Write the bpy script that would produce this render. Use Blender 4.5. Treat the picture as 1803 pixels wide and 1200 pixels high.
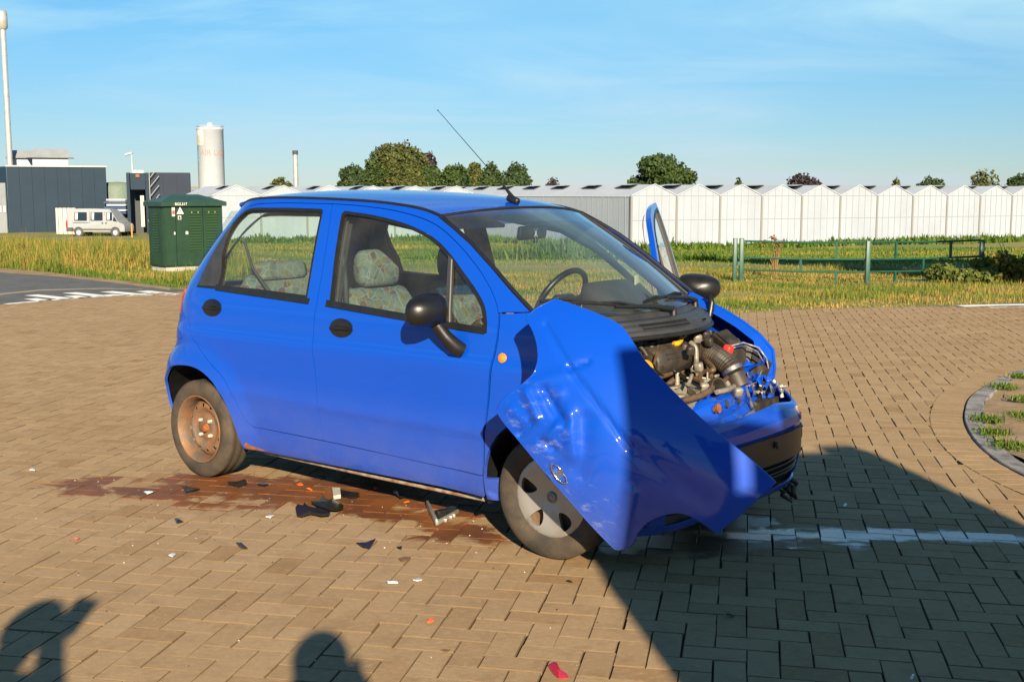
import bpy, bmesh, math, random
import numpy as np
from mathutils import Vector, Matrix, Quaternion
from mathutils.geometry import delaunay_2d_cdt
random.seed(7); RNG = np.random.default_rng(7)
PI = math.pi
SC = bpy.context.scene
COL = SC.collection
for _o in list(bpy.data.objects):
    bpy.data.objects.remove(_o)

# ---------------------------------------------------------------- camera
FPX, PITCH, CAMH = 2050.0, 0.1252, 1.508          # focal length in photo pixels (1803 wide), pitch down, height
cam = bpy.data.cameras.new('camera'); cam_o = bpy.data.objects.new('camera', cam); COL.objects.link(cam_o)
cam_o.location = (0, 0, CAMH); cam_o.rotation_euler = (PI/2 - PITCH, 0, 0)
cam.sensor_fit = 'HORIZONTAL'; cam.sensor_width = 36; cam.lens = FPX/1803*36
cam.clip_start = 0.05; cam.clip_end = 3000
SC.camera = cam_o
# ---------------------------------------------------------------- sun, sky, exposure
SUN = Vector((-0.1454, 0.9178, -0.3695)).normalized()     # direction the light travels
EXPOSURE = 1.2
world = bpy.data.worlds.new('World'); SC.world = world; world.use_nodes = True
CLX, CLY = 9.2, 0.4
def build_world():
    nt = world.node_tree; nt.nodes.clear()
    N = nt.nodes.new; L = nt.links.new
    out = N('ShaderNodeOutputWorld'); bg = N('ShaderNodeBackground')
    sky = N('ShaderNodeTexSky'); sky.sky_type = 'NISHITA'; sky.sun_disc = False
    sky.sun_elevation = math.asin(-SUN.z); sky.sun_rotation = math.atan2(-SUN.x, -SUN.y)
    sky.altitude = 0; sky.air_density = 1.0; sky.dust_density = 0.0; sky.ozone_density = 4.0
    # thin cirrus: noise on a plane high above
    tc = N('ShaderNodeTexCoord'); sep = N('ShaderNodeSeparateXYZ'); L(tc.outputs['Generated'], sep.inputs[0])
    zc = N('ShaderNodeMath'); zc.operation = 'MAXIMUM'; L(sep.outputs[2], zc.inputs[0]); zc.inputs[1].default_value = 0.0
    za = N('ShaderNodeMath'); za.operation = 'ADD'; L(zc.outputs[0], za.inputs[0]); za.inputs[1].default_value = 0.12
    dv = []
    for i in (0, 1):
        d = N('ShaderNodeMath'); d.operation = 'DIVIDE'; L(sep.outputs[i], d.inputs[0]); L(za.outputs[0], d.inputs[1]); dv.append(d)
    cb = N('ShaderNodeCombineXYZ'); L(dv[0].outputs[0], cb.inputs[0]); L(dv[1].outputs[0], cb.inputs[1])
    mp = N('ShaderNodeMapping'); L(cb.outputs[0], mp.inputs[0]); mp.inputs['Rotation'].default_value = (0, 0, 0.55); mp.inputs['Scale'].default_value = (0.55, 0.85, 1)
    mp.inputs['Location'].default_value = (CLX, CLY, 0)
    n1 = N('ShaderNodeTexNoise'); n1.inputs['Scale'].default_value = 1.1; n1.inputs['Detail'].default_value = 7; n1.inputs['Roughness'].default_value = 0.56
    n1.inputs['Distortion'].default_value = 0.7; L(mp.outputs[0], n1.inputs['Vector'])
    n2 = N('ShaderNodeTexNoise'); n2.inputs['Scale'].default_value = 0.5; n2.inputs['Detail'].default_value = 3; L(mp.outputs[0], n2.inputs['Vector'])
    r1 = N('ShaderNodeMapRange'); L(n1.outputs[0], r1.inputs[0]); r1.inputs[1].default_value = 0.40; r1.inputs[2].default_value = 0.78
    r2 = N('ShaderNodeMapRange'); L(n2.outputs[0], r2.inputs[0]); r2.inputs[1].default_value = 0.40; r2.inputs[2].default_value = 0.60
    rp = N('ShaderNodeMath'); rp.operation = 'MULTIPLY'; L(r1.outputs[0], rp.inputs[0]); L(r2.outputs[0], rp.inputs[1])
    # low haze brightening towards the horizon is the sky node's own; cirrus is a pale veil
    mx = N('ShaderNodeMix'); mx.data_type = 'RGBA'; L(rp.outputs[0], mx.inputs[0]); L(sky.outputs[0], mx.inputs[6]); mx.inputs[7].default_value = (9.6, 9.3, 9.0, 1)
    tn = N('ShaderNodeMix'); tn.data_type = 'RGBA'; tn.blend_type = 'MULTIPLY'; tn.inputs[0].default_value = 1.0; L(mx.outputs[2], tn.inputs[6]); 
    tg = N('ShaderNodeMix'); tg.data_type = 'RGBA'; tg.inputs[6].default_value = (0.69, 0.81, 1.02, 1); tg.inputs[7].default_value = (0.60, 0.995, 1.07, 1)
    tgf = N('ShaderNodeMapRange'); tgf.interpolation_type = 'SMOOTHSTEP'; L(sep.outputs[2], tgf.inputs[0]); tgf.inputs[1].default_value = -0.02; tgf.inputs[2].default_value = 0.22
    L(tgf.outputs[0], tg.inputs[0]); L(tg.outputs[2], tn.inputs[7])
    el = N('ShaderNodeMapRange'); el.interpolation_type = 'SMOOTHSTEP'; L(sep.outputs[2], el.inputs[0]); el.inputs[1].default_value = -0.05; el.inputs[2].default_value = 0.35; el.inputs[3].default_value = 0.78; el.inputs[4].default_value = 1.0
    hz = N('ShaderNodeVectorMath'); hz.operation = 'SCALE'; L(tn.outputs[2], hz.inputs[0]); L(el.outputs[0], hz.inputs['Scale'])
    L(hz.outputs[0], bg.inputs[0]); bg.inputs[1].default_value = 0.052; L(bg.outputs[0], out.inputs[0])
build_world()
sl = bpy.data.lights.new('sun', 'SUN'); sl.energy = 5.0; sl.angle = math.radians(0.53); sl.color = (1.0, 0.84, 0.60)
sun_o = bpy.data.objects.new('sun', sl); COL.objects.link(sun_o); sun_o.location = (10, -60, 30)
sun_o.rotation_euler = SUN.to_track_quat('-Z', 'Y').to_euler()
SC.view_settings.view_transform = 'Standard'; SC.view_settings.look = 'None'
SC.view_settings.exposure = EXPOSURE; SC.view_settings.gamma = 1; SC.view_settings.use_curve_mapping = False
SC.render.resolution_x = 1024; SC.render.resolution_y = 681
SC.render.engine = 'CYCLES'
SC.cycles.max_bounces = 8; SC.cycles.transparent_max_bounces = 24; SC.cycles.caustics_reflective = False; SC.cycles.caustics_refractive = False

# ---------------------------------------------------------------- pixel to place
_cp, _sp = math.cos(PITCH), math.sin(PITCH)
def ray(u, v):
    a, b = (u-901.5)/FPX, (v-600)/FPX
    return Vector((a, _cp - _sp*b, -_cp*b - _sp))
def gp(u, v, z=0.0):                     # point where the pixel's ray meets the height z
    d = ray(u, v); t = (z-CAMH)/d.z
    return Vector((d.x*t, d.y*t, z))
def at(u, v, Y):                         # point on the pixel's ray at depth Y
    d = ray(u, v); t = Y/d.y
    return Vector((d.x*t, Y, CAMH + d.z*t))
CARX, CARY, CARA = -1.2428, 6.6824, -0.6635
def l2w(p):
    c, s = math.cos(CARA), math.sin(CARA)
    return Vector((CARX + c*p[0] - s*p[1], CARY + s*p[0] + c*p[1], p[2]))
def w2l(P):
    c, s = math.cos(CARA), math.sin(CARA); x, y = P[0]-CARX, P[1]-CARY
    return Vector((c*x + s*y, -s*x + c*y, P[2]))
_O = w2l((0, 0, CAMH))
def cpl(u, v, ax, val):                  # pixel ray against a plane of the car's own frame
    d = ray(u, v); c, s = math.cos(CARA), math.sin(CARA)
    d = Vector((c*d.x + s*d.y, -s*d.x + c*d.y, d.z)); t = (val-_O[ax])/d[ax]
    return _O + d*t

# ---------------------------------------------------------------- object helpers
def tag(o, label=None, cat=None, group=None, kind=None):
    if label: o['label'] = label
    if cat: o['category'] = cat
    if group: o['group'] = group
    if kind: o['kind'] = kind
    return o
def thing(name, label, cat, loc=(0, 0, 0), rotz=0.0, group=None):
    o = bpy.data.objects.new(name, None); COL.objects.link(o); o.empty_display_size = 0.1
    o.location = loc; o.rotation_euler = (0, 0, rotz)
    return tag(o, label, cat, group)
def link(name, me, m, parent=None, loc=None, rot=None):
    o = bpy.data.objects.new(name, me); COL.objects.link(o)
    if m is not None and not me.materials: me.materials.append(m)
    if parent is not None: o.parent = parent
    if loc is not None: o.location = loc
    if rot is not None: o.rotation_euler = rot
    return o
def copy_tree(o, parent=None):
    c = o.copy(); COL.objects.link(c); c.parent = parent
    for ch in list(o.children): copy_tree(ch, c)
    return c

class MB:
    """collects shapes, links them as one mesh object"""
    def __init__(s): s.v = []; s.f = []; s.sm = []
    def add(s, v, f, smooth=False, M=None):
        o = len(s.v)
        s.v += [tuple(M @ Vector(p)) if M is not None else tuple(p) for p in v]
        s.f += [tuple(o+i for i in q) for q in f]; s.sm += [smooth]*len(f)
        return s
    def box(s, c, d, rz=0.0, M=None, bev=0.0):
        x, y, z = d[0]/2, d[1]/2, d[2]/2
        R = Matrix.Translation(c) @ Matrix.Rotation(rz, 4, 'Z')
        if M is not None: R = M @ R
        if bev > 0: return s.bevbox(R, d, bev)
        v = [(-x,-y,-z),(x,-y,-z),(x,y,-z),(-x,y,-z),(-x,-y,z),(x,-y,z),(x,y,z),(-x,y,z)]
        return s.add(v, [(3,2,1,0),(4,5,6,7),(0,1,5,4),(1,2,6,5),(2,3,7,6),(3,0,4,7)], False, R)
    def bevbox(s, M, d, b, seg=2):
        bm = bmesh.new(); bmesh.ops.create_cube(bm, size=1)
        bmesh.ops.scale(bm, vec=d, verts=bm.verts)
        bmesh.ops.bevel(bm, geom=bm.edges[:], offset=min(b, min(d)*0.49), segments=seg, affect='EDGES', profile=0.5)
        bm.verts.ensure_lookup_table(); bm.verts.index_update()
        v = [p.co.copy() for p in bm.verts]; f = [tuple(p.index for p in q.verts) for q in bm.faces]; bm.free()
        return s.add(v, f, True, M)
    def tube(s, pts, r, n=8, cap=True, smooth=True, M=None, closed=False):
        pts = [Vector(p) for p in pts]; m = len(pts)
        rs = r if isinstance(r, (list, tuple)) else [r]*m
        v = []; up = None
        for i, p in enumerate(pts):
            if closed: t = (pts[(i+1) % m]-pts[i-1])
            else: t = pts[min(i+1, m-1)] - pts[max(i-1, 0)]
            t = t.normalized() if t.length > 1e-9 else Vector((0, 0, 1))
            if up is None:
                a = Vector((0, 0, 1)) if abs(t.z) < 0.9 else Vector((1, 0, 0)); up = (a - t*a.dot(t)).normalized()
            else:
                up = up - t*up.dot(t); up = up.normalized() if up.length > 1e-6 else t.orthogonal().normalized()
            w = t.cross(up)
            v += [p + (up*math.cos(2*PI*k/n) + w*math.sin(2*PI*k/n))*rs[i] for k in range(n)]
        f = []
        for i in range(m if closed else m-1):
            j = (i+1) % m
            f += [(i*n+k, i*n+(k+1) % n, j*n+(k+1) % n, j*n+k) for k in range(n)]
        s.add(v, f, smooth, M)
        if cap and not closed:
            s.add(v[:n], [tuple(reversed(range(n)))], False, M); s.add(v[-n:], [tuple(range(n))], False, M)
        return s
    def lathe(s, prof, n=24, M=None, smooth=True, ang=2*PI):
        """prof: (radius, height) about the local z axis"""
        full = abs(ang-2*PI) < 1e-6; k = n if full else n+1
        v = [(r*math.cos(ang*i/n), r*math.sin(ang*i/n), z) for r, z in prof for i in range(k)]
        f = []
        for j in range(len(prof)-1):
            for i in range(n):
                a, b = j*k+i, j*k+((i+1) % k if full else i+1)
                f.append((a, b, b+k, a+k))
        return s.add(v, f, smooth, M)
    def prism(s, poly, h, M=None, smooth=False):
        """poly in local xy, extruded along z by h"""
        n = len(poly)
        v = [(p[0], p[1], 0) for p in poly] + [(p[0], p[1], h) for p in poly]
        f = [tuple(reversed(range(n))), tuple(range(n, 2*n))] + [(i, (i+1) % n, n+(i+1) % n, n+i) for i in range(n)]
        return s.add(v, f, smooth, M)
    def ball(s, c, r, n=12, m=8, M=None):
        if not isinstance(r, (tuple, list)): r = (r, r, r)
        v = []; f = []
        for j in range(m+1):
            th = PI*j/m
            v += [(c[0]+r[0]*math.sin(th)*math.cos(2*PI*i/n), c[1]+r[1]*math.sin(th)*math.sin(2*PI*i/n), c[2]+r[2]*math.cos(th)) for i in range(n)]
        for j in range(m):
            f += [(j*n+i, (j+1)*n+i, (j+1)*n+(i+1) % n, j*n+(i+1) % n) for i in range(n)]
        return s.add(v, f, True, M)
    def mesh(s, name):
        me = bpy.data.meshes.new(name); me.from_pydata([tuple(p) for p in s.v], [], s.f)
        me.polygons.foreach_set('use_smooth', s.sm); me.update(); return me
    def build(s, name, m, parent=None, loc=None, rot=None, weld=False):
        me = s.mesh(name)
        if weld:
            bm = bmesh.new(); bm.from_mesh(me); bmesh.ops.remove_doubles(bm, verts=bm.verts, dist=1e-4)
            bmesh.ops.recalc_face_normals(bm, faces=bm.faces); bm.to_mesh(me); bm.free()
        return link(name, me, m, parent, loc, rot)
def one(fn, *a, **k):                     # MB with a single shape
    b = MB(); getattr(b, fn)(*a, **k); return b
def catmull(pts, k=6, closed=False):
    P = [Vector(p) if len(p) == 3 else Vector((p[0], p[1], 0)) for p in pts]; n = len(P); out = []
    for i in range(n if closed else n-1):
        a = P[(i-1) % n] if closed or i > 0 else P[0]; b = P[i]; c = P[(i+1) % n]; d = P[(i+2) % n] if closed or i+2 < n else P[-1]
        for j in range(k):
            t = j/k
            out.append(0.5*((2*b) + (c-a)*t + (2*a-5*b+4*c-d)*t*t + (3*b-a-3*c+d)*t**3))
    if not closed: out.append(P[-1])
    return out
def cm2(pts, k=5, closed=False): return [(p.x, p.y) for p in catmull(pts, k, closed)]
def inpoly(x, y, poly):
    c = False; j = len(poly)-1
    for i in range(len(poly)):
        xi, yi = poly[i]; xj, yj = poly[j]
        if (yi > y) != (yj > y) and x < (xj-xi)*(y-yi)/(yj-yi)+xi: c = not c
        j = i
    return c
def resample(poly, g, closed=True):
    out = []; n = len(poly)
    for i in range(n if closed else n-1):
        a, b = poly[i], poly[(i+1) % n]; d = math.dist(a, b); k = max(1, int(math.ceil(d/g)))
        out += [(a[0]+(b[0]-a[0])*j/k, a[1]+(b[1]-a[1])*j/k) for j in range(k)]
    if not closed: out.append(poly[-1])
    return out
def inset(poly, d):
    """shrink a closed 2d outline by d"""
    n = len(poly); A = sum(poly[i][0]*poly[(i+1) % n][1]-poly[(i+1) % n][0]*poly[i][1] for i in range(n))
    sg = 1 if A > 0 else -1; out = []
    for i in range(n):
        p, q, r = Vector(poly[i-1]), Vector(poly[i]), Vector(poly[(i+1) % n])
        a = (q-p); b = (r-q)
        a = a.normalized() if a.length > 1e-9 else b.normalized(); b = b.normalized() if b.length > 1e-9 else a
        na, nb = Vector((-a.y, a.x))*sg, Vector((-b.y, b.x))*sg
        m = na+nb; m = m/ max(0.5, m.length_squared/2) if m.length > 1e-6 else na
        out.append((q.x+m.x*d, q.y+m.y*d))
    return out
def panel_mesh(name, outline, holes, fmap, g=0.04, rim=0.012, nrm=None, off=0.0, flip=False, back=False):
    """curved sheet: 2d outline with holes, mapped to 3d by fmap(a, b); turned-in edge of depth rim; analytic normals"""
    loops = [resample(outline, g)] + [resample(h, g) for h in holes]
    pts = []; edges = []
    for lp in loops:
        o = len(pts); pts += lp; edges += [(o+i, o+(i+1) % len(lp)) for i in range(len(lp))]
    xs = [p[0] for p in loops[0]]; ys = [p[1] for p in loops[0]]
    bp = np.array(pts); j = 0; yy = min(ys)+g*0.5
    while yy < max(ys):
        xx = min(xs) + (g*0.5 if j % 2 else g)
        while xx < max(xs):
            if inpoly(xx, yy, loops[0]) and not any(inpoly(xx, yy, h) for h in loops[1:]):
                if np.min((bp[:, 0]-xx)**2+(bp[:, 1]-yy)**2) > (0.45*g)**2: pts.append((xx, yy))
            xx += g
        yy += g*0.87; j += 1
    r = delaunay_2d_cdt([Vector(p) for p in pts], edges, [], 0, 1e-6)
    V2, T = r[0], r[2]
    tris = []
    for t in T:
        cx = sum(V2[i].x for i in t)/3; cy = sum(V2[i].y for i in t)/3
        if inpoly(cx, cy, loops[0]) and not any(inpoly(cx, cy, h) for h in loops[1:]): tris.append(tuple(t))
    def nor(a, b):
        e = 2e-3
        du = Vector(fmap(a+e, b))-Vector(fmap(a-e, b)); dv = Vector(fmap(a, b+e))-Vector(fmap(a, b-e))
        n = du.cross(dv); return n.normalized() if n.length > 1e-12 else Vector((0, 0, 1))
    sg = -1 if flip else 1
    N3 = [nor(p.x, p.y)*sg for p in V2]
    V3 = [Vector(fmap(p.x, p.y)) + n*off for p, n in zip(V2, N3)]
    faces = []; ln = []
    for t in tris:
        a, b, c = t
        if (V3[b]-V3[a]).cross(V3[c]-V3[a]).dot(N3[a]) < 0: t = (a, c, b)
        faces.append(t); ln += [N3[i] for i in t]
    used = len(faces)
    cnt = {}
    for t in faces:
        for i in range(3):
            e = (t[i], t[(i+1) % 3]); k = (min(e), max(e)); cnt.setdefault(k, []).append(e)
    if back:
        o = len(V3); V3 += [p - n*max(rim, 0.002) for p, n in zip(V3[:len(N3)], N3)]
        for t in list(faces[:used]):
            faces.append((t[0]+o, t[2]+o, t[1]+o)); ln += [-N3[t[0]], -N3[t[2]], -N3[t[1]]]
    if rim > 0:
        for k, es in cnt.items():
            if len(es) != 1: continue
            a, b = es[0]; o = len(V3)
            V3 += [V3[a].copy(), V3[b].copy(), V3[b]-N3[b]*rim, V3[a]-N3[a]*rim]
            fn = (V3[o+3]-V3[o]).cross(V3[o+1]-V3[o]); fn = fn.normalized() if fn.length > 1e-12 else N3[a]
            faces.append((o, o+3, o+2, o+1)); ln += [fn]*4
    me = bpy.data.meshes.new(name); me.from_pydata([tuple(p) for p in V3], [], faces)
    me.polygons.foreach_set('use_smooth', [True]*len(faces)); me.update()
    try: me.normals_split_custom_set([tuple(n) for n in ln])
    except Exception as e: print('normals', name, e)
    return me
def panel(name, outline, holes, fmap, m, parent=None, **k):
    return link(name, panel_mesh(name, outline, holes, fmap, **k), m, parent)

# ---------------------------------------------------------------- material helpers
def newmat(name):
    m = bpy.data.materials.new(name); m.use_nodes = True; nt = m.node_tree
    b = nt.nodes['Principled BSDF']; return m, nt, b
def mat(name, col, rough=0.6, metal=0.0, var=0.0, vscale=8.0, col2=None, bump=0.0, bscale=60.0, coat=0.0, spec=0.5, rvar=0.0, detail=5, thr=None):
    """principled with noise colour variation, second colour and fine relief"""
    m, nt, b = newmat(name); N = nt.nodes.new; L = nt.links.new
    b.inputs['Roughness'].default_value = rough; b.inputs['Metallic'].default_value = metal
    b.inputs['Specular IOR Level'].default_value = spec; b.inputs['Coat Weight'].default_value = coat; b.inputs['Coat Roughness'].default_value = 0.04
    b.inputs['Base Color'].default_value = (*col, 1)
    tc = N('ShaderNodeTexCoord')
    if var > 0 or col2:
        n = N('ShaderNodeTexNoise'); n.inputs['Scale'].default_value = vscale; n.inputs['Detail'].default_value = detail; n.inputs['Roughness'].default_value = 0.6
        L(tc.outputs['Object'], n.inputs['Vector'])
        r = N('ShaderNodeValToRGB'); c2 = col2 or tuple(min(1, c*(1+var)) for c in col); c1 = col if col2 else tuple(c*(1-var) for c in col)
        lo, hi = thr or (0.32, 0.68)
        r.color_ramp.elements[0].position = lo; r.color_ramp.elements[1].position = hi
        r.color_ramp.elements[0].color = (*c1, 1); r.color_ramp.elements[1].color = (*c2, 1)
        L(n.outputs[0], r.inputs[0]); L(r.outputs[0], b.inputs['Base Color'])
        if rvar > 0:
            mr = N('ShaderNodeMapRange'); L(n.outputs[0], mr.inputs[0]); mr.inputs[1].default_value = 0.3; mr.inputs[2].default_value = 0.7
            mr.inputs[3].default_value = max(0.02, rough-rvar); mr.inputs[4].default_value = min(1, rough+rvar); L(mr.outputs[0], b.inputs['Roughness'])
    if bump > 0:
        n = N('ShaderNodeTexNoise'); n.inputs['Scale'].default_value = bscale; n.inputs['Detail'].default_value = 4; L(tc.outputs['Object'], n.inputs['Vector'])
        bp = N('ShaderNodeBump'); bp.inputs['Strength'].default_value = bump; bp.inputs['Distance'].default_value = 0.01
        L(n.outputs[0], bp.inputs['Height']); L(bp.outputs[0], b.inputs['Normal'])
    return m
def attr_mat(name, stops, rough=0.7, attr='rnd', trans=0.0, spec=0.3):
    """colour by a per-face random attribute"""
    m, nt, b = newmat(name); N = nt.nodes.new; L = nt.links.new
    a = N('ShaderNodeAttribute'); a.attribute_name = attr
    r = N('ShaderNodeValToRGB')
    while len(r.color_ramp.elements) < len(stops): r.color_ramp.elements.new(0.5)
    for e, (p, c) in zip(r.color_ramp.elements, stops): e.position = p; e.color = (*c, 1)
    L(a.outputs['Fac'], r.inputs[0]); L(r.outputs[0], b.inputs['Base Color'])
    b.inputs['Roughness'].default_value = rough; b.inputs['Specular IOR Level'].default_value = spec
    if trans > 0:
        t = N('ShaderNodeBsdfTranslucent'); L(r.outputs[0], t.inputs[0]); mx = N('ShaderNodeMixShader'); mx.inputs[0].default_value = trans
        L(b.outputs[0], mx.inputs[1]); L(t.outputs[0], mx.inputs[2]); L(mx.outputs[0], nt.nodes['Material Output'].inputs[0])
    return m
def glass_mat(name, tint, refl=1.0, rough=0.0, dust=0.0):
    """thin pane: tinted see-through plus mirror by fresnel"""
    m, nt, b = newmat(name); N = nt.nodes.new; L = nt.links.new; nt.nodes.remove(b)
    t = N('ShaderNodeBsdfTransparent'); t.inputs[0].default_value = (*tint, 1)
    g = N('ShaderNodeBsdfGlossy'); g.inputs[0].default_value = (1, 1, 1, 1); g.inputs['Roughness'].default_value = rough
    ge = N('ShaderNodeNewGeometry'); dt = N('ShaderNodeVectorMath'); dt.operation = 'DOT_PRODUCT'; L(ge.outputs['Normal'], dt.inputs[0]); L(ge.outputs['Incoming'], dt.inputs[1])
    ab = N('ShaderNodeMath'); ab.operation = 'ABSOLUTE'; L(dt.outputs['Value'], ab.inputs[0])
    iv = N('ShaderNodeMath'); iv.operation = 'SUBTRACT'; iv.inputs[0].default_value = 1.0; L(ab.outputs[0], iv.inputs[1]); iv.use_clamp = True
    pw = N('ShaderNodeMath'); pw.operation = 'POWER'; L(iv.outputs[0], pw.inputs[0]); pw.inputs[1].default_value = 5.0
    mu = N('ShaderNodeMath'); mu.operation = 'MULTIPLY_ADD'; L(pw.outputs[0], mu.inputs[0]); mu.inputs[1].default_value = 0.9; mu.inputs[2].default_value = 0.06*refl; mu.use_clamp = True
    mx = N('ShaderNodeMixShader'); L(mu.outputs[0], mx.inputs[0]); L(t.outputs[0], mx.inputs[1]); L(g.outputs[0], mx.inputs[2])
    last = mx
    if dust > 0:
        d = N('ShaderNodeBsdfDiffuse'); d.inputs[0].default_value = (0.55, 0.5, 0.42, 1)
        tc = N('ShaderNodeTexCoord'); n = N('ShaderNodeTexNoise'); n.inputs['Scale'].default_value = 5; n.inputs['Detail'].default_value = 6; L(tc.outputs['Object'], n.inputs['Vector'])
        mr = N('ShaderNodeMapRange'); L(n.outputs[0], mr.inputs[0]); mr.inputs[1].default_value = 0.35; mr.inputs[2].default_value = 0.75; mr.inputs[3].default_value = dust*0.3; mr.inputs[4].default_value = dust
        m2 = N('ShaderNodeMixShader'); L(mr.outputs[0], m2.inputs[0]); L(mx.outputs[0], m2.inputs[1]); L(d.outputs[0], m2.inputs[2]); last = m2
    L(last.outputs[0], nt.nodes['Material Output'].inputs[0]); return m
def add_attr(me, vals, name='rnd'):
    a = me.attributes.new(name, 'FLOAT', 'FACE'); a.data.foreach_set('value', np.asarray(vals, dtype=np.float32))
def np_mesh(name, V, F, m, parent=None, rnd=None, smooth=False):
    """V (n,3), F (k,3 or 4) arrays"""
    me = bpy.data.meshes.new(name); k, w = F.shape
    me.vertices.add(len(V)); me.vertices.foreach_set('co', np.ascontiguousarray(V, dtype=np.float32).ravel())
    me.loops.add(k*w); me.loops.foreach_set('vertex_index', np.ascontiguousarray(F, dtype=np.int32).ravel())
    me.polygons.add(k); me.polygons.foreach_set('loop_start', np.arange(0, k*w, w, dtype=np.int32)); me.polygons.foreach_set('loop_total', np.full(k, w, dtype=np.int32))
    me.polygons.foreach_set('use_smooth', np.full(k, smooth)); me.update(calc_edges=True); me.validate()
    if rnd is not None: add_attr(me, rnd)
    return link(name, me, m, parent)
# ================================================================ ground
def sstep(t): t = np.clip(t, 0, 1); return t*t*(3-2*t)
def terrain_z(x, y):
    x = np.asarray(x, float); y = np.asarray(y, float)
    yb = 20.5 + 6.0*sstep((-4.5-x)/5.0) + 0.0*x
    z = -0.03 - 1.72*sstep((y-yb)/42.0)
    return z + 0.05*np.sin(x*0.31+1)*np.sin(y*0.27)*sstep((y-yb)/8.0)
def tz(x, y): return float(terrain_z(x, y))
# --- material of the paving: random brick tone, grain, rusty spill, damp streak with painted sky sheen
def capsule_nodes(nt, pos, segs):
    N = nt.nodes.new; L = nt.links.new; cur = None
    for (ax, ay, bx, by, r) in segs:
        d = Vector((bx-ax, by-ay, 0)); il = 1.0/max(1e-6, d.length_squared)
        s = N('ShaderNodeVectorMath'); s.operation = 'SUBTRACT'; L(pos, s.inputs[0]); s.inputs[1].default_value = (ax, ay, 0)
        dt = N('ShaderNodeVectorMath'); dt.operation = 'DOT_PRODUCT'; L(s.outputs[0], dt.inputs[0]); dt.inputs[1].default_value = d*il
        cl = N('ShaderNodeClamp'); L(dt.outputs['Value'], cl.inputs[0])
        sc = N('ShaderNodeVectorMath'); sc.operation = 'SCALE'; sc.inputs[0].default_value = d; L(cl.outputs[0], sc.inputs['Scale'])
        s2 = N('ShaderNodeVectorMath'); s2.operation = 'SUBTRACT'; L(s.outputs[0], s2.inputs[0]); L(sc.outputs[0], s2.inputs[1])
        ln = N('ShaderNodeVectorMath'); ln.operation = 'LENGTH'; L(s2.outputs[0], ln.inputs[0])
        m = N('ShaderNodeMath'); m.operation = 'SUBTRACT'; L(ln.outputs['Value'], m.inputs[0]); m.inputs[1].default_value = r
        if cur is None: cur = m
        else:
            mn = N('ShaderNodeMath'); mn.operation = 'MINIMUM'; L(cur.outputs[0], mn.inputs[0]); L(m.outputs[0], mn.inputs[1]); cur = mn
    return cur
SPILL = [(-2.36, 5.95, -1.55, 6.16, 0.11), (-2.2, 5.83, -1.7, 5.95, 0.10), (-1.60, 6.05, -0.75, 5.62, 0.24), (-0.75, 5.55, -0.12, 5.05, 0.17), (-1.95, 5.83, -1.30, 5.72, 0.13), (-1.6, 5.6, -1.25, 5.58, 0.06), (-0.9, 6.0, -0.2, 5.5, 0.25)]
DAMP_SHEEN = [(1.05, 5.04, 1.55, 5.05, 0.10), (1.5, 5.07, 2.6, 4.96, 0.075), (1.2, 4.86, 1.5, 4.9, 0.03)]
OIL = [(0.50, 4.93, 1.05, 4.95, 0.17), (0.55, 5.2, 1.0, 5.3, 0.2)]
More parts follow.
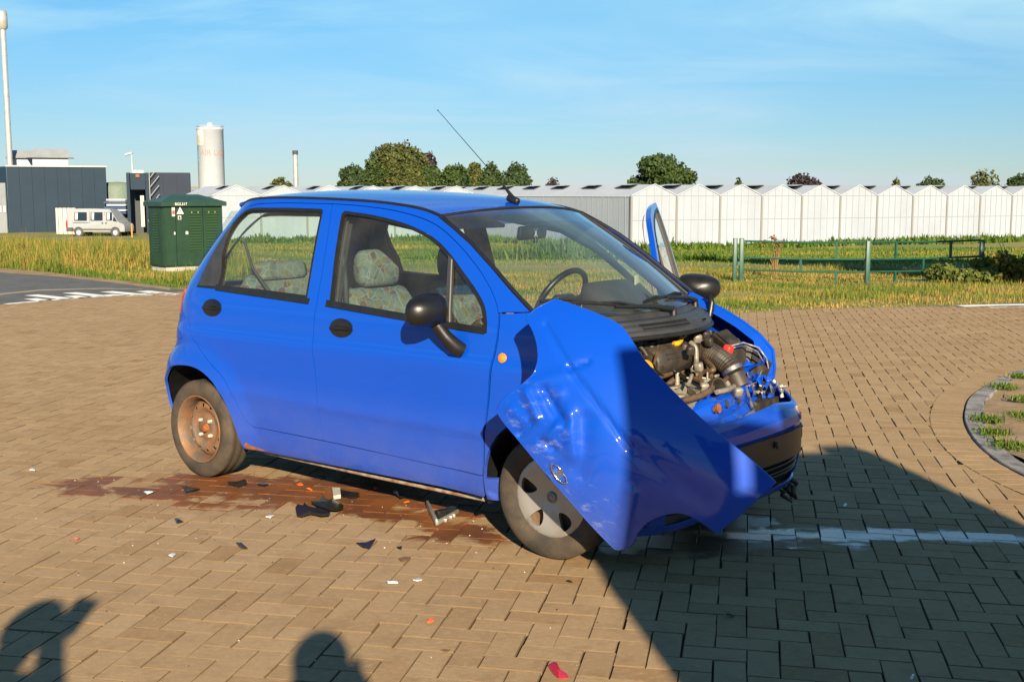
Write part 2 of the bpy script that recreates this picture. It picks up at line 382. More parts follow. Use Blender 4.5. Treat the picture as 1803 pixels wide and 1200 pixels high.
def brick_material(name, single):
    m, nt, b = newmat(name); N = nt.nodes.new; L = nt.links.new
    geo = N('ShaderNodeNewGeometry')
    if single: oi = N('ShaderNodeObjectInfo'); rnd = oi.outputs['Random']
    else: a = N('ShaderNodeAttribute'); a.attribute_name = 'rnd'; rnd = a.outputs['Fac']
    flat = N('ShaderNodeVectorMath'); flat.operation = 'MULTIPLY'; L(geo.outputs['Position'], flat.inputs[0]); flat.inputs[1].default_value = (1, 1, 0)
    pos = flat.outputs[0]
    def noise(scale, det=5, rough=0.6, dist=0.0):
        n = N('ShaderNodeTexNoise'); n.inputs['Scale'].default_value = scale; n.inputs['Detail'].default_value = det; n.inputs['Roughness'].default_value = rough
        n.inputs['Distortion'].default_value = dist; L(geo.outputs['Position'], n.inputs['Vector']); return n.outputs[0]
    r = N('ShaderNodeValToRGB'); els = r.color_ramp.elements
    for p in (0.3, 0.6, 0.85): els.new(p)
    for e, (p, c) in zip(els, [(0, (0.315, 0.205, 0.105)), (0.3, (0.385, 0.262, 0.142)), (0.6, (0.35, 0.236, 0.126)), (0.85, (0.41, 0.285, 0.158)), (1, (0.285, 0.168, 0.075))]): e.position = p; e.color = (*c, 1)
    L(rnd, r.inputs[0])
    def mixc(f, A, B, mode='MIX'):
        x = N('ShaderNodeMix'); x.data_type = 'RGBA'; x.blend_type = mode
        if isinstance(f, (int, float)): x.inputs[0].default_value = f
        else: L(f, x.inputs[0])
        for s, i in ((A, 6), (B, 7)):
            if isinstance(s, tuple): x.inputs[i].default_value = (*s, 1)
            else: L(s, x.inputs[i])
        return x.outputs[2]
    def mr(v, a0, a1, b0=0.0, b1=1.0):
        x = N('ShaderNodeMapRange'); L(v, x.inputs[0]); x.inputs[1].default_value = a0; x.inputs[2].default_value = a1; x.inputs[3].default_value = b0; x.inputs[4].default_value = b1; return x.outputs[0]
    def math2(op, a, c):
        x = N('ShaderNodeMath'); x.operation = op
        for i, s in enumerate((a, c)):
            if isinstance(s, (int, float)): x.inputs[i].default_value = s
            else: L(s, x.inputs[i])
        return x.outputs[0]
    grain = noise(420, 2); big = noise(0.9, 4); mid = noise(9, 6)
    col = mixc(mr(grain, 0.35, 0.7), r.outputs[0], (0.20, 0.135, 0.07)); col = mixc(0.5, r.outputs[0], col)
    # speckled aggregate
    vor = N('ShaderNodeTexVoronoi'); vor.inputs['Scale'].default_value = 260; L(geo.outputs['Position'], vor.inputs['Vector'])
    col = mixc(mr(vor.outputs['Distance'], 0.12, 0.0, 0, 0.55), col, (0.44, 0.36, 0.26))
    col = mixc(mr(big, 0.4, 0.7, 0, 0.35), col, (0.24, 0.15, 0.07))
    col = mixc(mr(mid, 0.48, 0.74, 0, 0.5), col, (0.19, 0.12, 0.06)); col = mixc(mr(noise(38, 4), 0.5, 0.75, 0, 0.35), col, (0.46, 0.33, 0.20))
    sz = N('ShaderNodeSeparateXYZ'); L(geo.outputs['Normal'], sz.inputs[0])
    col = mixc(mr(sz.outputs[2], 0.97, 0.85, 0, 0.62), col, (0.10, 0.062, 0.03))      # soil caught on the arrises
    # rusty coolant spill, brick by brick and running along joints
    sp = capsule_nodes(nt, pos, SPILL).outputs[0]
    sp = math2('ADD', sp, mr(rnd, 0, 1, -0.06, 0.10)); sp = math2('ADD', sp, mr(noise(7, 5, 0.6, 0.6), 0.25, 0.75, 0.12, -0.12))
    up = N('ShaderNodeSeparateXYZ'); L(geo.outputs['Position'], up.inputs[0])
    sp = math2('ADD', sp, mr(up.outputs[2], -0.002, -0.006, 0, -0.09))
    spm = mr(sp, 0.02, -0.05)
    oc = mixc(mr(noise(3.5, 3), 0.35, 0.65), (0.095, 0.030, 0.012), (0.19, 0.062, 0.014))
    col = mixc(math2('MULTIPLY', spm, 0.94), col, oc)
    dm = capsule_nodes(nt, pos, DAMP_SHEEN).outputs[0]; dm = math2('ADD', dm, mr(rnd, 0, 1, -0.03, 0.05)); dm = math2('ADD', dm, mr(noise(9, 4), 0.3, 0.7, 0.04, -0.04)); dmm = mr(dm, 0.02, -0.03)
    ol = capsule_nodes(nt, pos, OIL).outputs[0]; ol = math2('ADD', ol, mr(noise(6, 5), 0.3, 0.7, 0.13, -0.13)); olm = mr(ol, 0.03, -0.05)
    col = mixc(math2('MULTIPLY', olm, 0.8), col, (0.025, 0.017, 0.012))
    col = mixc(math2('MULTIPLY', dmm, 0.6), col, (0.36, 0.40, 0.50))  # pale residue and reflected sky, both painted into the damp bricks' colour
    L(col, b.inputs['Base Color'])
    rg = math2('SUBTRACT', 0.88, math2('MULTIPLY', spm, 0.30)); rg = math2('SUBTRACT', rg, math2('MULTIPLY', dmm, 0.70)); rg = math2('SUBTRACT', rg, math2('MULTIPLY', olm, 0.5))
    rg = math2('MAXIMUM', rg, 0.12); L(rg, b.inputs['Roughness'])
    L(math2('MINIMUM', math2('ADD', 0.3, math2('ADD', math2('MULTIPLY', dmm, 0.7), math2('MULTIPLY', olm, 0.4))), 1.0), b.inputs['Specular IOR Level'])
    bp = N('ShaderNodeBump'); bp.inputs['Strength'].default_value = 0.35; bp.inputs['Distance'].default_value = 0.004
    h = math2('ADD', grain, math2('MULTIPLY', noise(45, 3), 1.4)); L(h, bp.inputs['Height']); L(bp.outputs[0], b.inputs['Normal'])
    return m
M_BRICK = brick_material('paving_brick', False); M_BRICK1 = brick_material('paving_brick_single', True)
M_SAND = mat('joint_sand', (0.085, 0.053, 0.025), 0.95, var=0.4, vscale=30, bump=0.4, bscale=200)
M_ASPH = mat('asphalt', (0.085, 0.085, 0.09), 0.9, var=0.25, vscale=2.5, bump=0.3, bscale=150)
M_WHITE = mat('road_paint', (0.78, 0.77, 0.74), 0.7, var=0.1, vscale=6, bump=0.15)
M_TAN = mat('sand_band', (0.27, 0.22, 0.17), 0.9, var=0.15, vscale=5)
M_EARTH = mat('earth', (0.25, 0.165, 0.09), 0.95, var=0.3, vscale=3, bump=0.6, bscale=25)
M_CONC = mat('kerb_concrete', (0.24, 0.23, 0.225), 0.85, vscale=5, col2=(0.11, 0.10, 0.10), thr=(0.45, 0.62), bump=0.3, bscale=120)
M_FIELD = mat('field', (0.115, 0.145, 0.024), 0.95, vscale=0.30, col2=(0.27, 0.195, 0.06), thr=(0.40, 0.68), bump=0.5, bscale=6)

KERB = [(9.5, 12.6), (7.2, 11.6), (5.6, 10.85), (4.45, 10.0), (3.57, 8.83), (3.16, 8.01), (2.92, 7.32), (2.78, 6.67), (2.76, 6.14), (2.86, 5.5), (3.1, 4.8), (3.5, 4.0), (4.2, 3.0), (5.0, 2.0)]
KERBS = cm2(KERB, 8)
PAVE = [(-10, 1.2), (-10, 10.5), (-7.6, 14.6), (-7.03, 15.91), (-6.27, 17.06), (-5.31, 18.07), (-4.6, 18.2), (-2.5, 17.1), (0.5, 15.5), (2.81, 14.78), (3.92, 15.40), (5.6, 15.75), (7.2, 15.72), (10, 15.2), (12, 14)] + KERBS + [(5.0, 1.2)]
# field: one sheet to the horizon
def build_field():
    xs = np.concatenate([[-2600, -900, -300, -150], np.linspace(-90, 90, 91), [150, 300, 900, 2600]])
    ys = np.concatenate([[-400, -60, -15], np.linspace(0, 130, 105), [160, 220, 320, 500, 900, 1500, 2700]])
    X, Y = np.meshgrid(xs, ys); Z = terrain_z(X, Y)
    V = np.stack([X.ravel(), Y.ravel(), Z.ravel()], 1); n = len(xs)
    i, j = np.meshgrid(np.arange(n-1), np.arange(len(ys)-1)); a = (j*n+i).ravel()
    F = np.stack([a, a+1, a+1+n, a+n], 1)
    tag(np_mesh('ground', V, F, M_FIELD, smooth=True), kind='structure')
build_field()
def sheet(name, poly, z, m, parent=None):
    me = bpy.data.meshes.new(name); bm = bmesh.new(); vs = [bm.verts.new((p[0], p[1], z)) for p in poly]
    es = [bm.edges.new((vs[i], vs[(i+1) % len(vs)])) for i in range(len(vs))]
    bmesh.ops.triangle_fill(bm, edges=es, use_beauty=True)
    for f in bm.faces:
        if f.normal.z < 0: f.normal_flip()
    bm.to_mesh(me); bm.free(); me.update()
    return link(name, me, m, parent)
tag(sheet('paving_bed', PAVE, -0.014, M_SAND), kind='structure')
asph = [(-5.0, 18.45), (-5.54, 18.84), (-6.97, 20.33), (-8.64, 22.08), (-10.3, 23.42), (-14, 26.2), (-24, 33), (-40, 43), (-48, 34), (-30, 20), (-10.2, 10.4), (-7.6, 14.55), (-7.05, 15.9), (-6.29, 17.05), (-5.33, 18.06)]
road = tag(sheet('road', asph, -0.008, M_ASPH), kind='structure')
road2 = tag(sheet('road', [(5.45, 15.78), (7.2, 16.35), (11, 17.4), (22, 20), (40, 23), (40, 17), (22, 14.5), (12.1, 14.1), (10, 15.28), (7.2, 15.8)], -0.008, M_ASPH), kind='structure')
sheet('dirt_edge', [tuple(p[:2]) for p in (gp(-90, 462), gp(0, 470), gp(60, 474), gp(130, 484), gp(200, 492), gp(300, 505), gp(300, 510), gp(200, 497), gp(100, 486), gp(0, 479), gp(-90, 472))], -0.006, M_EARTH, road)
sheet('tan_band', [tuple(p[:2]) for p in (gp(-60, 524), gp(0, 516), gp(70, 509), gp(180, 506.5), gp(250, 508), gp(250, 509), gp(180, 508.3), gp(70, 511.5), gp(0, 519), gp(-60, 528))], -0.004, M_TAN, road)
def stripe(a, b, w, par, c=None):
    A, B = gp(*a), gp(*b); d = (B-A).normalized(); n = Vector((-d.y, d.x, 0))*w/2
    sheet('road_marking', [tuple((A+n)[:2]), tuple((A-n)[:2]), tuple((B-n)[:2]), tuple((B+n)[:2])], 0.0, M_WHITE, par)
for a, b in (((10, 535), (65, 530)), ((65, 530), (120, 525.3)), ((120, 525.3), (182, 521.3)), ((182, 521.3), (260, 519.2)), ((260, 519.2), (310, 518.2))): stripe(a, b, 0.13, road)
for a, b in (((55, 519), (118, 525.5)), ((122, 515), (182, 521.2)), ((187, 513), (255, 519.2)), ((250, 512), (307, 518))): stripe(a, b, 0.22, road)
for a, b in (((53, 525.5), (83, 529)), ((123, 520.5), (152, 523.8)), ((190, 518.3), (220, 520.5)), ((255, 515.8), (283, 519))): stripe(a, b, 0.2, road)
for a, b in (((1690, 538.5), (1740, 537)), ((1740, 537), (1830, 535.5))): stripe(a, b, 0.2, road2)
for a, b in (((1735, 541), (1830, 539.5)),): stripe(a, b, 0.14, road2)

# herringbone bricks
BW = 0.1062
def build_bricks():
    ang = math.radians(78.6); e2 = np.array([math.cos(ang), math.sin(ang)]); e1 = np.array([e2[1], -e2[0]])
    paving = bpy.data.objects.new('paving', None); COL.objects.link(paving); tag(paving, kind='structure')
    cen = []; 
    R = 180
    for j in range(-R, R):
        for i in range(-R, R):
            r = (i-j) % 4
            if r == 0: c = (i+1.0, j+0.5, 0)
            elif r == 3: c = (i+0.5, j+1.0, 1)
            else: continue
            p = np.array([0.02, 8.0]) + e1*c[0]*BW + e2*c[1]*BW
            if p[1] < 1.4 or p[1] > 18.4 or abs(p[0]) > 12: continue
            cen.append((p[0], p[1], c[2]))
    cen = np.array(cen)
    ring = np.array(KERBS)
    keep = []
    for k in range(len(cen)):
        x, y = cen[k, :2]
        if not inpoly(x, y, PAVE): continue
        if np.min((ring[:, 0]-x)**2+(ring[:, 1]-y)**2) < 0.145**2: continue
        keep.append(k)
    cen = cen[keep]
    # gentle unevenness of the bed
    jit = RNG.normal(0, 0.0016, (len(cen), 2)); dz = RNG.normal(0, 0.0006, len(cen)); tilt = RNG.normal(0, 0.0035, (len(cen), 2)); rz = RNG.normal(0, 0.008, len(cen))
    a1 = math.atan2(e1[1], e1[0])
    hl, hw, ch, gap = BW-0.0021, BW/2-0.0021, 0.0018, 0
    tmpl = []
    for (ix, z) in ((0, -0.030), (0, -0.0020), (ch, 0.0)):
        tmpl += [(-hl+ix, -hw+ix, z), (hl-ix, -hw+ix, z), (hl-ix, hw-ix, z), (-hl+ix, hw-ix, z)]
    tmpl = np.array(tmpl); tf = [(8, 9, 10, 11)]
    for lv in (0, 4): tf += [(lv+i, lv+(i+1) % 4, lv+4+(i+1) % 4, lv+4+i) for i in range(4)]
    tf = np.array(tf)
    # which show largest: nearest inside the frame
    u = 901.5+FPX*cen[:, 0]/cen[:, 1]
    d = np.where((np.abs(u-901.5) < 930) & (cen[:, 1] > 3.33), cen[:, 1], 99)
    first = np.argsort(d)[:290]; single = np.zeros(len(cen), bool); single[first] = True
    V = []; F = []; rn = []; base = 0; nv = len(tmpl)
    rest = np.where(~single)[0]
    A = a1 + cen[rest, 2]*PI/2 + rz[rest]; ca, sa = np.cos(A)[:, None], np.sin(A)[:, None]
    tx, ty, tzv = tmpl[None, :, 0], tmpl[None, :, 1], tmpl[None, :, 2]
    X = cen[rest, 0][:, None]+jit[rest, 0][:, None] + tx*ca - ty*sa
    Y = cen[rest, 1][:, None]+jit[rest, 1][:, None] + tx*sa + ty*ca
    Z = dz[rest][:, None] + tzv + tx*tilt[rest, 0][:, None] + ty*tilt[rest, 1][:, None]
    V = np.stack([X, Y, Z], 2).reshape(-1, 3)
    F = (tf[None] + (np.arange(len(rest))*nv)[:, None, None]).reshape(-1, 4)
    rn = np.repeat(RNG.random(len(rest)), len(tf))
    o = np_mesh('bricks', V, F, M_BRICK, paving, rn); tag(o, kind='stuff')
    me = bpy.data.meshes.new('brick'); me.from_pydata([tuple(p) for p in tmpl], [], [tuple(int(i) for i in q) for q in tf]); me.materials.append(M_BRICK1); me.update()
    for k in first:
        link('brick', me, None, paving, (cen[k, 0]+jit[k, 0], cen[k, 1]+jit[k, 1], dz[k]), (tilt[k, 1], -tilt[k, 0], a1+cen[k, 2]*PI/2+rz[k]))
    # soldier course along the kerb
    edg = bpy.data.objects.new('brick_edging', None); COL.objects.link(edg); tag(edg, kind='structure')
    L = [0]
    for i in range(1, len(KERBS)): L.append(L[-1]+math.dist(KERBS[i], KERBS[i-1]))
    xs = [p[0] for p in KERBS]; ys = [p[1] for p in KERBS]
    s = 0.06
    while s < L[-1]-0.1:
        x, y = np.interp(s, L, xs), np.interp(s, L, ys); x2, y2 = np.interp(s+0.02, L, xs), np.interp(s+0.02, L, ys)
        t = Vector((x2-x, y2-y)).normalized(); n = Vector((t.y, -t.x))       # away from the island
        c = Vector((x, y))+n*0.112
        if c.y < 14 and c.y > 2:
            link('brick', me, None, edg, (c.x, c.y, 0.004+random.gauss(0, 0.001)), (random.gauss(0, .006), random.gauss(0, .006), math.atan2(n.y, n.x)+random.gauss(0, .01)))
        s += BW*1.01
    # concrete kerb, stone by stone
    kb = bpy.data.objects.new('kerb', None); COL.objects.link(kb); tag(kb, kind='structure')
    s = 0.0
    while s < L[-1]-0.85:
        b = MB(); k = 6; top = []; 
        for q in range(k+1):
            w = s+0.004+(0.80-0.008)*q/k; x, y = np.interp(w, L, xs), np.interp(w, L, ys); x2, y2 = np.interp(w+0.03, L, xs), np.interp(w+0.03, L, ys)
            t = Vector((x2-x, y2-y)).normalized(); n = Vector((-t.y, t.x)); top.append((Vector((x, y)), n))
        v = []
        for p, n in top:
            for dd, zz in ((0.002, -0.05), (0.002, 0.006), (0.008, 0.012), (0.118, 0.013), (0.126, 0.008), (0.126, -0.05)):
                c = p+n*dd; v.append((c.x, c.y, zz))
        f = []
        for q in range(k):
            f += [(q*6+i, (q+1)*6+i, (q+1)*6+i+1, q*6+i+1) for i in range(5)]
        f += [tuple(range(6)), tuple(reversed(range(k*6, k*6+6)))]
        b.add(v, f); b.build('kerbstone', M_CONC, kb, weld=False)
        s += 0.80
build_bricks()
# earth inside the kerb
def build_island():
    base = [p for p in KERBS]
    off = []
    for i, p in enumerate(base):
        q = base[min(i+1, len(base)-1)]; r = base[max(i-1, 0)]; t = (Vector(q)-Vector(r)).normalized(); n = Vector((-t.y, t.x)); off.append(tuple(Vector(p)+n*0.124))
    poly = off + [(14, 2), (14, 13)]
    def f(a, b): return (a, b, 0.012+0.02*math.sin(a*3.1)*math.sin(b*2.3)+0.012*math.sin(a*9+b*7))
    tag(panel('verge', poly, [], f, M_EARTH, g=0.25, rim=0), kind='structure')
build_island()
# ================================================================ far buildings
M_CLAD = mat('dark_cladding', (0.008, 0.024, 0.045), 0.6, spec=0.2, var=0.12, vscale=0.6)
M_CLAD2 = mat('grey_cladding', (0.015, 0.024, 0.046), 0.6, spec=0.2, var=0.12, vscale=0.6)
M_WHITEWASH = mat('whitewashed_glass', (0.29, 0.325, 0.385), 0.7, var=0.07, vscale=0.35, bump=0.05, bscale=2)
M_GHROOF = mat('whitewashed_roof', (0.37, 0.41, 0.47), 0.7, var=0.08, vscale=0.3)
M_GHPOST = mat('greenhouse_post', (0.20, 0.20, 0.20), 0.6)
M_GHBAR = mat('glazing_bar', (0.25, 0.28, 0.32), 0.6)
M_VENT = mat('open_vent', (0.045, 0.052, 0.06), 0.8)
M_STEEL = mat('flue_steel', (0.50, 0.49, 0.46), 0.35, metal=0.5, var=0.12, vscale=3)
M_ZINC = mat('zinc', (0.26, 0.28, 0.30), 0.5, metal=0.3, var=0.1, vscale=1)
M_TANK = mat('tank_white', (0.38, 0.41, 0.46), 0.5, var=0.04, vscale=1)
M_TANKDIRT = mat('tank_grime', (0.34, 0.29, 0.20), 0.8, vscale=1.5, col2=(0.53, 0.51, 0.47), thr=(0.35, 0.6))
M_DKGLASS = mat('dark_glass', (0.015, 0.02, 0.025), 0.08, coat=0.5)
M_GREENP = mat('green_paint', (0.011, 0.038, 0.020), 0.5, var=0.18, vscale=4, bump=0.06)
M_GREENR = mat('green_roof', (0.016, 0.048, 0.034), 0.45, var=0.15, vscale=4)
M_GATE = mat('gate_green', (0.006, 0.060, 0.040), 0.45, var=0.2, vscale=9)
def px2(u, Y): return (u-901.5)/FPX*(Y*_cp+CAMH*_sp)        # X of a column of pixels at depth Y (eye height)
def zat(v, Y):                                              # height of a row of pixels at depth Y
    d = ray(901.5, v); return CAMH+d.z*Y/d.y
# ---- greenhouses
GA = Vector((0.887, 0.461)).normalized(); GN = Vector((-GA.y, GA.x))
def greenhouse(name, label, c0, nb, length, side_left, eave=1.42, rise=0.66, base=-1.75, w=3.2, vents=4.0):
    g = thing(name, label, 'greenhouse', (c0[0], c0[1], 0), 0.0)
    O2 = Vector((0, 0))
    def P(a, n, z): q = O2+GA*a+GN*n; return (q.x, q.y, z)
    for k in range(nb):
        a0, a1, am = k*w, (k+1)*w, (k+0.5)*w
        b = MB(); b.add([P(a0+.03, 0, base), P(a1-.03, 0, base), P(a1-.03, 0, eave), P(am, 0, eave+rise), P(a0+.03, 0, eave)], [(0, 1, 2, 3, 4)]); gw = b.build('gable_wall', M_WHITEWASH, g)
        b = MB()
        for q in range(1, 6):
            aa = a0+w*q/6; zt = eave+rise*(1-abs(aa-am)/(w/2)); b.add([P(aa-.012, -.02, base), P(aa+.012, -.02, base), P(aa+.012, -.02, zt), P(aa-.012, -.02, zt)], [(0, 1, 2, 3)])
        for zz in (0.0, eave): b.add([P(a0, -.024, zz-.015), P(a1, -.024, zz-.015), P(a1, -.024, zz+.015), P(a0, -.024, zz+.015)], [(0, 1, 2, 3)])
        o = b.build('glazing_bars', M_GHBAR, gw); o['kind'] = 'stuff'
        b = MB(); q0 = O2+GA*a0; b.box((q0.x, q0.y, (base+eave)/2), (0.13, 0.13, eave-base), math.atan2(GA.y, GA.x)); b.build('corner_post', M_GHPOST, g)
        b = MB(); b.add([P(a0, -.05, eave), P(am, -.05, eave+rise), P(am, -.05, eave+rise+.05), P(a0, -.05, eave+.05)], [(0, 1, 2, 3)]); b.add([P(am, -.05, eave+rise), P(a1, -.05, eave), P(a1, -.05, eave+.05), P(am, -.05, eave+rise+.05)], [(0, 1, 2, 3)]); b.build('verge_bar', M_GHROOF, gw, weld=False)
        b = MB(); b.add([P(a0, -.06, eave), P(am, -.06, eave+rise), P(am, length, eave+rise), P(a0, length, eave)], [(0, 3, 2, 1)]); b.add([P(am, -.06, eave+rise), P(a1, -.06, eave), P(a1, length, eave), P(am, length, eave+rise)], [(0, 3, 2, 1)]); rf = b.build('roof', M_GHROOF, g, weld=True)
        n = 1.6
        while n < length-3 and (k < 2 or n < 5):
            f0, f1 = 0.60, 0.92
            b = MB(); za, zb = eave+rise*f0+.015, eave+rise*f1+.015
            b.add([P(a0+(am-a0)*f0, n, za), P(a0+(am-a0)*f0, n+1.7, za), P(a0+(am-a0)*f1, n+1.7, zb), P(a0+(am-a0)*f1, n, zb)], [(0, 1, 2, 3)]); b.build('roof_vent', M_VENT, rf)
            b = MB(); b.add([P(a0+(am-a0)*f0-.02, n, za+.22), P(a0+(am-a0)*f0-.02, n+1.7, za+.22), P(am, n+1.7, eave+rise+.05), P(am, n, eave+rise+.05)], [(0, 1, 2, 3)]); b.build('vent_flap', M_GHROOF, rf)
            n += vents
    if side_left:
        b = MB(); b.add([P(0, 0, base), P(0, length, base), P(0, length, eave), P(0, 0, eave)], [(0, 1, 2, 3)]); sw_ = b.build('side_wall', M_GHROOF, g)  # paler colour than the gables, makes up for weaker sunlight on this side
        b = MB(); n = 0.6
        while n < length:
            t = 0.05 if int(n/0.62) % 4 == 0 else 0.022
            b.add([P(-.03, n-t/2, base), P(-.03, n+t/2, base), P(-.03, n+t/2, eave), P(-.03, n-t/2, eave)], [(0, 1, 2, 3)]); n += 0.62
        b.add([P(-.035, 0, eave-.06), P(-.035, length, eave-.06), P(-.035, length, eave+.02), P(-.035, 0, eave+.02)], [(0, 1, 2, 3)])
        o = b.build('glazing_bars', mat('side_bar', (0.60, 0.62, 0.66), 0.6), sw_); o['kind'] = 'stuff'
    return g
greenhouse('greenhouse', 'long white greenhouse with a row of gabled bays behind the green gate', (6.93, 68.1), 15, 46, True)
_b0 = Vector((px2(420, 78.0), 77.6)) - GA*1.6
greenhouse('greenhouse', 'white greenhouse whose gables show above the roof of the blue car', (_b0.x, _b0.y), 6, 9, True, vents=50)
# ---- far ridge
b = MB(); n = 40; v = []; f = []
for i in range(n):
    x = -420+i*520/(n-1); h = 5.2+1.4*math.sin(i*0.55)+0.8*math.sin(i*1.7+1); v += [(x, 760, -3), (x, 760+0.1, h), (x, 1200, h*0.5)]
for i in range(n-1): f += [(3*i, 3*i+3, 3*i+4, 3*i+1), (3*i+1, 3*i+4, 3*i+5, 3*i+2)]
b.add(v, f, True); tag(b.build('hills', mat('far_hill', (0.16, 0.17, 0.15), 0.95, var=0.15, vscale=0.03)), kind='structure')
# ---- dark hall at the left
def hall():
    Y = 99.0; x0, x1 = px2(15, Y), px2(190, Y); zb, zt = -1.8, zat(293, Y)
    RH = math.radians(20.5); h = thing('factory_hall', 'dark blue-grey clad hall with a glazed door at its left side', 'building', (x0, Y, 0), RH)
    k1 = (190-901.5)/FPX; W = (k1*(Y*_cp+CAMH*_sp)-x0)/(math.cos(RH)-k1*math.sin(RH)); n = 8
    b = MB(); b.box((W/2, 4, (zb+zt)/2), (W-0.1, 8, zt-zb-0.05)); b.build('core_wall', M_CLAD, h)
    for k in range(n):
        b = MB(); b.box((W*(k+.5)/n, -0.02, (zb+zt)/2), (W/n-0.03, 0.08, zt-zb), bev=0.0); b.build('cladding_panel', M_CLAD, h)
    b = MB(); b.box((W/2, 3.9, zt+0.04), (W+0.1, 8.2, 0.12)); b.build('roof_edge', M_ZINC, h)
    # left return wall, angled away, with door and windows
    Lx = px2(-40, Y)-x0
    b = MB(); b.add([(0, 0.0, zb), (Lx, 1.6, zb), (Lx, 1.6, zt-0.1), (0, 0.0, zt)], [(0, 3, 2, 1)]); b.build('return_wall', M_CLAD, h)
    z0, z1 = zb, zat(322, Y)
    b = MB(); b.box((-0.45, 0.20, (z0+z1)/2), (0.75, 0.1, z1-z0), -0.55); dr = b.build('door', M_ZINC, h)
    for k in (-1, 1):
        b = MB(); b.box((-0.45+0.17*k, 0.13-0.11*k, zat(368, Y)), (0.22, 0.08, 0.55), -0.55); b.build('door_pane', M_TANK, dr)
    # roof cowls
    for (ua, ub, va, vb) in ((37, 105, 264, 278), (72, 150, 262, 278)):
        ca, cb_ = px2(ua, Y+3)-x0, px2(ub, Y+3)-x0; z0, z1 = zat(vb, Y+3), zat(va, Y+3); ins = (cb_-ca)*0.16; dy = 3 if ua < 50 else 1.4
        c = MB(); c.add([(ca, dy, z0), (cb_, dy, z0), (cb_, dy+2.4, z0), (ca, dy+2.4, z0), (ca+ins, dy+.7, z1), (cb_-ins, dy+.7, z1), (cb_-ins, dy+1.7, z1), (ca+ins, dy+1.7, z1)], [(0, 1, 5, 4), (1, 2, 6, 5), (2, 3, 7, 6), (3, 0, 4, 7), (4, 5, 6, 7), (3, 2, 1, 0)])
        rc = c.build('roof_cowl', M_ZINC, h)
        c = MB(); c.box(((ca+cb_)/2, dy+1.2, (z0+zt)/2), ((cb_-ca)*0.74, 1.7, z0-zt)); c.build('cowl_base', mat('louvre_grey', (0.40, 0.42, 0.44), 0.6, var=0.1, vscale=2), rc)
hall()
def dock():
    Y = 97.0; x0, xm, x1 = px2(225, Y), px2(264, Y), px2(341, Y); zb, zt = -1.8, zat(304, Y)
    h = thing('loading_dock', 'small dark clad building with an open dock door and a steel stair', 'building', (x0, Y, 0), math.radians(15))
    W0, W1 = xm-x0, (x1-x0)*0.93
    b = MB(); b.box(((W0+W1)/2, 3, (zb+zt)/2), (W1-W0, 6, zt-zb)); b.build('wall', M_CLAD2, h)
    for k in range(3):
        b = MB(); b.box((W0+(W1-W0)*(k+.5)/3, -0.03, (zb+zt)/2+.02), ((W1-W0)/3-0.03, 0.07, zt-zb)); b.build('cladding_panel', M_CLAD2, h)
    b = MB(); b.box((0.12, 0.4, (zb+zt)/2), (0.25, 1.2, zt-zb)); b.box((W0-0.18, 0.4, (zb+zt)/2), (0.35, 1.2, zt-zb)); b.box((W0/2, 0.4, zt-0.7), (W0-0.62, 1.2, 1.35)); b.build('door_frame', M_CLAD, h)
    b = MB(); b.box((W0/2, 2.2, (zb+zt)/2-.3), (W0-0.3, 0.1, zt-zb-.6)); b.build('dark_inside', M_VENT, h)
    b = MB(); b.box((W0*0.62, 0.9, zb+1.9), (0.30, 0.1, 2.6)); b.build('dock_curtain', mat('curtain', (0.42, 0.40, 0.37), 0.7), h)
    for k in range(6):
        b = MB(); z = zb+0.8+k*0.75; b.tube([(W0-0.05, -0.45, z), (W0+0.75, -0.45, z+1.0)], 0.035, 5); b.build('stair_bar', M_ZINC, h)
    b = MB(); b.tube([(W0+0.0, -0.48, zb), (W0+0.0, -0.48, zt)], 0.045, 5); b.build('stair_post', M_ZINC, h)
    b = MB(); b.box((W0+0.65, -1.0, zat(388, Y)), (1.5, 0.9, 0.18), -0.25); b.box((W0+0.9, -1.0, zat(396, Y)), (1.3, 0.5, 0.12), -0.25); b.build('dock_ramp', mat('dock_cream', (0.55, 0.52, 0.45), 0.7, var=0.15), h)
    b = MB(); b.box((W0+0.15, -0.9, -1.35), (0.6, 0.6, 0.95)); b.build('dock_plinth', M_ZINC, h)
    b = MB(); b.box((0.9, 1.0, zt+.1), (0.9, 0.3, 0.25)); b.build('roof_unit', M_ZINC, h)
    b = MB(); b.box((0.9, -0.06+0.0, zt-.25), (0.3, 0.5, 0.25)); b.build('door_lamp', M_RUST_BG, h)
M_RUST_BG = mat('rusty_box', (0.25, 0.08, 0.03), 0.8)
dock()
def lampost():
    Y = 110.0; x = px2(236, Y); t = thing('street_lamp', 'pale street lamp rising behind the loading dock', 'street lamp', (x, Y, -1.8))
    H_ = zat(272, Y)+1.8
    b = MB(); b.tube([(0, 0, 0), (0, 0, H_*0.6), (-0.02, 0, H_)], [0.10, 0.08, 0.06], 8); b.build('post', M_TANK, t)
    b = MB(); b.bevbox(Matrix.Translation((-0.30, 0, H_+0.05)) @ Matrix.Rotation(-0.25, 4, 'Y'), (0.75, 0.3, 0.20), 0.07); b.build('lamp_head', M_TANK, t)
lampost()
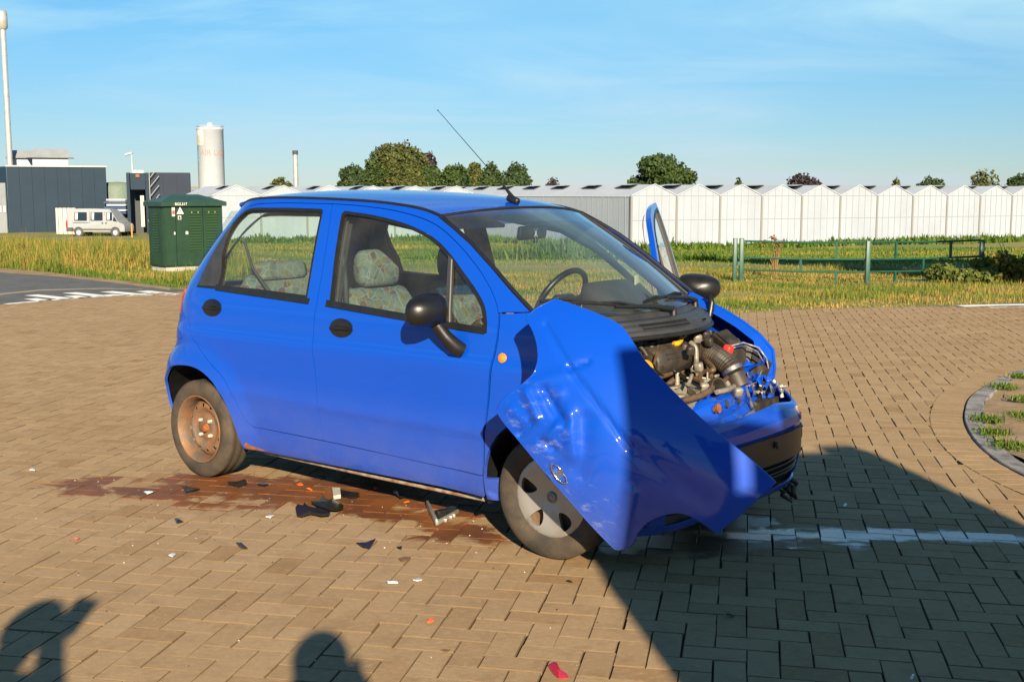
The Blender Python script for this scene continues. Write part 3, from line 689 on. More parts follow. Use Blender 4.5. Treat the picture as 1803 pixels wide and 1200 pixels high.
def flue(name, label, uc, vt, vb, w, Y, cap, lean=0.0):
    x = px2(uc, Y); z0, z1 = zat(vb, Y)-6.0, zat(vt, Y); r = w/2/FPX*Y
    t = thing(name, label, 'chimney', (x, Y, -1.8)); z0 += 1.8; z1 += 1.8
    b = MB(); b.tube([(0, 0, 0), (0, 0, z1*0.98)], r, 14)
    for q in (0.4, 0.62, 0.8): b.tube([(0, 0, z1*q), (0, 0, z1*q+0.06)], r*1.12, 14)
    b.build('pipe', M_STEEL, t)
    if cap == 'wide':
        b = MB(); b.lathe([(r*1.0, z1*0.915), (r*1.75, z1*0.925), (r*1.75, z1*0.985), (r*1.5, z1), (0, z1)], 16); b.build('silencer', M_STEEL, t)
    else:
        b = MB(); b.tube([(0, 0, z1*0.945), (0, 0, z1)], r*1.16, 12); b.build('soot_cap', M_VENT, t)
flue('steel_flue', 'tall pale steel flue with a thick head beside the dark hall', 22, 19, 290, 9.5, 101, 'wide')
flue('steel_flue', 'short steel chimney with a black top above the greenhouse', 522, 265, 330, 8.5, 125, 'black')
# ---- liquid gas tank
def tank():
    Y = 94.0; x = px2(374.5, Y); r = 22.5/FPX*Y; zt = zat(229, Y); zb = -1.8
    t = thing('gas_tank', 'tall white upright gas tank with faded red lettering behind the green cabinet', 'tank', (x, Y, 0))
    b = MB(); b.lathe([(r, zb), (r, zt-0.02), (r*1.03, zt), (r*1.03, zt+0.12), (r*0.9, zt+0.22), (0, zt+0.34)], 40); b.build('shell', M_TANK, t)
    b = MB(); b.lathe([(r*1.003, zt-1.2), (r*1.003, zt-0.02)], 14, Matrix.Rotation(PI+0.15, 4, 'Z'), ang=PI*0.36); b.build('grime_streak', M_TANKDIRT, t)
    b = MB(); b.lathe([(0.24, zt+0.25), (0.24, zt+0.55), (0.0, zt+0.6)], 12); b.build('top_valve', M_TANK, t)
    b = MB(); b.tube([(r*1.0*math.cos(a), r*1.0*math.sin(a), zt+0.3) for a in np.linspace(0, 2*PI, 24)[:-1]], 0.03, 5, closed=True); b.build('top_rail', M_TANK, t)
    M_T = mat('faded_red', (0.38, 0.19, 0.17), 0.7); M_B = mat('faded_blue', (0.16, 0.38, 0.55), 0.7)
    cu = bpy.data.curves.new('lettering', 'FONT'); cu.body = 'AIR LIQUIDE'; cu.size = 0.62; cu.extrude = 0.0
    to = bpy.data.objects.new('lettering', cu); COL.objects.link(to); bpy.context.view_layer.update()
    me = bpy.data.meshes.new_from_object(to.evaluated_get(bpy.context.evaluated_depsgraph_get())); bpy.data.objects.remove(to)
    bm = bmesh.new(); bm.from_mesh(me); bmesh.ops.triangulate(bm, faces=bm.faces); bmesh.ops.subdivide_edges(bm, edges=[e for e in bm.edges if e.calc_length() > 0.15], cuts=2, use_grid_fill=False)
    zc = zat(274, Y)
    a0 = PI*1.5-0.62
    for v_ in bm.verts:
        a = a0+v_.co.x/r; v_.co = Vector((math.cos(a)*(r+0.012), math.sin(a)*(r+0.012), zc+v_.co.y))
    bm.to_mesh(me); bm.free(); me.name = 'lettering'; link('lettering', me, M_T, t)
    b = MB()
    def q(a, z): return (math.cos(a)*(r+.012), math.sin(a)*(r+.012), zc+z)
    aa = a0-0.42
    for pts in (((0, 0.5), (0.10, 0.5), (0.10, -0.45), (0, -0.45)), ((0.10, -0.30), (0.26, -0.30), (0.26, -0.45), (0.10, -0.45)), ((0.22, 0.5), (0.32, 0.5), (0.32, -0.05), (0.22, -0.05)), ((0.16, 0.02), (0.38, 0.02), (0.27, -0.2))):
        b.add([q(aa+p[0], p[1]) for p in pts], [tuple(range(len(pts)))])
    b.build('emblem', M_B, t)
tank()
def clutter():
    Y = 104.0
    t = thing('storage_drum', 'big grey-green round tank seen between the two dark buildings', 'tank', (px2(208, Y), Y, -1.8)); r = 1.6
    b = MB(); b.lathe([(r, 0), (r, zat(330, Y)+1.8), (r*.8, zat(322, Y)+1.8), (0, zat(320, Y)+1.8)], 24); b.build('drum', mat('drum_green', (0.12, 0.16, 0.13), 0.7, var=0.15), t)
    b = MB(); b.bevbox(Matrix.Translation((-0.7, -1.5, zat(327, Y)+1.8)), (0.5, 0.3, 0.7), 0.1); b.build('drum_tap', mat('tap', (0.42, 0.45, 0.25), 0.7), t)
    Y = 102.0; t = thing('pallet_rack', 'dark rack stacked with white covered goods beside the dock', 'rack', (px2(207, Y), Y, -1.8))
    for k, v in enumerate((352, 361, 370)):
        z = zat(v, Y)+1.8; b = MB(); b.bevbox(Matrix.Translation((0.2, -0.6, z)), (1.7, 0.8, 0.20), 0.08); b.build('covered_load', M_TANK, t)
        b = MB(); b.box((0.1, -0.5, z-0.22), (1.9, 0.9, 0.14)); b.build('shelf', mat('rack_blue', (0.02, 0.05, 0.14), 0.6), t)
    b = MB(); b.box((0.1, 0.1, 1.2), (2.1, 0.2, 2.6)); b.build('rack_back', M_VENT, t)
    Y = 96.0; t = thing('white_screen', 'pale ribbed sheet screen standing behind the parked van', 'screen', (px2(98, Y), Y, -1.8)); W = px2(133, Y)-px2(98, Y); H_ = zat(366, Y)+1.8
    for k in range(9):
        b = MB(); b.box((W*(k+.5)/9, (0.1 if k % 2 else 0), H_/2), (W/9-.01, 0.06, H_)); b.build('sheet_rib', mat('sheet', (0.42, 0.41, 0.38), 0.6, var=0.1) if k == 0 else bpy.data.materials['sheet'], t)
    t = tag(one('tube', [(0, 0, 0), (0, 0, 1.1)], 0.06, 8).build('orange_marker', mat('marker', (0.55, 0.22, 0.03), 0.6)), 'thin orange marker post in the grass by the dock', 'post'); t.location = (px2(231, 88), 88, -1.8)
    Y = 120.0; t = thing('blue_tarpaulin', 'blue tarpaulin stretched between the dock and the white tank', 'tarpaulin', (px2(345, Y), Y, 0))
    b = MB(); z0, z1 = zat(350, Y), zat(335, Y); b.add([(0, 0, z0), (4.0, 0, z0), (4.3, 0, z1), (-0.4, 0, z1), (0, .2, z0), (4.0, .2, z0), (4.3, .2, z1), (-0.4, .2, z1)], [(0, 1, 2, 3), (7, 6, 5, 4), (3, 2, 6, 7)]); b.build('sheet', mat('tarp_blue', (0.03, 0.10, 0.32), 0.5, var=0.15, vscale=1), t)
clutter()
# ---- parked van
def van():
    Y = 92.0; L_ = 4.95; x0 = px2(124.5, Y)
    t = thing('parked_van', 'silver passenger van parked in front of the dark hall', 'van', (x0, Y, tz(x0, Y)-0.02), math.radians(-3.5))
    sc = (px2(229, Y)-x0)/L_
    t.scale = (sc, 1, 1)
    # side profile x along the van (rear at 0), z up
    prof = cm2([(0.02, 0.42), (0.0, 0.9), (0.06, 1.5), (0.16, 2.08), (0.30, 2.16), (2.0, 2.18), (3.3, 2.14), (3.75, 2.04), (4.15, 1.55), (4.45, 1.16), (4.85, 0.98), (4.95, 0.72), (4.93, 0.40)], 4) + [(0.4, 0.38)]
    M_VAN = mat('van_silver', (0.30, 0.315, 0.335), 0.4, metal=0.2, coat=0.4, var=0.04, vscale=2); M_VT = mat('van_trim', (0.06, 0.06, 0.065), 0.6)
    b = MB(); n = len(prof); ys = [(-0.95, 0.90), (-0.93, 0.985), (-0.6, 1.0), (0.6, 1.0), (0.93, 0.985), (0.95, 0.90)]; v = []; f = []
    for y, s_ in ys:
        for x, z in prof: zz = 0.40+(z-0.40)*1.0; v.append((2.5+(x-2.5)*s_ if False else x, y*1.0 - (0.16*max(0, (zz-1.25)/0.9)**1.3)*math.copysign(1, y)*(abs(y) > 0.7), zz if s_ == 1.0 else zz-(1-s_)*0.35*(zz > 1.8)))
    for j in range(len(ys)-1): f += [(j*n+i, (j+1)*n+i, (j+1)*n+(i+1) % n, j*n+(i+1) % n) for i in range(n)]
    f += [tuple(reversed(range(n))), tuple(range((len(ys)-1)*n, len(ys)*n))]
    b.add(v, f, False); bd = b.build('body', M_VAN, t, weld=True)
    def yside(z): return -(0.955-0.16*max(0, (z-1.25)/0.9)**1.3)
    def patch(name, pts, m, par, off=0.006):
        b = MB(); b.add([(x, yside(z)-off, z) for x, z in pts], [tuple(range(len(pts)))]); return b.build(name, m, par)
    for k, (xa, xb) in enumerate(((0.72, 1.78), (2.10, 3.12), (3.42, 3.92))):
        w = patch('side_window', [(xa, 1.26), (xb, 1.26), (xb-0.02, 1.90), (xa+0.02, 1.90)], M_DKGLASS, t)
        patch('curtain', [(xa+0.06 if k != 1 else xa+.1, 1.32), (xa+0.3, 1.32), (xa+0.3, 1.86), (xa+0.08, 1.86)], M_TANK, w, 0.010)
    patch('quarter_window', [(3.98, 1.22), (4.36, 1.16), (4.05, 1.62)], M_DKGLASS, t)
    patch('body_moulding', [(0.45, 0.50), (4.2, 0.50), (4.2, 0.62), (0.45, 0.62)], M_VT, t)
    patch('rear_bumper', [(0.0, 0.40), (0.62, 0.40), (0.62, 0.72), (0.02, 0.72)], M_VT, t)
    patch('slide_rail', [(0.6, 1.08), (1.95, 1.08), (1.95, 1.11), (0.6, 1.11)], M_VT, t)
    for x in (3.10, 3.40): patch('door_handle', [(x-.07, 1.0), (x+.07, 1.0), (x+.07, 1.12), (x-.07, 1.12)], M_VT, t)
    for x in (2.0, 3.28): patch('door_gap', [(x-.012, 0.62), (x+.012, 0.62), (x+.012, 2.0), (x-.012, 2.0)], M_VT, t, 0.004)
    b = MB(); b.box((0.06, -0.90, 0.98), (0.14, 0.16, 0.52), bev=0.02); b.build('tail_lamp', mat('van_lamp', (0.55, 0.02, 0.02), 0.3), t)
    b = MB(); b.add([(0.085, -0.70, 1.25), (0.085, 0.70, 1.25), (0.16, 0.62, 1.92), (0.16, -0.62, 1.92)], [(0, 3, 2, 1)]); b.build('rear_window', M_DKGLASS, t).location = (-0.10, 0, 0)
    for x in (1.05, 4.15):
        for sg in (-1, 1):
            w = bpy.data.objects.new('wheel', None); COL.objects.link(w); w.parent = t; w.location = (x, sg*0.86, 0.33); w.rotation_euler = (PI/2*(-sg if sg > 0 else 1), 0, 0)
            b = MB(); b.lathe([(0.20, -0.1), (0.30, -0.11), (0.33, -0.08), (0.33, 0.08), (0.30, 0.11), (0.2, 0.1)], 22); b.build('tyre', M_VT, w)
            b = MB(); b.lathe([(0.0, 0.10), (0.12, 0.11), (0.21, 0.10)], 18); b.build('hubcap', M_TANK, w)
        b = MB(); b.lathe([(0.34, 0.0), (0.42, 0.0)], 18, Matrix.Translation((x, -0.962, 0.36)) @ Matrix.Rotation(PI/2, 4, 'X'), ang=PI); b.build('arch_trim', M_VT, t)
        b = MB(); b.lathe([(0.0, 0.004), (0.37, 0.004)], 20, Matrix.Translation((x, -0.958, 0.36)) @ Matrix.Rotation(PI/2, 4, 'X')); b.build('arch_shade_disc', M_VENT, t)  # flat dark disc painted in for the shade inside the wheel arch
van()
# ---- electricity cabinet
def cabinet():
    C = gp(291, 478, -0.03); al = math.radians(24); rz = -al + math.atan2(-C.x, C.y)*(-1)
    vx = Vector((C.x, C.y)).normalized()                 # view direction
    fr = Vector((vx.y, -vx.x)); R_ = Matrix.Rotation(al, 2)
    ex = Vector((fr.x*math.cos(al)-fr.y*math.sin(al), fr.x*math.sin(al)+fr.y*math.cos(al)))   # along the front face, to the right
    rot = math.atan2(ex.y, ex.x)
    t = thing('electricity_cabinet', 'dark green electricity cabinet with louvred doors and a warning triangle', 'cabinet', (C.x, C.y, -0.03), rot)
    W, D, H_ = 1.28, 0.72, 1.30
    b = MB(); b.box((W/2, D/2, 0.02), (W-0.06, D-0.06, 0.12)); b.build('plinth', mat('plinth_concrete', (0.36, 0.34, 0.31), 0.85, var=0.15), t)
    b = MB(); b.box((W/2, D/2, 0.09+(H_-0.09)/2), (W, D, H_-0.09)); b.build('body', M_GREENP, t)
    o = 0.07; z0, z1, z2 = H_, H_+0.085, H_+0.235
    b = MB(); b.add([(-o, -o, z0), (W+o, -o, z0), (W+o, D+o, z0), (-o, D+o, z0), (-o, -o, z1), (W+o, -o, z1), (W+o, D+o, z1), (-o, D+o, z1), (0.34, D*0.5, z2), (W-0.34, D*0.5, z2)],
          [(3, 2, 1, 0), (0, 1, 5, 4), (1, 2, 6, 5), (2, 3, 7, 6), (3, 0, 4, 7), (4, 5, 9, 8), (5, 6, 9), (6, 7, 8, 9), (7, 4, 8)]); b.build('roof', M_GREENR, t)
    doors_ = [(0.015, W*0.36), (W*0.37, W*0.985)]
    def louvre(par, x0, x1, z0, z1, n, face):
        for k in range(n):
            z = z0+(z1-z0)*(k+.5)/n; b = MB(); h = (z1-z0)/n*0.55
            if face == 'f': b.add([(x0, -0.022, z-h/2), (x1, -0.022, z-h/2), (x1, -0.040, z-h/2+0.004), (x0, -0.040, z-h/2+.004), (x0, -0.022, z+h/2), (x1, -0.022, z+h/2)], [(3, 2, 5, 4), (0, 1, 2, 3)])
            else: b.add([(-0.012, x0, z-h/2), (-0.012, x1, z-h/2), (-0.028, x1, z-h/2+.004), (-0.028, x0, z-h/2+.004), (-0.012, x0, z+h/2), (-0.012, x1, z+h/2)], [(2, 3, 4, 5), (3, 2, 1, 0)])
            b.build('louvre_slat', mat('slat_green', (0.020, 0.050, 0.016), 0.5) if 'slat_green' not in bpy.data.materials else bpy.data.materials['slat_green'], par)
    for i, (a, c) in enumerate(((0.02, 0.245), (0.26, 0.83), (0.845, 1.26))):
        b = MB(); b.box(((a+c)/2, -0.010, 0.11+(H_-0.13)/2), (c-a, 0.022, H_-0.15)); dr = b.build('door', M_GREENP, t)
    dd = [o_ for o_ in t.children if o_.name.startswith('door')]
    louvre(dd[1], 0.30, 0.56, 0.42, 1.20, 14, 'f') if False else None
    louvre(dd[1], 0.53, 0.79, 0.40, 1.22, 15, 'f'); louvre(dd[2], 0.90, 1.16, 0.40, 1.22, 15, 'f')
    b = MB(); b.box((-0.006, D/2, 0.11+(H_-0.13)/2), (0.014, D-0.06, H_-0.15)); sd = b.build('side_door', M_GREENP, t)
    louvre(sd, 0.20, 0.50, 0.38, 1.16, 15, 's')
    # signs
    def plate(pts, m, par, y=-0.026): b = MB(); n = len(pts); b.add([(x, y, z) for x, z in pts]+[(x, y+.003, z) for x, z in pts], [tuple(range(n))]+[(i, n+i, n+(i+1) % n, (i+1) % n) for i in range(n)]); return b.build('sign', m, par)
    M_SW = mat('sign_white', (0.72, 0.70, 0.64), 0.5, var=0.06); M_SR = mat('sign_red', (0.55, 0.05, 0.05), 0.5); M_SK = mat('sign_black', (0.02, 0.02, 0.02), 0.5)
    s = plate([(0.275, 1.145), (0.425, 1.145), (0.350, 1.285)], M_SW, dd[1])
    b = MB(); b.add([(0.356, -0.029, 1.250), (0.335, -0.029, 1.205), (0.352, -0.029, 1.205), (0.344, -0.029, 1.160), (0.368, -0.029, 1.215), (0.352, -0.029, 1.215)], [(0, 1, 2, 5), (5, 2, 3, 4)]); b.build('bolt_symbol', M_SK, s)
    s = plate([(0.295, 1.03), (0.37, 1.03), (0.37, 1.115), (0.295, 1.115)], mat('sign_grey', (0.40, 0.36, 0.31), 0.6), dd[1])
    b = MB(); b.add([(0.315, -0.029, 1.045), (0.35, -0.029, 1.045), (0.345, -0.029, 1.095), (0.322, -0.029, 1.095)], [(0, 1, 2, 3)]); b.build('figure_symbol', M_SK, s)
    plate([(0.455, 0.735), (0.505, 0.735), (0.505, 0.795), (0.455, 0.795)], M_SW, dd[1])
    s = plate([(0.175, 1.10), (0.235, 1.10), (0.235, 1.275), (0.175, 1.275)], M_SW, dd[0]); b = MB(); b.add([(0.18, -0.029, 1.14), (0.23, -0.029, 1.14), (0.23, -0.029, 1.215), (0.18, -0.029, 1.215)], [(0, 1, 2, 3)]); b.build('red_field', M_SR, s)
    plate([(0.205, 0.735), (0.23, 0.735), (0.23, 0.785), (0.205, 0.785)], M_SW, dd[0])
    for x in (0.59, 0.73, 0.96, 1.10):
        plate([(x-.014, 1.165), (x+.014, 1.165), (x, 1.195)], mat('sticker_ochre', (0.40, 0.33, 0.10), 0.6) if 'sticker_ochre' not in bpy.data.materials else bpy.data.materials['sticker_ochre'], dd[1] if x < .85 else dd[2], -0.044)
    cu = bpy.data.curves.new('number', 'FONT'); cu.body = 'BGS.517'; cu.size = 0.075; cu.extrude = 0.002
    to = bpy.data.objects.new('roof_number', cu); COL.objects.link(to); bpy.context.view_layer.update(); me = bpy.data.meshes.new_from_object(to.evaluated_get(bpy.context.evaluated_depsgraph_get())); bpy.data.objects.remove(to)
    link('roof_number', me, M_SW, t, (0.22, -o-0.004, H_+0.018), (PI/2, 0, 0))
cabinet()
# ---- field gate, two leaves
def gate():
    a, m_, c = Vector((4.05, 20.6)), Vector((6.10, 20.0)), Vector((8.45, 21.0))
    zt, zm, zl, zb_ = 0.69, 0.40, 0.185, -0.03
    def leaf(p, q, stubs, label, bottom):
        t = thing('field_gate', label, 'gate', (p.x, p.y, 0), math.atan2((q-p).y, (q-p).x)); L_ = (q-p).length
        for nm, z in (('top_rail', zt), ('middle_rail', zm), ('lower_rail', zl)):
            b = MB(); b.tube([(0.05, 0, z), (L_/2, 0, z-0.015), (L_-.05, 0, z)], 0.017, 8); b.build(nm, M_GATE, t)
        if bottom: b = MB(); b.tube([(-0.1, 0, zb_), (L_*0.58, 0, zb_+.01)], 0.022, 8); b.build('bottom_rail', M_GATE, t)
        for x, z0, z1 in stubs: b = MB(); b.box((x*L_, 0, (z0+z1)/2), (0.04, 0.03, z1-z0)); b.build('strut', M_GATE, t)
        return t
    leaf(a, m_, [(0.48, zl, zm), (0.76, zm, zt), (0.76, -.05, zl)], 'green tubular gate leaf hung on the pair of posts by the dry plant', False)
    leaf(m_, c, [(0.24, zm, zt), (0.48, zl, zm), (0.72, zm, zt), (0.24, -.12, zl)], 'green tubular gate leaf that runs into the yellowing bush', True)
    for p, lab, h, two in ((a, 'double green gate post standing before the dry brown plant', 0.74, True), (m_, 'green gate post where the two gate leaves meet', 0.72, False), (c, 'green gate post beside the yellowing bush', 0.70, False)):
        t = thing('gate_post', lab, 'post', (p.x, p.y-0.02, 0), 0)
        b = MB(); b.box((0, 0, h/2-.15), (0.075, 0.075, h+.3), bev=0.006); b.build('post_tube', M_GATE, t)
        if two: b = MB(); b.box((-0.11, 0.02, h/2-.15), (0.07, 0.07, h+.3), bev=0.006); b.build('post_tube', M_GATE, t); b = MB(); b.box((-0.05, -0.0, 0.30), (0.05, 0.1, 0.06)); b.build('latch', M_GATE, t)
gate()
# ================================================================ grass, trees, shrubs
def blades(name, pts, h, w, rnd, m, lean=0.35, parent=None, bend=True):
    """pts (n,3) feet; one bent blade each"""
    n = len(pts); a = RNG.random(n)*2*PI; la = RNG.random(n)*2*PI; ln = np.abs(RNG.normal(0, lean, n))
    dx, dy = np.cos(a)*w/2, np.sin(a)*w/2
    tip = pts + np.stack([np.cos(la)*ln*h, np.sin(la)*ln*h, h*np.sqrt(np.maximum(0.15, 1-np.minimum(ln, .9)**2))], 1)
    mid = pts*0.5+tip*0.5; mid[:, 2] += h*0.10; mid[:, :2] = pts[:, :2]+(tip[:, :2]-pts[:, :2])*0.35
    A = pts.copy(); A[:, 0] -= dx; A[:, 1] -= dy; B = pts.copy(); B[:, 0] += dx; B[:, 1] += dy
    C = mid.copy(); C[:, 0] += dx*.75; C[:, 1] += dy*.75; D = mid.copy(); D[:, 0] -= dx*.75; D[:, 1] -= dy*.75
    V = np.stack([A, B, C, D, tip], 1).reshape(-1, 3); o = (np.arange(n)*5)[:, None]
    F = np.concatenate([o+np.array([[0, 1, 2]]), o+np.array([[0, 2, 3]]), o+np.array([[3, 2, 4]])], 1).reshape(-1, 3)
    return np_mesh(name, V, F, m, parent, np.repeat(rnd, 3))
M_GRASS = attr_mat('grass_blades', [(0.0, (0.028, 0.062, 0.008)), (0.3, (0.075, 0.145, 0.012)), (0.5, (0.145, 0.175, 0.020)), (0.7, (0.28, 0.20, 0.05)), (1.0, (0.47, 0.29, 0.075))], 0.7, trans=0.25)
def fn(x, y, s, seed=0):                        # cheap smooth noise
    return (np.sin(x*s+seed)*np.cos(y*s*1.3+seed*2.1)+np.sin(x*s*2.3+1.7+seed)*np.cos(y*s*2.9+seed)+0.6*np.sin(x*s*5.1+y*s*4.3+seed))/2.6
def scatter(n, poly):
    P = np.array(poly); lo, hi = P.min(0), P.max(0); out = np.zeros((0, 2))
    while len(out) < n:
        q = lo+RNG.random((n*2, 2))*(hi-lo); x, y = q[:, 0], q[:, 1]; c = np.zeros(len(q), bool); j = len(P)-1
        for i in range(len(P)):
            xi, yi = P[i]; xj, yj = P[j]; cond = ((yi > y) != (yj > y)); xx = (xj-xi)*(y-yi)/((yj-yi) if yj != yi else 1e-9)+xi
            c ^= cond & (x < xx); j = i
        out = np.concatenate([out, q[c]])
    return out[:n]
def foot(q): return np.stack([q[:, 0], q[:, 1], terrain_z(q[:, 0], q[:, 1])-0.01], 1)
def build_grass():
    # left verge: tall dry stand in front, green behind
    left = [(-5.0, 19.0), (-5.8, 19.4), (-7.2, 20.8), (-8.9, 22.6), (-10.6, 24.0), (-14.3, 26.9), (-20, 30.5), (-22, 36), (-12, 34), (-6, 27), (-4.0, 19.6)]
    q = scatter(70000, left); d = np.clip((fn(q[:, 0], q[:, 1], 0.9)+0.25), -1, 1)
    near = np.interp(q[:, 1]+0.83*q[:, 0], [14.5, 16.0, 20], [0.0, 1.0, 1.0])
    h = (0.10+0.42*near*(0.6+0.4*RNG.random(len(q))))*(0.75+0.5*RNG.random(len(q)))
    pat = np.clip(0.55+0.9*fn(q[:, 0], q[:, 1], 1.3, 8)+0.5*fn(q[:, 0], q[:, 1], 3.7, 2), 0.12, 1.3); h *= pat
    h *= np.clip(np.hypot(q[:, 0]+6.3, q[:, 1]-22.6)/2.4-0.25, 0.18, 1)      # kept short round the cabinet
    rn = np.clip(0.58+0.26*d+0.2*fn(q[:, 0], q[:, 1], 2.9, 5)+RNG.normal(0, .14, len(q))-0.30*(1-near)-0.25*np.clip((0.6-pat)*1.5, 0, 1), 0, 1)
    rn = np.where(RNG.random(len(q)) < 0.28, 0.15+0.35*RNG.random(len(q)), rn)
    tag(blades('tall_grass', foot(q), h, 0.007+0.008*RNG.random(len(q)), rn, M_GRASS, 0.30), 'tall dry golden grass along the road verge', 'grass', kind='stuff')
    # right verge up to the gate
    right = [(-4.2, 18.4), (-2.4, 17.4), (0.5, 15.8), (2.8, 15.0), (3.9, 15.55), (5.5, 15.95), (7.2, 16.5), (11, 17.6), (15, 18.6), (16, 25), (5, 25), (-4.5, 22)]
    q = scatter(95000, right); d = fn(q[:, 0], q[:, 1], 0.8, 3)
    edge = np.interp(q[:, 1]-(15.0+0.18*np.maximum(0, q[:, 0]-2.8)+0.62*np.maximum(0, 2.8-q[:, 0])), [0, 1.2, 3.5], [0, 1, 0.9])
    h = (0.03+0.115*np.clip(0.35+0.7*d+0.4*fn(q[:, 0], q[:, 1], 2.6, 6), 0, 1.2)*edge)*(0.4+1.1*RNG.random(len(q)))
    rn = np.clip(0.50+0.30*fn(q[:, 0], q[:, 1], 0.9, 9)+0.22*fn(q[:, 0], q[:, 1], 3.1, 4)+RNG.normal(0, .10, len(q))+0.24*(1-edge)+0.06, 0, 1)
    tag(blades('verge_grass', foot(q), h, 0.007+0.007*RNG.random(len(q)), rn, M_GRASS, 0.45), 'short green and straw coloured grass between paving and gate', 'grass', kind='stuff')
    # meadow
    mead = [(-4.5, 21), (5, 24), (16, 24.5), (34, 60), (34, 72), (14, 69.5), (6, 66.5), (-8, 83), (-30, 80), (-46, 95), (-46, 86), (-13, 33), (-6, 26.5)]
    q = scatter(120000, mead); Y = q[:, 1]
    bandv = fn(q[:, 0]*0.3, q[:, 1], 0.33, 5)+0.5*fn(q[:, 0], q[:, 1], 0.6, 2)
    dist = np.clip((Y-22)/45, 0, 1)
    h = (0.045+0.10*dist)*(0.4+1.1*RNG.random(len(q)))*(1+0.5*np.clip(bandv, -.6, 1)); w = (0.014+0.05*dist)*(0.7+0.6*RNG.random(len(q)))
    dry = np.where(q[:, 0] < -6, 0.12, 0.0)
    rn = np.clip(0.38+0.30*bandv+dry+RNG.normal(0, .07, len(q)), 0.05, 0.95)
    tag(blades('meadow_grass', foot(q), h, w, rn, M_GRASS, 0.45), 'green and dry meadow grass between the gate and the greenhouses', 'grass', kind='stuff')
    # weeds at the greenhouse foot
    L = []
    for c0, n_, ln_ in ((Vector((6.93, 68.1)), 9000, 48), (_b0, 4500, 19)):
        s = RNG.random(n_)*ln_; o = -RNG.random(n_)*2.0; L.append(np.stack([c0.x+GA.x*s+GN.x*o, c0.y+GA.y*s+GN.y*o], 1))
    s = RNG.random(4500)*34; o = RNG.random(4500)*2.2; L.append(np.stack([6.93+GN.x*s-GA.x*o, 68.1+GN.y*s-GA.y*o], 1))
    q = np.concatenate(L); hh = 0.18+0.36*np.clip(0.5+fn(q[:, 0], q[:, 1], 0.7, 4), 0, 1.3)
    tag(blades('weeds', foot(q), hh*(0.5+0.8*RNG.random(len(q))), 0.10+0.10*RNG.random(len(q)), np.clip(0.27+RNG.normal(0, .12, len(q)), 0, .6), M_GRASS, 0.6), 'bushy green weeds along the foot of the greenhouses', 'weeds', kind='stuff')
    # tall weed bank half way (seen through the windscreen)
    s = RNG.random(9000); q = np.stack([-9+s*17, 43+3.5*RNG.random(9000)+2*np.sin(s*5)], 1); hh = 0.15+0.75*np.clip(fn(q[:, 0], q[:, 1], 0.5, 7)+0.55, 0, 1.2)*np.clip(1-np.abs(s-.62)/.45, 0, 1)
    tag(blades('weed_bank', foot(q), hh*(0.5+0.7*RNG.random(9000)), 0.06+0.05*RNG.random(9000), np.clip(0.2+RNG.normal(0, .12, 9000), 0, .6), M_GRASS, 0.6), 'bank of taller green weeds out in the meadow', 'weeds', kind='stuff')
    # tufts inside the kerb
    cs = [gp(1741, 745), gp(1748, 768), gp(1803, 708), gp(1800, 738), gp(1815, 745), gp(1775, 790), gp(1768, 686), gp(1800, 668), gp(1850, 700)]
    P = []
    for c in cs: P.append(np.stack([c.x+RNG.normal(0, .05, 240), c.y+RNG.normal(0, .06, 240), np.full(240, 0.02)], 1))
    P = np.concatenate(P); keep = np.array([not inpoly(p[0], p[1], PAVE) for p in P]); P = P[keep]; n = len(P)
    tag(blades('verge_tufts', P, 0.012+0.035*RNG.random(n), 0.008+0.006*RNG.random(n), np.clip(0.3+RNG.normal(0, .15, n), 0, 1), M_GRASS, 0.8), 'green weed tufts on the bare earth inside the kerb', 'weeds', kind='stuff')
build_grass()
M_BARK = mat('bark', (0.10, 0.075, 0.05), 0.9, var=0.3, vscale=6, bump=0.5, bscale=30)
def leafmat(name, dark, mid, lite): return attr_mat(name, [(0, dark), (0.5, mid), (1, lite)], 0.65, trans=0.2)
ML_G = leafmat('leaf_green', (0.020, 0.042, 0.010), (0.042, 0.072, 0.016), (0.075, 0.105, 0.025))
ML_O = leafmat('leaf_olive', (0.04, 0.055, 0.012), (0.075, 0.088, 0.022), (0.115, 0.118, 0.034))
ML_P = leafmat('leaf_purple', (0.022, 0.018, 0.022), (0.045, 0.032, 0.038), (0.075, 0.05, 0.055))
ML_D = leafmat('leaf_dark', (0.015, 0.035, 0.012), (0.035, 0.062, 0.020), (0.075, 0.11, 0.035))
def crown_mesh(name, lobes, nleaf, size, m, par, seed):
    rg = np.random.default_rng(seed); V = []; rn = []
    wts = np.array([l[1][0]*l[1][2] for l in lobes]); cnt = (wts/wts.sum()*nleaf).astype(int)
    for (c, r), k in zip(lobes, cnt):
        d = rg.normal(0, 1, (k, 3)); d /= np.linalg.norm(d, axis=1)[:, None]
        rad = (0.55+0.5*rg.random(k)**0.6)*(1+0.16*np.sin(d[:, 0]*7+seed)*np.cos(d[:, 2]*8+d[:, 1]*5))
        p = np.array(c)+d*rad[:, None]*np.array(r)
        e = rg.normal(0, 1, (k, 3)); e /= np.linalg.norm(e, axis=1)[:, None]; g = np.cross(e, d+rg.normal(0, .5, (k, 3))); g /= np.linalg.norm(g, axis=1)[:, None]+1e-9
        s = size*(0.6+0.8*rg.random(k))[:, None]
        V.append(np.stack([p-e*s-g*s*.6, p+e*s-g*s*.5, p+e*s*.8+g*s*.6, p-e*s*.9+g*s*.5], 1))
        rn.append(np.clip(0.5+rg.normal(0, .22, k)+0.12*np.sin(p[:, 0]*2.3)*np.cos(p[:, 2]*2.1), 0, 1))
    V = np.concatenate(V).reshape(-1, 3); F = np.arange(len(V)).reshape(-1, 4)
    return np_mesh(name, V, F, m, par, np.concatenate(rn))
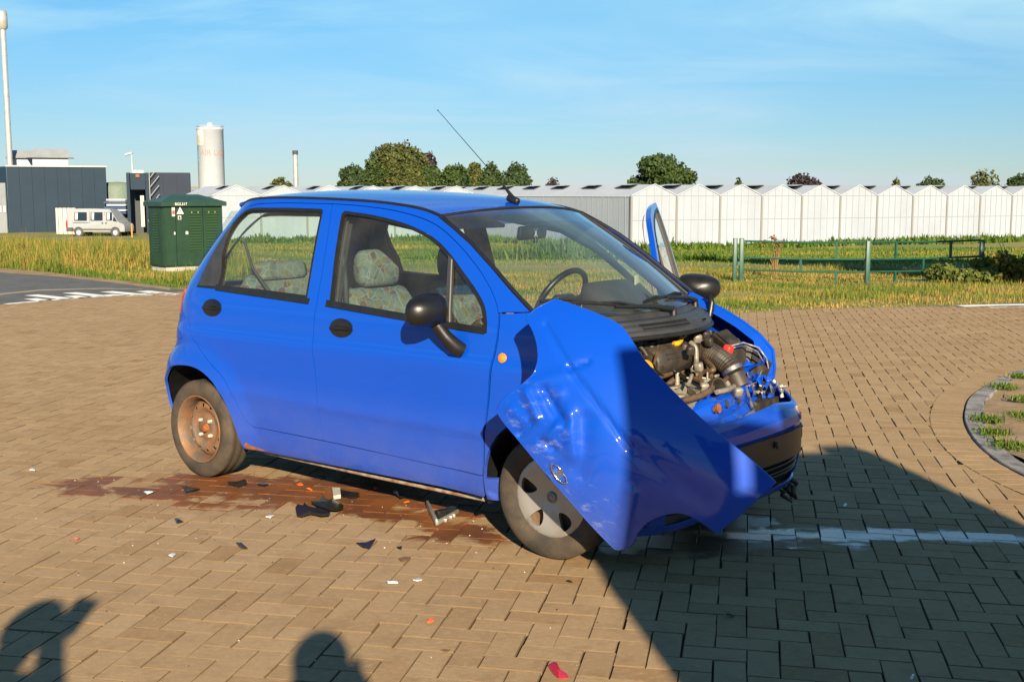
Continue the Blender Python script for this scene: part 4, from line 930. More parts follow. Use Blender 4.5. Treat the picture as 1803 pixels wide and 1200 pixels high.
def tree(label, uc, Y, wpx, vtop, m, seed, nleaf=5000, base=None, name='tree', group=None, size=0.22):
    rg = np.random.default_rng(seed); x = px2(uc, Y); zb = tz(x, Y) if base is None else base; zt = zat(vtop, Y)*1.02; W = wpx/FPX*Y*1.25; H_ = zt-zb
    t = thing(name, label, 'tree', (x, Y, zb), 0, group)
    b = MB(); b.tube([(0, 0, 0), (0.05*W, 0, H_*0.3), (0.0, 0, H_*0.7)], [0.045*W+.05, 0.035*W+.04, 0.01*W+.02], 8); tr = b.build('trunk', M_BARK, t)
    lobes = [((0, 0, H_*0.62), (W*0.34, W*0.34, H_*0.36))]
    for k in range(9):
        a = rg.random()*2*PI; z = rg.uniform(0.34, 0.84); rr = W*0.5*rg.uniform(0.35, 0.72)*math.sqrt(max(0.1, 1-((z-0.5)/0.5)**2)); s = rg.uniform(0.16, 0.27)
        lobes.append(((rr*math.cos(a), rr*math.sin(a)*0.8, H_*z), (W*s, W*s, H_*s*0.62)))
        b = MB(); b.tube([(0, 0, H_*0.3*rg.uniform(.7, 1.2)), (rr*.5*math.cos(a), rr*.4*math.sin(a), H_*z*.75), (rr*math.cos(a), rr*math.sin(a)*.8, H_*z)], [0.02*W, 0.012*W, 0.005*W], 5); b.build('limb', M_BARK, tr)
    crown_mesh('crown', lobes, int(nleaf*2.2), size*0.68, m, t, seed)
    return t
FG = 'trees beyond the greenhouses'
tree('large broad olive-green tree, tallest of the clump behind the greenhouse', 712, 138, 105, 254, ML_O, 1, 9000, group=FG)
tree('dark green tree at the outer edge of the tall clump next to the steel chimney', 624, 136, 52, 291, ML_D, 2, 3500, group=FG)
tree('green tree between the dark edge tree and the tall olive tree', 663, 137, 50, 272, ML_G, 3, 4000, group=FG)
tree('yellow-green tree standing low in front of the tall olive tree', 727, 132, 40, 284, ML_O, 4, 3000, group=FG)
tree('dark purple tree peeping out beside the tall olive tree', 757, 141, 34, 270, ML_P, 5, 2600, group=FG)
tree('rounded green tree closing the tall clump next to the gap', 762, 133, 38, 293, ML_G, 6, 2600, group=FG)
tree('broad green tree on the far side of the gap, behind the car aerial', 808, 134, 50, 291, ML_G, 7, 3200, group=FG)
tree('pale grey-green tree between two green trees behind the car aerial', 838, 140, 34, 286, ML_O, 8, 2200, group=FG)
tree('green pointed tree just beside the car aerial', 863, 134, 36, 287, ML_G, 9, 2600, group=FG)
tree('dark green rounded tree standing alone above the car roof', 908, 135, 54, 289, ML_D, 10, 3600, group=FG)
tree('small purple tree barely topping the greenhouse ridge', 973, 150, 34, 314, ML_P, 11, 1200, group=FG)
tree('single round green tree above the nearest greenhouse gable', 1166, 132, 92, 274, ML_G, 12, 7000, group=FG)
tree('low dark purple tree topping the greenhouse gables', 1411, 140, 62, 306, ML_P, 13, 3000, group=FG)
tree('small green bush top just beside the low purple tree', 1300, 150, 14, 314, ML_G, 14, 500, group=FG)
tree('narrow olive bush top above the greenhouse gables', 1577, 150, 14, 313, ML_O, 15, 500, group=FG)
tree('flat light green bush top above the greenhouse gables', 1633, 150, 40, 312, ML_G, 16, 1200, group=FG)
tree('thin twiggy tree above the farthest greenhouse gables', 1733, 145, 56, 300, ML_O, 17, 900, group=FG)
tree('dark green tree at the far end of the greenhouse row', 1797, 145, 44, 307, ML_D, 18, 1800, group=FG)
tree('low green tree beside the short steel chimney', 495, 130, 44, 313, ML_O, 19, 1600, group=FG)
# roadside tree out of the picture on the right whose shade falls on the meadow
tr_ = tree('big roadside tree at the right whose shade lies across the meadow', 901.5, 9.0, 40, 300, ML_D, 31, 10, base=0) if False else None
def shade_tree(x, y, h, w, seed, label):
    rg = np.random.default_rng(seed); t = thing('roadside_tree', label, 'tree', (x, y, 0))
    b = MB(); b.tube([(0, 0, 0), (0.1, 0, h*0.4), (0, 0, h*0.8)], [0.22, 0.16, 0.05], 10); tr = b.build('trunk', M_BARK, t); lobes = []
    for k in range(14):
        a = rg.random()*2*PI; z = rg.uniform(0.45, 0.92); rr = w*0.5*rg.uniform(0.1, 0.8); s = rg.uniform(1.2, 1.9); lobes.append(((rr*math.cos(a), rr*math.sin(a), h*z), (s, s, s*0.8)))
        b = MB(); b.tube([(0, 0, h*0.36), (rr*.6*math.cos(a), rr*.6*math.sin(a), h*z*.8), (rr*math.cos(a), rr*math.sin(a), h*z)], [0.08, 0.05, 0.02], 5); b.build('limb', M_BARK, tr)
    crown_mesh('crown', lobes, 9000, 0.20, ML_D, t, seed)
shade_tree(10.9, 12.6, 10.5, 7.5, 41, 'roadside tree nearest the kerbed island, shading the meadow')
shade_tree(15.0, 13.2, 11.0, 7.5, 42, 'roadside tree second from the kerbed island')
shade_tree(19.5, 15.0, 11.5, 7.5, 43, 'roadside tree farthest from the kerbed island')
# yellowing bush by the gate and dry plant
def bush(u, v, Yd, w, h, m, seed, label):
    p = gp(u, v, -0.03); t = thing('bush', label, 'bush', (p.x, p.y, -0.05)); rg = np.random.default_rng(seed); lobes = []
    for k in range(7):
        lobes.append(((rg.uniform(-.5, .5)*w, rg.uniform(-.3, .3)*w*.5, h*rg.uniform(.25, .62)), (w*.22, w*.16, h*.34)))
    for k in range(8):
        b = MB(); q = lobes[k % 7][0]; b.tube([(q[0]*.3, 0, 0), (q[0]*.8, q[1], q[2]), (q[0]*1.2, q[1], h*rg.uniform(.8, 1.05))], [0.012, 0.008, 0.004], 5); b.build('stem', M_BARK, t)
    crown_mesh('foliage', lobes, 2600, 0.035, m, t, seed)
ML_Y = leafmat('leaf_yellowing', (0.06, 0.085, 0.012), (0.16, 0.16, 0.022), (0.38, 0.24, 0.04))
ML_W = leafmat('leaf_weed', (0.035, 0.06, 0.01), (0.085, 0.115, 0.02), (0.20, 0.18, 0.04))
bush(1770, 497, 20, 1.1, 0.62, ML_Y, 51, 'yellowing leafy bush growing at the end of the gate')
bush(1700, 498, 20, 1.0, 0.36, ML_W, 52, 'low green bush creeping over the lower gate rail')
bush(1815, 495, 20, 1.0, 0.7, ML_Y, 53, 'taller yellowing bush behind the end of the gate')
def dry_plant():
    p = gp(1366, 488, -0.03); t = thing('dry_plant', 'dead brown umbel plant standing at the gate', 'plant', (p.x, p.y, -0.05)); t.scale = (1.25, 1.25, 1.15); rg = np.random.default_rng(5)
    M_DRY = mat('dry_stem', (0.17, 0.105, 0.035), 0.85, var=0.3, vscale=20); M_SEED = mat('seed_head', (0.13, 0.065, 0.02), 0.9, var=0.4, vscale=40)
    for k, (dx, h) in enumerate(((-0.16, 0.60), (-0.09, 0.66), (-0.02, 0.64), (0.03, 0.52), (0.07, 0.60), (0.0, 0.45), (0.11, 0.62), (-0.24, 0.55))):
        b = MB(); y = rg.uniform(-.06, .06); b.tube([(rg.uniform(-.02, .02), 0, 0), (dx*.25, y*.3, h*.45), (dx*.6, y, h*.72), (dx, y, h)], [0.012, 0.009, 0.006, 0.004], 6); s = b.build('stem', M_DRY, t)
        if k != 6:
            b = MB()
            for q in range(9): b.ball((dx+rg.normal(0, .028), y+rg.normal(0, .02), h+rg.normal(0, .014)), rg.uniform(.008, .018), 6, 4)
            o = b.build('seed_head', M_SEED, s); o['kind'] = 'stuff'
dry_plant()
# ================================================================ the wrecked hatchback
def car_paint(name, base, dirt=True, scuff=0.0):
    m, nt, b = newmat(name); N = nt.nodes.new; L = nt.links.new
    b.inputs['Roughness'].default_value = 0.5; b.inputs['Coat Weight'].default_value = 0.8; b.inputs['Coat Roughness'].default_value = 0.06; b.inputs['Specular IOR Level'].default_value = 0.12
    tc = N('ShaderNodeTexCoord'); sep = N('ShaderNodeSeparateXYZ'); L(tc.outputs['Object'], sep.inputs[0])
    n = N('ShaderNodeTexNoise'); n.inputs['Scale'].default_value = 5; n.inputs['Detail'].default_value = 8; n.inputs['Roughness'].default_value = 0.65; L(tc.outputs['Object'], n.inputs['Vector'])
    n2 = N('ShaderNodeTexNoise'); n2.inputs['Scale'].default_value = 60; n2.inputs['Detail'].default_value = 6; L(tc.outputs['Object'], n2.inputs['Vector'])
    mr = N('ShaderNodeMapRange'); L(sep.outputs[2], mr.inputs[0]); mr.inputs[1].default_value = 0.62; mr.inputs[2].default_value = 0.12; mr.inputs[3].default_value = 0; mr.inputs[4].default_value = 0.5
    mu = N('ShaderNodeMath'); mu.operation = 'MULTIPLY'; L(mr.outputs[0], mu.inputs[0]); L(n.outputs[0], mu.inputs[1])
    sp = N('ShaderNodeMapRange'); L(n2.outputs[0], sp.inputs[0]); sp.inputs[1].default_value = 0.62; sp.inputs[2].default_value = 0.80; sp.inputs[3].default_value = 0; sp.inputs[4].default_value = 0.6
    ml = N('ShaderNodeMath'); ml.operation = 'MULTIPLY'; L(sp.outputs[0], ml.inputs[0]); L(mr.outputs[0], ml.inputs[1])
    ad = N('ShaderNodeMath'); ad.operation = 'ADD'; L(mu.outputs[0], ad.inputs[0]); L(ml.outputs[0], ad.inputs[1])
    mx = N('ShaderNodeMix'); mx.data_type = 'RGBA'; L(ad.outputs[0], mx.inputs[0]); mx.inputs[6].default_value = (*base, 1); mx.inputs[7].default_value = (0.16, 0.15, 0.17, 1)
    last = mx.outputs[2]
    if scuff > 0:
        mp = N('ShaderNodeMapping'); L(tc.outputs['Object'], mp.inputs[0]); mp.inputs['Scale'].default_value = (5, 5, 11); mp.inputs['Rotation'].default_value = (0.3, 0.7, 0.2)
        n3 = N('ShaderNodeTexNoise'); n3.inputs['Scale'].default_value = 2.2; n3.inputs['Detail'].default_value = 9; n3.inputs['Roughness'].default_value = 0.72; L(mp.outputs[0], n3.inputs['Vector'])
        at_ = N('ShaderNodeAttribute'); at_.attribute_name = 'scuff'
        r3 = N('ShaderNodeMapRange'); L(n3.outputs[0], r3.inputs[0]); r3.inputs[1].default_value = 0.54; r3.inputs[2].default_value = 0.70
        m3 = N('ShaderNodeMath'); m3.operation = 'MULTIPLY'; L(r3.outputs[0], m3.inputs[0]); L(at_.outputs['Fac'], m3.inputs[1])
        m4 = N('ShaderNodeMath'); m4.operation = 'MULTIPLY'; L(m3.outputs[0], m4.inputs[0]); m4.inputs[1].default_value = scuff
        x3 = N('ShaderNodeMix'); x3.data_type = 'RGBA'; L(m4.outputs[0], x3.inputs[0]); L(last, x3.inputs[6]); x3.inputs[7].default_value = (0.38, 0.42, 0.50, 1); last = x3.outputs[2]
    L(last, b.inputs['Base Color'])
    ra = N('ShaderNodeMapRange'); L(ad.outputs[0], ra.inputs[0]); ra.inputs[3].default_value = 0.05; ra.inputs[4].default_value = 0.5; L(ra.outputs[0], b.inputs['Coat Roughness'])
    bp = N('ShaderNodeBump'); bp.inputs['Strength'].default_value = 0.04; bp.inputs['Distance'].default_value = 0.002; L(n.outputs[0], bp.inputs['Height']); L(bp.outputs[0], b.inputs['Coat Normal'])
    return m
BLUE = (0.0015, 0.055, 0.42)
M_PAINT = car_paint('blue_paint', BLUE); M_HOOD = car_paint('blue_paint_scuffed', BLUE, scuff=0.35)
M_INNERBLUE = mat('inner_blue', (0.012, 0.055, 0.42), 0.5, vscale=14, col2=(0.10, 0.10, 0.14), thr=(0.5, 0.8))
M_RUBBER = mat('rubber', (0.008, 0.008, 0.009), 0.45, var=0.3, vscale=20)
M_BLACK = mat('black_plastic', (0.0075, 0.0073, 0.0075), 0.36, var=0.35, vscale=9, bump=0.08, bscale=300)
M_TRIM = mat('faded_trim', (0.030, 0.030, 0.033), 0.45, var=0.3, vscale=7, bump=0.1, bscale=250)
M_GLASS = glass_mat('window_glass', (0.80, 0.90, 0.85), 0.9, dust=0.05)
M_WSCREEN = glass_mat('windscreen_glass', (0.76, 0.87, 0.86), 2.0, dust=0.05)
M_TYRE = mat('tyre', (0.022, 0.019, 0.016), 0.85, vscale=8, col2=(0.085, 0.06, 0.038), thr=(0.35, 0.75), bump=0.25, bscale=120)
M_RUSTWHEEL = mat('rusty_steel_wheel', (0.10, 0.085, 0.07), 0.62, vscale=11, col2=(0.21, 0.105, 0.05), thr=(0.35, 0.6), bump=0.3, bscale=90, metal=0.2)
M_RUST = mat('rust', (0.22, 0.07, 0.015), 0.85, var=0.5, vscale=30, bump=0.5, bscale=150)
M_SILVER = mat('silver_cap', (0.36, 0.355, 0.345), 0.38, metal=0.55, vscale=7, col2=(0.28, 0.22, 0.17), thr=(0.5, 0.8))
M_CHROME = mat('chrome', (0.7, 0.7, 0.7), 0.16, metal=1.0)
M_DARKIN = mat('dark_interior', (0.020, 0.021, 0.024), 0.75, var=0.2, vscale=12, bump=0.1, bscale=200)
M_GREYIN = mat('grey_interior', (0.045, 0.046, 0.05), 0.8, var=0.15, vscale=10)
M_AMBER = mat('amber_lens', (0.80, 0.20, 0.01), 0.2, coat=0.6, var=0.15, vscale=60)
M_REDLENS = mat('red_lens', (0.30, 0.012, 0.012), 0.18, coat=0.6, var=0.2, vscale=40)
M_ALU = mat('cast_aluminium', (0.30, 0.275, 0.23), 0.5, metal=0.4, vscale=12, col2=(0.17, 0.13, 0.09), thr=(0.42, 0.75), bump=0.3, bscale=80)
M_ENGBLK = mat('grimy_black', (0.020, 0.017, 0.014), 0.55, vscale=14, col2=(0.075, 0.052, 0.035), thr=(0.42, 0.8), bump=0.15, bscale=100)
M_HOSE = mat('hose_rubber', (0.022, 0.018, 0.015), 0.55, vscale=18, col2=(0.075, 0.05, 0.033), thr=(0.45, 0.8))
M_BRONZE = mat('dirty_pipe', (0.10, 0.062, 0.035), 0.55, var=0.5, vscale=14, metal=0.2)
M_YELLOW = mat('yellow_plastic', (0.70, 0.32, 0.01), 0.4, var=0.25, vscale=30)
M_RED = mat('red_plastic', (0.70, 0.03, 0.02), 0.4, var=0.15, vscale=30)
M_WHITEP = mat('white_plastic', (0.40, 0.385, 0.34), 0.5, var=0.25, vscale=20)
M_BAREMETAL = mat('torn_metal', (0.30, 0.29, 0.28), 0.4, metal=0.7, vscale=16, col2=(0.035, 0.06, 0.26), thr=(0.48, 0.6), bump=0.2)
def seat_fabric():
    m, nt, b = newmat('seat_fabric'); N = nt.nodes.new; L = nt.links.new; tc = N('ShaderNodeTexCoord')
    v = N('ShaderNodeTexVoronoi'); v.inputs['Scale'].default_value = 26; L(tc.outputs['Object'], v.inputs['Vector'])
    r = N('ShaderNodeValToRGB'); els = r.color_ramp.elements
    for p in (0.25, 0.45, 0.62, 0.8): els.new(p)
    for e, (p, c) in zip(els, [(0, (0.085, 0.105, 0.10)), (0.25, (0.052, 0.080, 0.088)), (0.45, (0.090, 0.108, 0.10)), (0.70, (0.090, 0.085, 0.052)), (0.84, (0.062, 0.042, 0.040)), (0.93, (0.086, 0.106, 0.10))]): e.position = p; e.color = (*c, 1)
    r.color_ramp.interpolation = 'CONSTANT'
    sp = N('ShaderNodeSeparateXYZ'); L(v.outputs['Color'], sp.inputs[0]); L(sp.outputs[0], r.inputs[0])
    w = N('ShaderNodeTexVoronoi'); w.feature = 'DISTANCE_TO_EDGE'; w.inputs['Scale'].default_value = 19; w.inputs['Randomness'].default_value = 1.0; L(tc.outputs['Object'], w.inputs['Vector'])
    mr = N('ShaderNodeMapRange'); L(w.outputs['Distance'], mr.inputs[0]); mr.inputs[1].default_value = 0.035; mr.inputs[2].default_value = 0.015; mr.inputs[3].default_value = 0; mr.inputs[4].default_value = 0.5
    mx = N('ShaderNodeMix'); mx.data_type = 'RGBA'; L(mr.outputs[0], mx.inputs[0]); L(r.outputs[0], mx.inputs[6]); mx.inputs[7].default_value = (0.22, 0.23, 0.20, 1)
    L(mx.outputs[2], b.inputs['Base Color']); b.inputs['Roughness'].default_value = 0.9
    n = N('ShaderNodeTexNoise'); n.inputs['Scale'].default_value = 300; L(tc.outputs['Object'], n.inputs['Vector']); bp = N('ShaderNodeBump'); bp.inputs['Strength'].default_value = 0.3; bp.inputs['Distance'].default_value = 0.003
    L(n.outputs[0], bp.inputs['Height']); L(bp.outputs[0], b.inputs['Normal']); return m
M_SEAT = seat_fabric(); M_ZINCT = mat('grey_edge', (0.20, 0.19, 0.18), 0.5)

CAR = thing('wrecked_hatchback', 'blue five-door hatchback with its front crushed open and no bonnet over the engine', 'car', (CARX, CARY, 0), CARA)

# ---- side surface: half width over (x, z); plan curve wraps round the tail
def pchip(xs, ys):
    xs = np.array(xs, float); ys = np.array(ys, float); h = np.diff(xs); d = np.diff(ys)/h; m = np.zeros(len(xs))
    for i in range(1, len(xs)-1):
        if d[i-1]*d[i] > 0:
            w1, w2 = 2*h[i]+h[i-1], h[i]+2*h[i-1]; m[i] = (w1+w2)/(w1/d[i-1]+w2/d[i])
    m[0], m[-1] = d[0], d[-1]
    X, Y, Mm = xs.tolist(), ys.tolist(), m.tolist()
    def f(x):
        if x <= X[0]: return Y[0]+Mm[0]*(x-X[0])
        if x >= X[-1]: return Y[-1]+Mm[-1]*(x-X[-1])
        lo, hi = 0, len(X)-1
        while hi-lo > 1:
            k = (lo+hi)//2
            if X[k] <= x: lo = k
            else: hi = k
        H = X[hi]-X[lo]; t = (x-X[lo])/H; t2, t3 = t*t, t*t*t
        return (2*t3-3*t2+1)*Y[lo]+(t3-2*t2+t)*H*Mm[lo]+(-2*t3+3*t2)*Y[hi]+(t3-t2)*H*Mm[hi]
    return f
WZ = pchip([0.10, 0.18, 0.215, 0.26, 0.32, 0.40, 0.47, 0.505, 0.55, 0.66, 0.76, 0.795, 0.83, 0.88, 0.93, 1.0, 1.1, 1.2, 1.3, 1.4, 1.5],
           [0.655, 0.672, 0.690, 0.702, 0.713, 0.724, 0.7325, 0.7395, 0.7362, 0.7385, 0.7425, 0.7395, 0.7305, 0.7250, 0.718, 0.700, 0.668, 0.636, 0.602, 0.565, 0.522])
XR = pchip([0.15, 0.30, 0.40, 0.50, 0.60, 0.655, 0.69, 0.80, 0.92, 1.02, 1.15, 1.27, 1.38, 1.46, 1.52],
           [-0.44, -0.475, -0.495, -0.50, -0.490, -0.455, -0.415, -0.39, -0.375, -0.345, -0.265, -0.175, -0.085, -0.02, 0.03])
CC, NN, WW = 0.46, 2.7, 0.85
WR, WF = (0.0, 0.262), (2.318, 0.262)           # wheel centres (x, z)
def flare(x, z):
    b = 0.0
    for (cx, cz), amp in ((WR, 0.030), (WF, 0.018)):
        r = math.hypot(x-cx, (z-cz)*1.0); t = (r-0.30)/0.22
        if 0 < t < 1:
            side = 1.0 if z > cz-0.05 else max(0, 1-(cz-0.05-z)/0.12)
            b += amp*(1-t)**2*(1+2*t)*side
    return b
def Wmid(x, z):
    w = WZ(z)
    if x > 1.7: w -= 0.15*((x-1.7)/1.2)**2
    return w + flare(x, z)
def smap(s, z, sgn=-1):
    xc = XR(z)+CC
    if s >= xc: return Vector((s, sgn*Wmid(s, z), z))
    ph = min((xc-s)/WW, 1.0)*PI/2
    x = xc-CC*math.sin(ph)**(2/NN)**1 if ph > 0 else xc
    return Vector((x, sgn*Wmid(x, z)*max(0.0, math.cos(ph))**(2/NN), z))
def R(s, z): return smap(s, z, -1)
def Lf(s, z): return smap(s, z, 1)
def SIDES(): return ((R, False), (Lf, True))

RAIL = [(0.098, 1.455), (0.228, 1.477), (0.398, 1.488), (0.562, 1.490), (0.773, 1.487), (0.975, 1.481), (1.147, 1.474), (1.28, 1.465), (1.435, 1.449), (1.529, 1.433), (1.606, 1.412)]
WSL = [(1.606, 1.412), (1.706, 1.363), (1.821, 1.300), (1.963, 1.203), (2.096, 1.104), (2.208, 1.026)]
RD_TOP = [(0.890, 1.463), (0.574, 1.466), (0.420, 1.463), (0.330, 1.455), (0.240, 1.432), (0.150, 1.367), (0.066, 1.245), (0.004, 1.125), (-0.018, 1.05), (-0.030, 0.98), (-0.018, 0.90), (0.016, 0.807), (0.064, 0.728), (0.158, 0.650), (0.272, 0.573), (0.350, 0.480), (0.398, 0.400), (0.430, 0.355), (0.466, 0.332)]
BGAP = [(0.890, 1.463), (0.908, 1.36), (0.925, 1.24), (0.940, 1.03), (0.941, 0.893), (0.946, 0.78), (0.960, 0.66), (0.966, 0.54), (0.974, 0.44), (0.982, 0.328)]
FD_TOP = [(0.890, 1.463), (1.064, 1.456), (1.258, 1.441), (1.411, 1.420), (1.545, 1.390), (1.645, 1.352), (1.765, 1.284), (1.888, 1.195), (1.965, 1.122), (2.016, 1.060), (2.040, 1.012), (2.050, 0.960), (2.051, 0.905), (2.043, 0.848), (2.032, 0.785), (2.018, 0.653), (2.002, 0.503), (1.988, 0.370), (1.976, 0.306)]
RAILs, WSs, RDs, BGs, FDs = cm2(RAIL, 5), cm2(WSL, 5), cm2(RD_TOP, 5), cm2(BGAP, 4), cm2(FD_TOP, 5)
ARCH = cm2([(0.375, 0.206), (0.360, 0.262), (0.338, 0.345), (0.302, 0.430), (0.246, 0.508), (0.176, 0.562), (0.090, 0.600), (-0.010, 0.612), (-0.120, 0.594), (-0.215, 0.548), (-0.290, 0.485), (-0.335, 0.410), (-0.348, 0.340), (-0.345, 0.300)], 4)
def center_s(z): return XR(z)+CC-WW
def body_outline():
    o = []
    o += WSs[::-1][:-1]                       # windscreen edge up
    o += RAILs[::-1]                          # roof rail back
    o += [(0.03, 1.448), (-0.12, 1.44), (-0.28, 1.435), (-0.38, 1.43)]
    zt = 1.43
    o += [(center_s(z), z) for z in np.linspace(1.428, 1.418, 2)]
    # rear window opening notch
    o += [(center_s(1.41)+0.0, 1.412), (-0.22, 1.412), (-0.10, 1.385), (-0.17, 1.20), (-0.30, 1.03), (center_s(1.01), 1.01)]
    o += [(center_s(z), z) for z in np.linspace(0.98, 0.30, 14)]
    o += [(-0.60, 0.285), (-0.40, 0.292)]
    o += ARCH[::-1]
    o += [(0.6, 0.205), (1.0, 0.208), (1.44, 0.212), (1.72, 0.213), (1.962, 0.205), (1.974, 0.303)]
    o += [(1.72, 0.309), (1.467, 0.317), (0.985, 0.326)]
    o += RDs[::-1]
    o += FDs[1:11]
    o += FDs[11:51]
    o += [(2.06, 1.016)]
    return o
def clean(poly, e=0.004):
    out = []
    for p in poly:
        if not out or math.dist(p, out[-1]) > e: out.append(p)
    while math.dist(out[0], out[-1]) < e: out.pop()
    return out
BODY = clean(body_outline())
RDOOR = clean(RDs + [(0.72, 0.331)] + [(0.982, 0.328)] + BGs[::-1])
FDOOR = clean(BGs + [(1.2, 0.324), (1.467, 0.317), (1.72, 0.310), (1.976, 0.306)] + FDs[::-1])
RWIN = cm2([(0.030, 1.022), (0.078, 1.185), (0.142, 1.318), (0.200, 1.386), (0.278, 1.428), (0.367, 1.440)], 4) + [(0.60, 1.441), (0.825, 1.437), (0.838, 1.426), (0.868, 1.000), (0.5, 1.014)]
RGLASS = cm2([(0.200, 1.040), (0.191, 1.16), (0.189, 1.290), (0.210, 1.358), (0.262, 1.408), (0.345, 1.424)], 4) + [(0.60, 1.4265), (0.818, 1.423), (0.828, 1.414), (0.857, 1.024), (0.5, 1.036)]
FWIN = [(1.030, 0.985), (0.998, 1.20), (0.974, 1.415)] + cm2([(0.990, 1.429), (1.179, 1.412), (1.373, 1.382), (1.517, 1.345), (1.624, 1.304), (1.722, 1.244), (1.817, 1.170), (1.905, 1.098), (1.965, 1.033), (1.993, 0.963)], 4) + [(1.997, 0.925), (1.98, 0.922), (1.493, 0.958)]
FGLASS = [(1.048, 1.006), (1.016, 1.20), (0.992, 1.402)] + cm2([(1.004, 1.412), (1.179, 1.397), (1.368, 1.368), (1.510, 1.331), (1.612, 1.291), (1.708, 1.233), (1.803, 1.158), (1.888, 1.089), (1.948, 1.025), (1.974, 0.962)], 4) + [(1.972, 0.946), (1.493, 0.977)]
RWIN, RGLASS, FWIN, FGLASS = clean(RWIN), clean(RGLASS), clean(FWIN), clean(FGLASS)
def circ(c, rx, rz, n=24, rot=0.0): return [(c[0]+rx*math.cos(2*PI*i/n)*math.cos(rot)-rz*math.sin(2*PI*i/n)*math.sin(rot), c[1]+rx*math.cos(2*PI*i/n)*math.sin(rot)+rz*math.sin(2*PI*i/n)*math.cos(rot)) for i in range(n)]
def inner(fm, d):
    """the side surface pushed d into the cabin"""
    def f(s, z):
        p = fm(s, z); q1 = fm(s+.01, z)-fm(s-.01, z); q2 = fm(s, z+.01)-fm(s, z-.01); n = q1.cross(q2).normalized()
        c = Vector((1.0, 0, 0.8))
        if n.dot(p-c) < 0: n = -n
        return p-n*d
    return f
def make_door(name, outline, win, glass, fm, fl, handle, parent, sg):
    d = panel(name, inset(outline, 0.0032), [win], fm, M_PAINT, parent, g=0.035, rim=0.03, flip=fl)
    # inner skin closes the door against the light
    panel('inner_trim', inset(outline, 0.03), [inset(win, -0.006)], inner(fm, 0.06), M_GREYIN, d, g=0.08, rim=0.0, flip=not fl)
    panel('window_seal', inset(win, 0.001), [glass], fm, M_RUBBER, d, g=0.035, rim=0.022, off=0.0025, flip=fl)
    panel('window_glass', inset(glass, -0.006), [], inner(fm, 0.012), M_GLASS, d, g=0.06, rim=0.0, flip=fl)
    # handle: oval dish with grip bar
    hc = handle
    panel('handle_recess', circ(hc, 0.076, 0.044, 28), [], lambda a, b: inner(fm, -0.004 - 0.006*max(0, 1-((a-hc[0])/0.076)**2-((b-hc[1])/0.044)**2))(a, b), M_BLACK, d, g=0.012, rim=0.008, flip=fl)
    P = inner(fm, -0.011)
    b = MB(); b.tube([P(hc[0]-0.066, hc[1]-0.004), P(hc[0]-0.02, hc[1]-0.0015), P(hc[0]+0.02, hc[1]-0.0015), P(hc[0]+0.066, hc[1]-0.004)], [0.006, 0.011, 0.011, 0.006], 8)
    b.build('handle', M_BLACK, d)
    return d
doors = {}
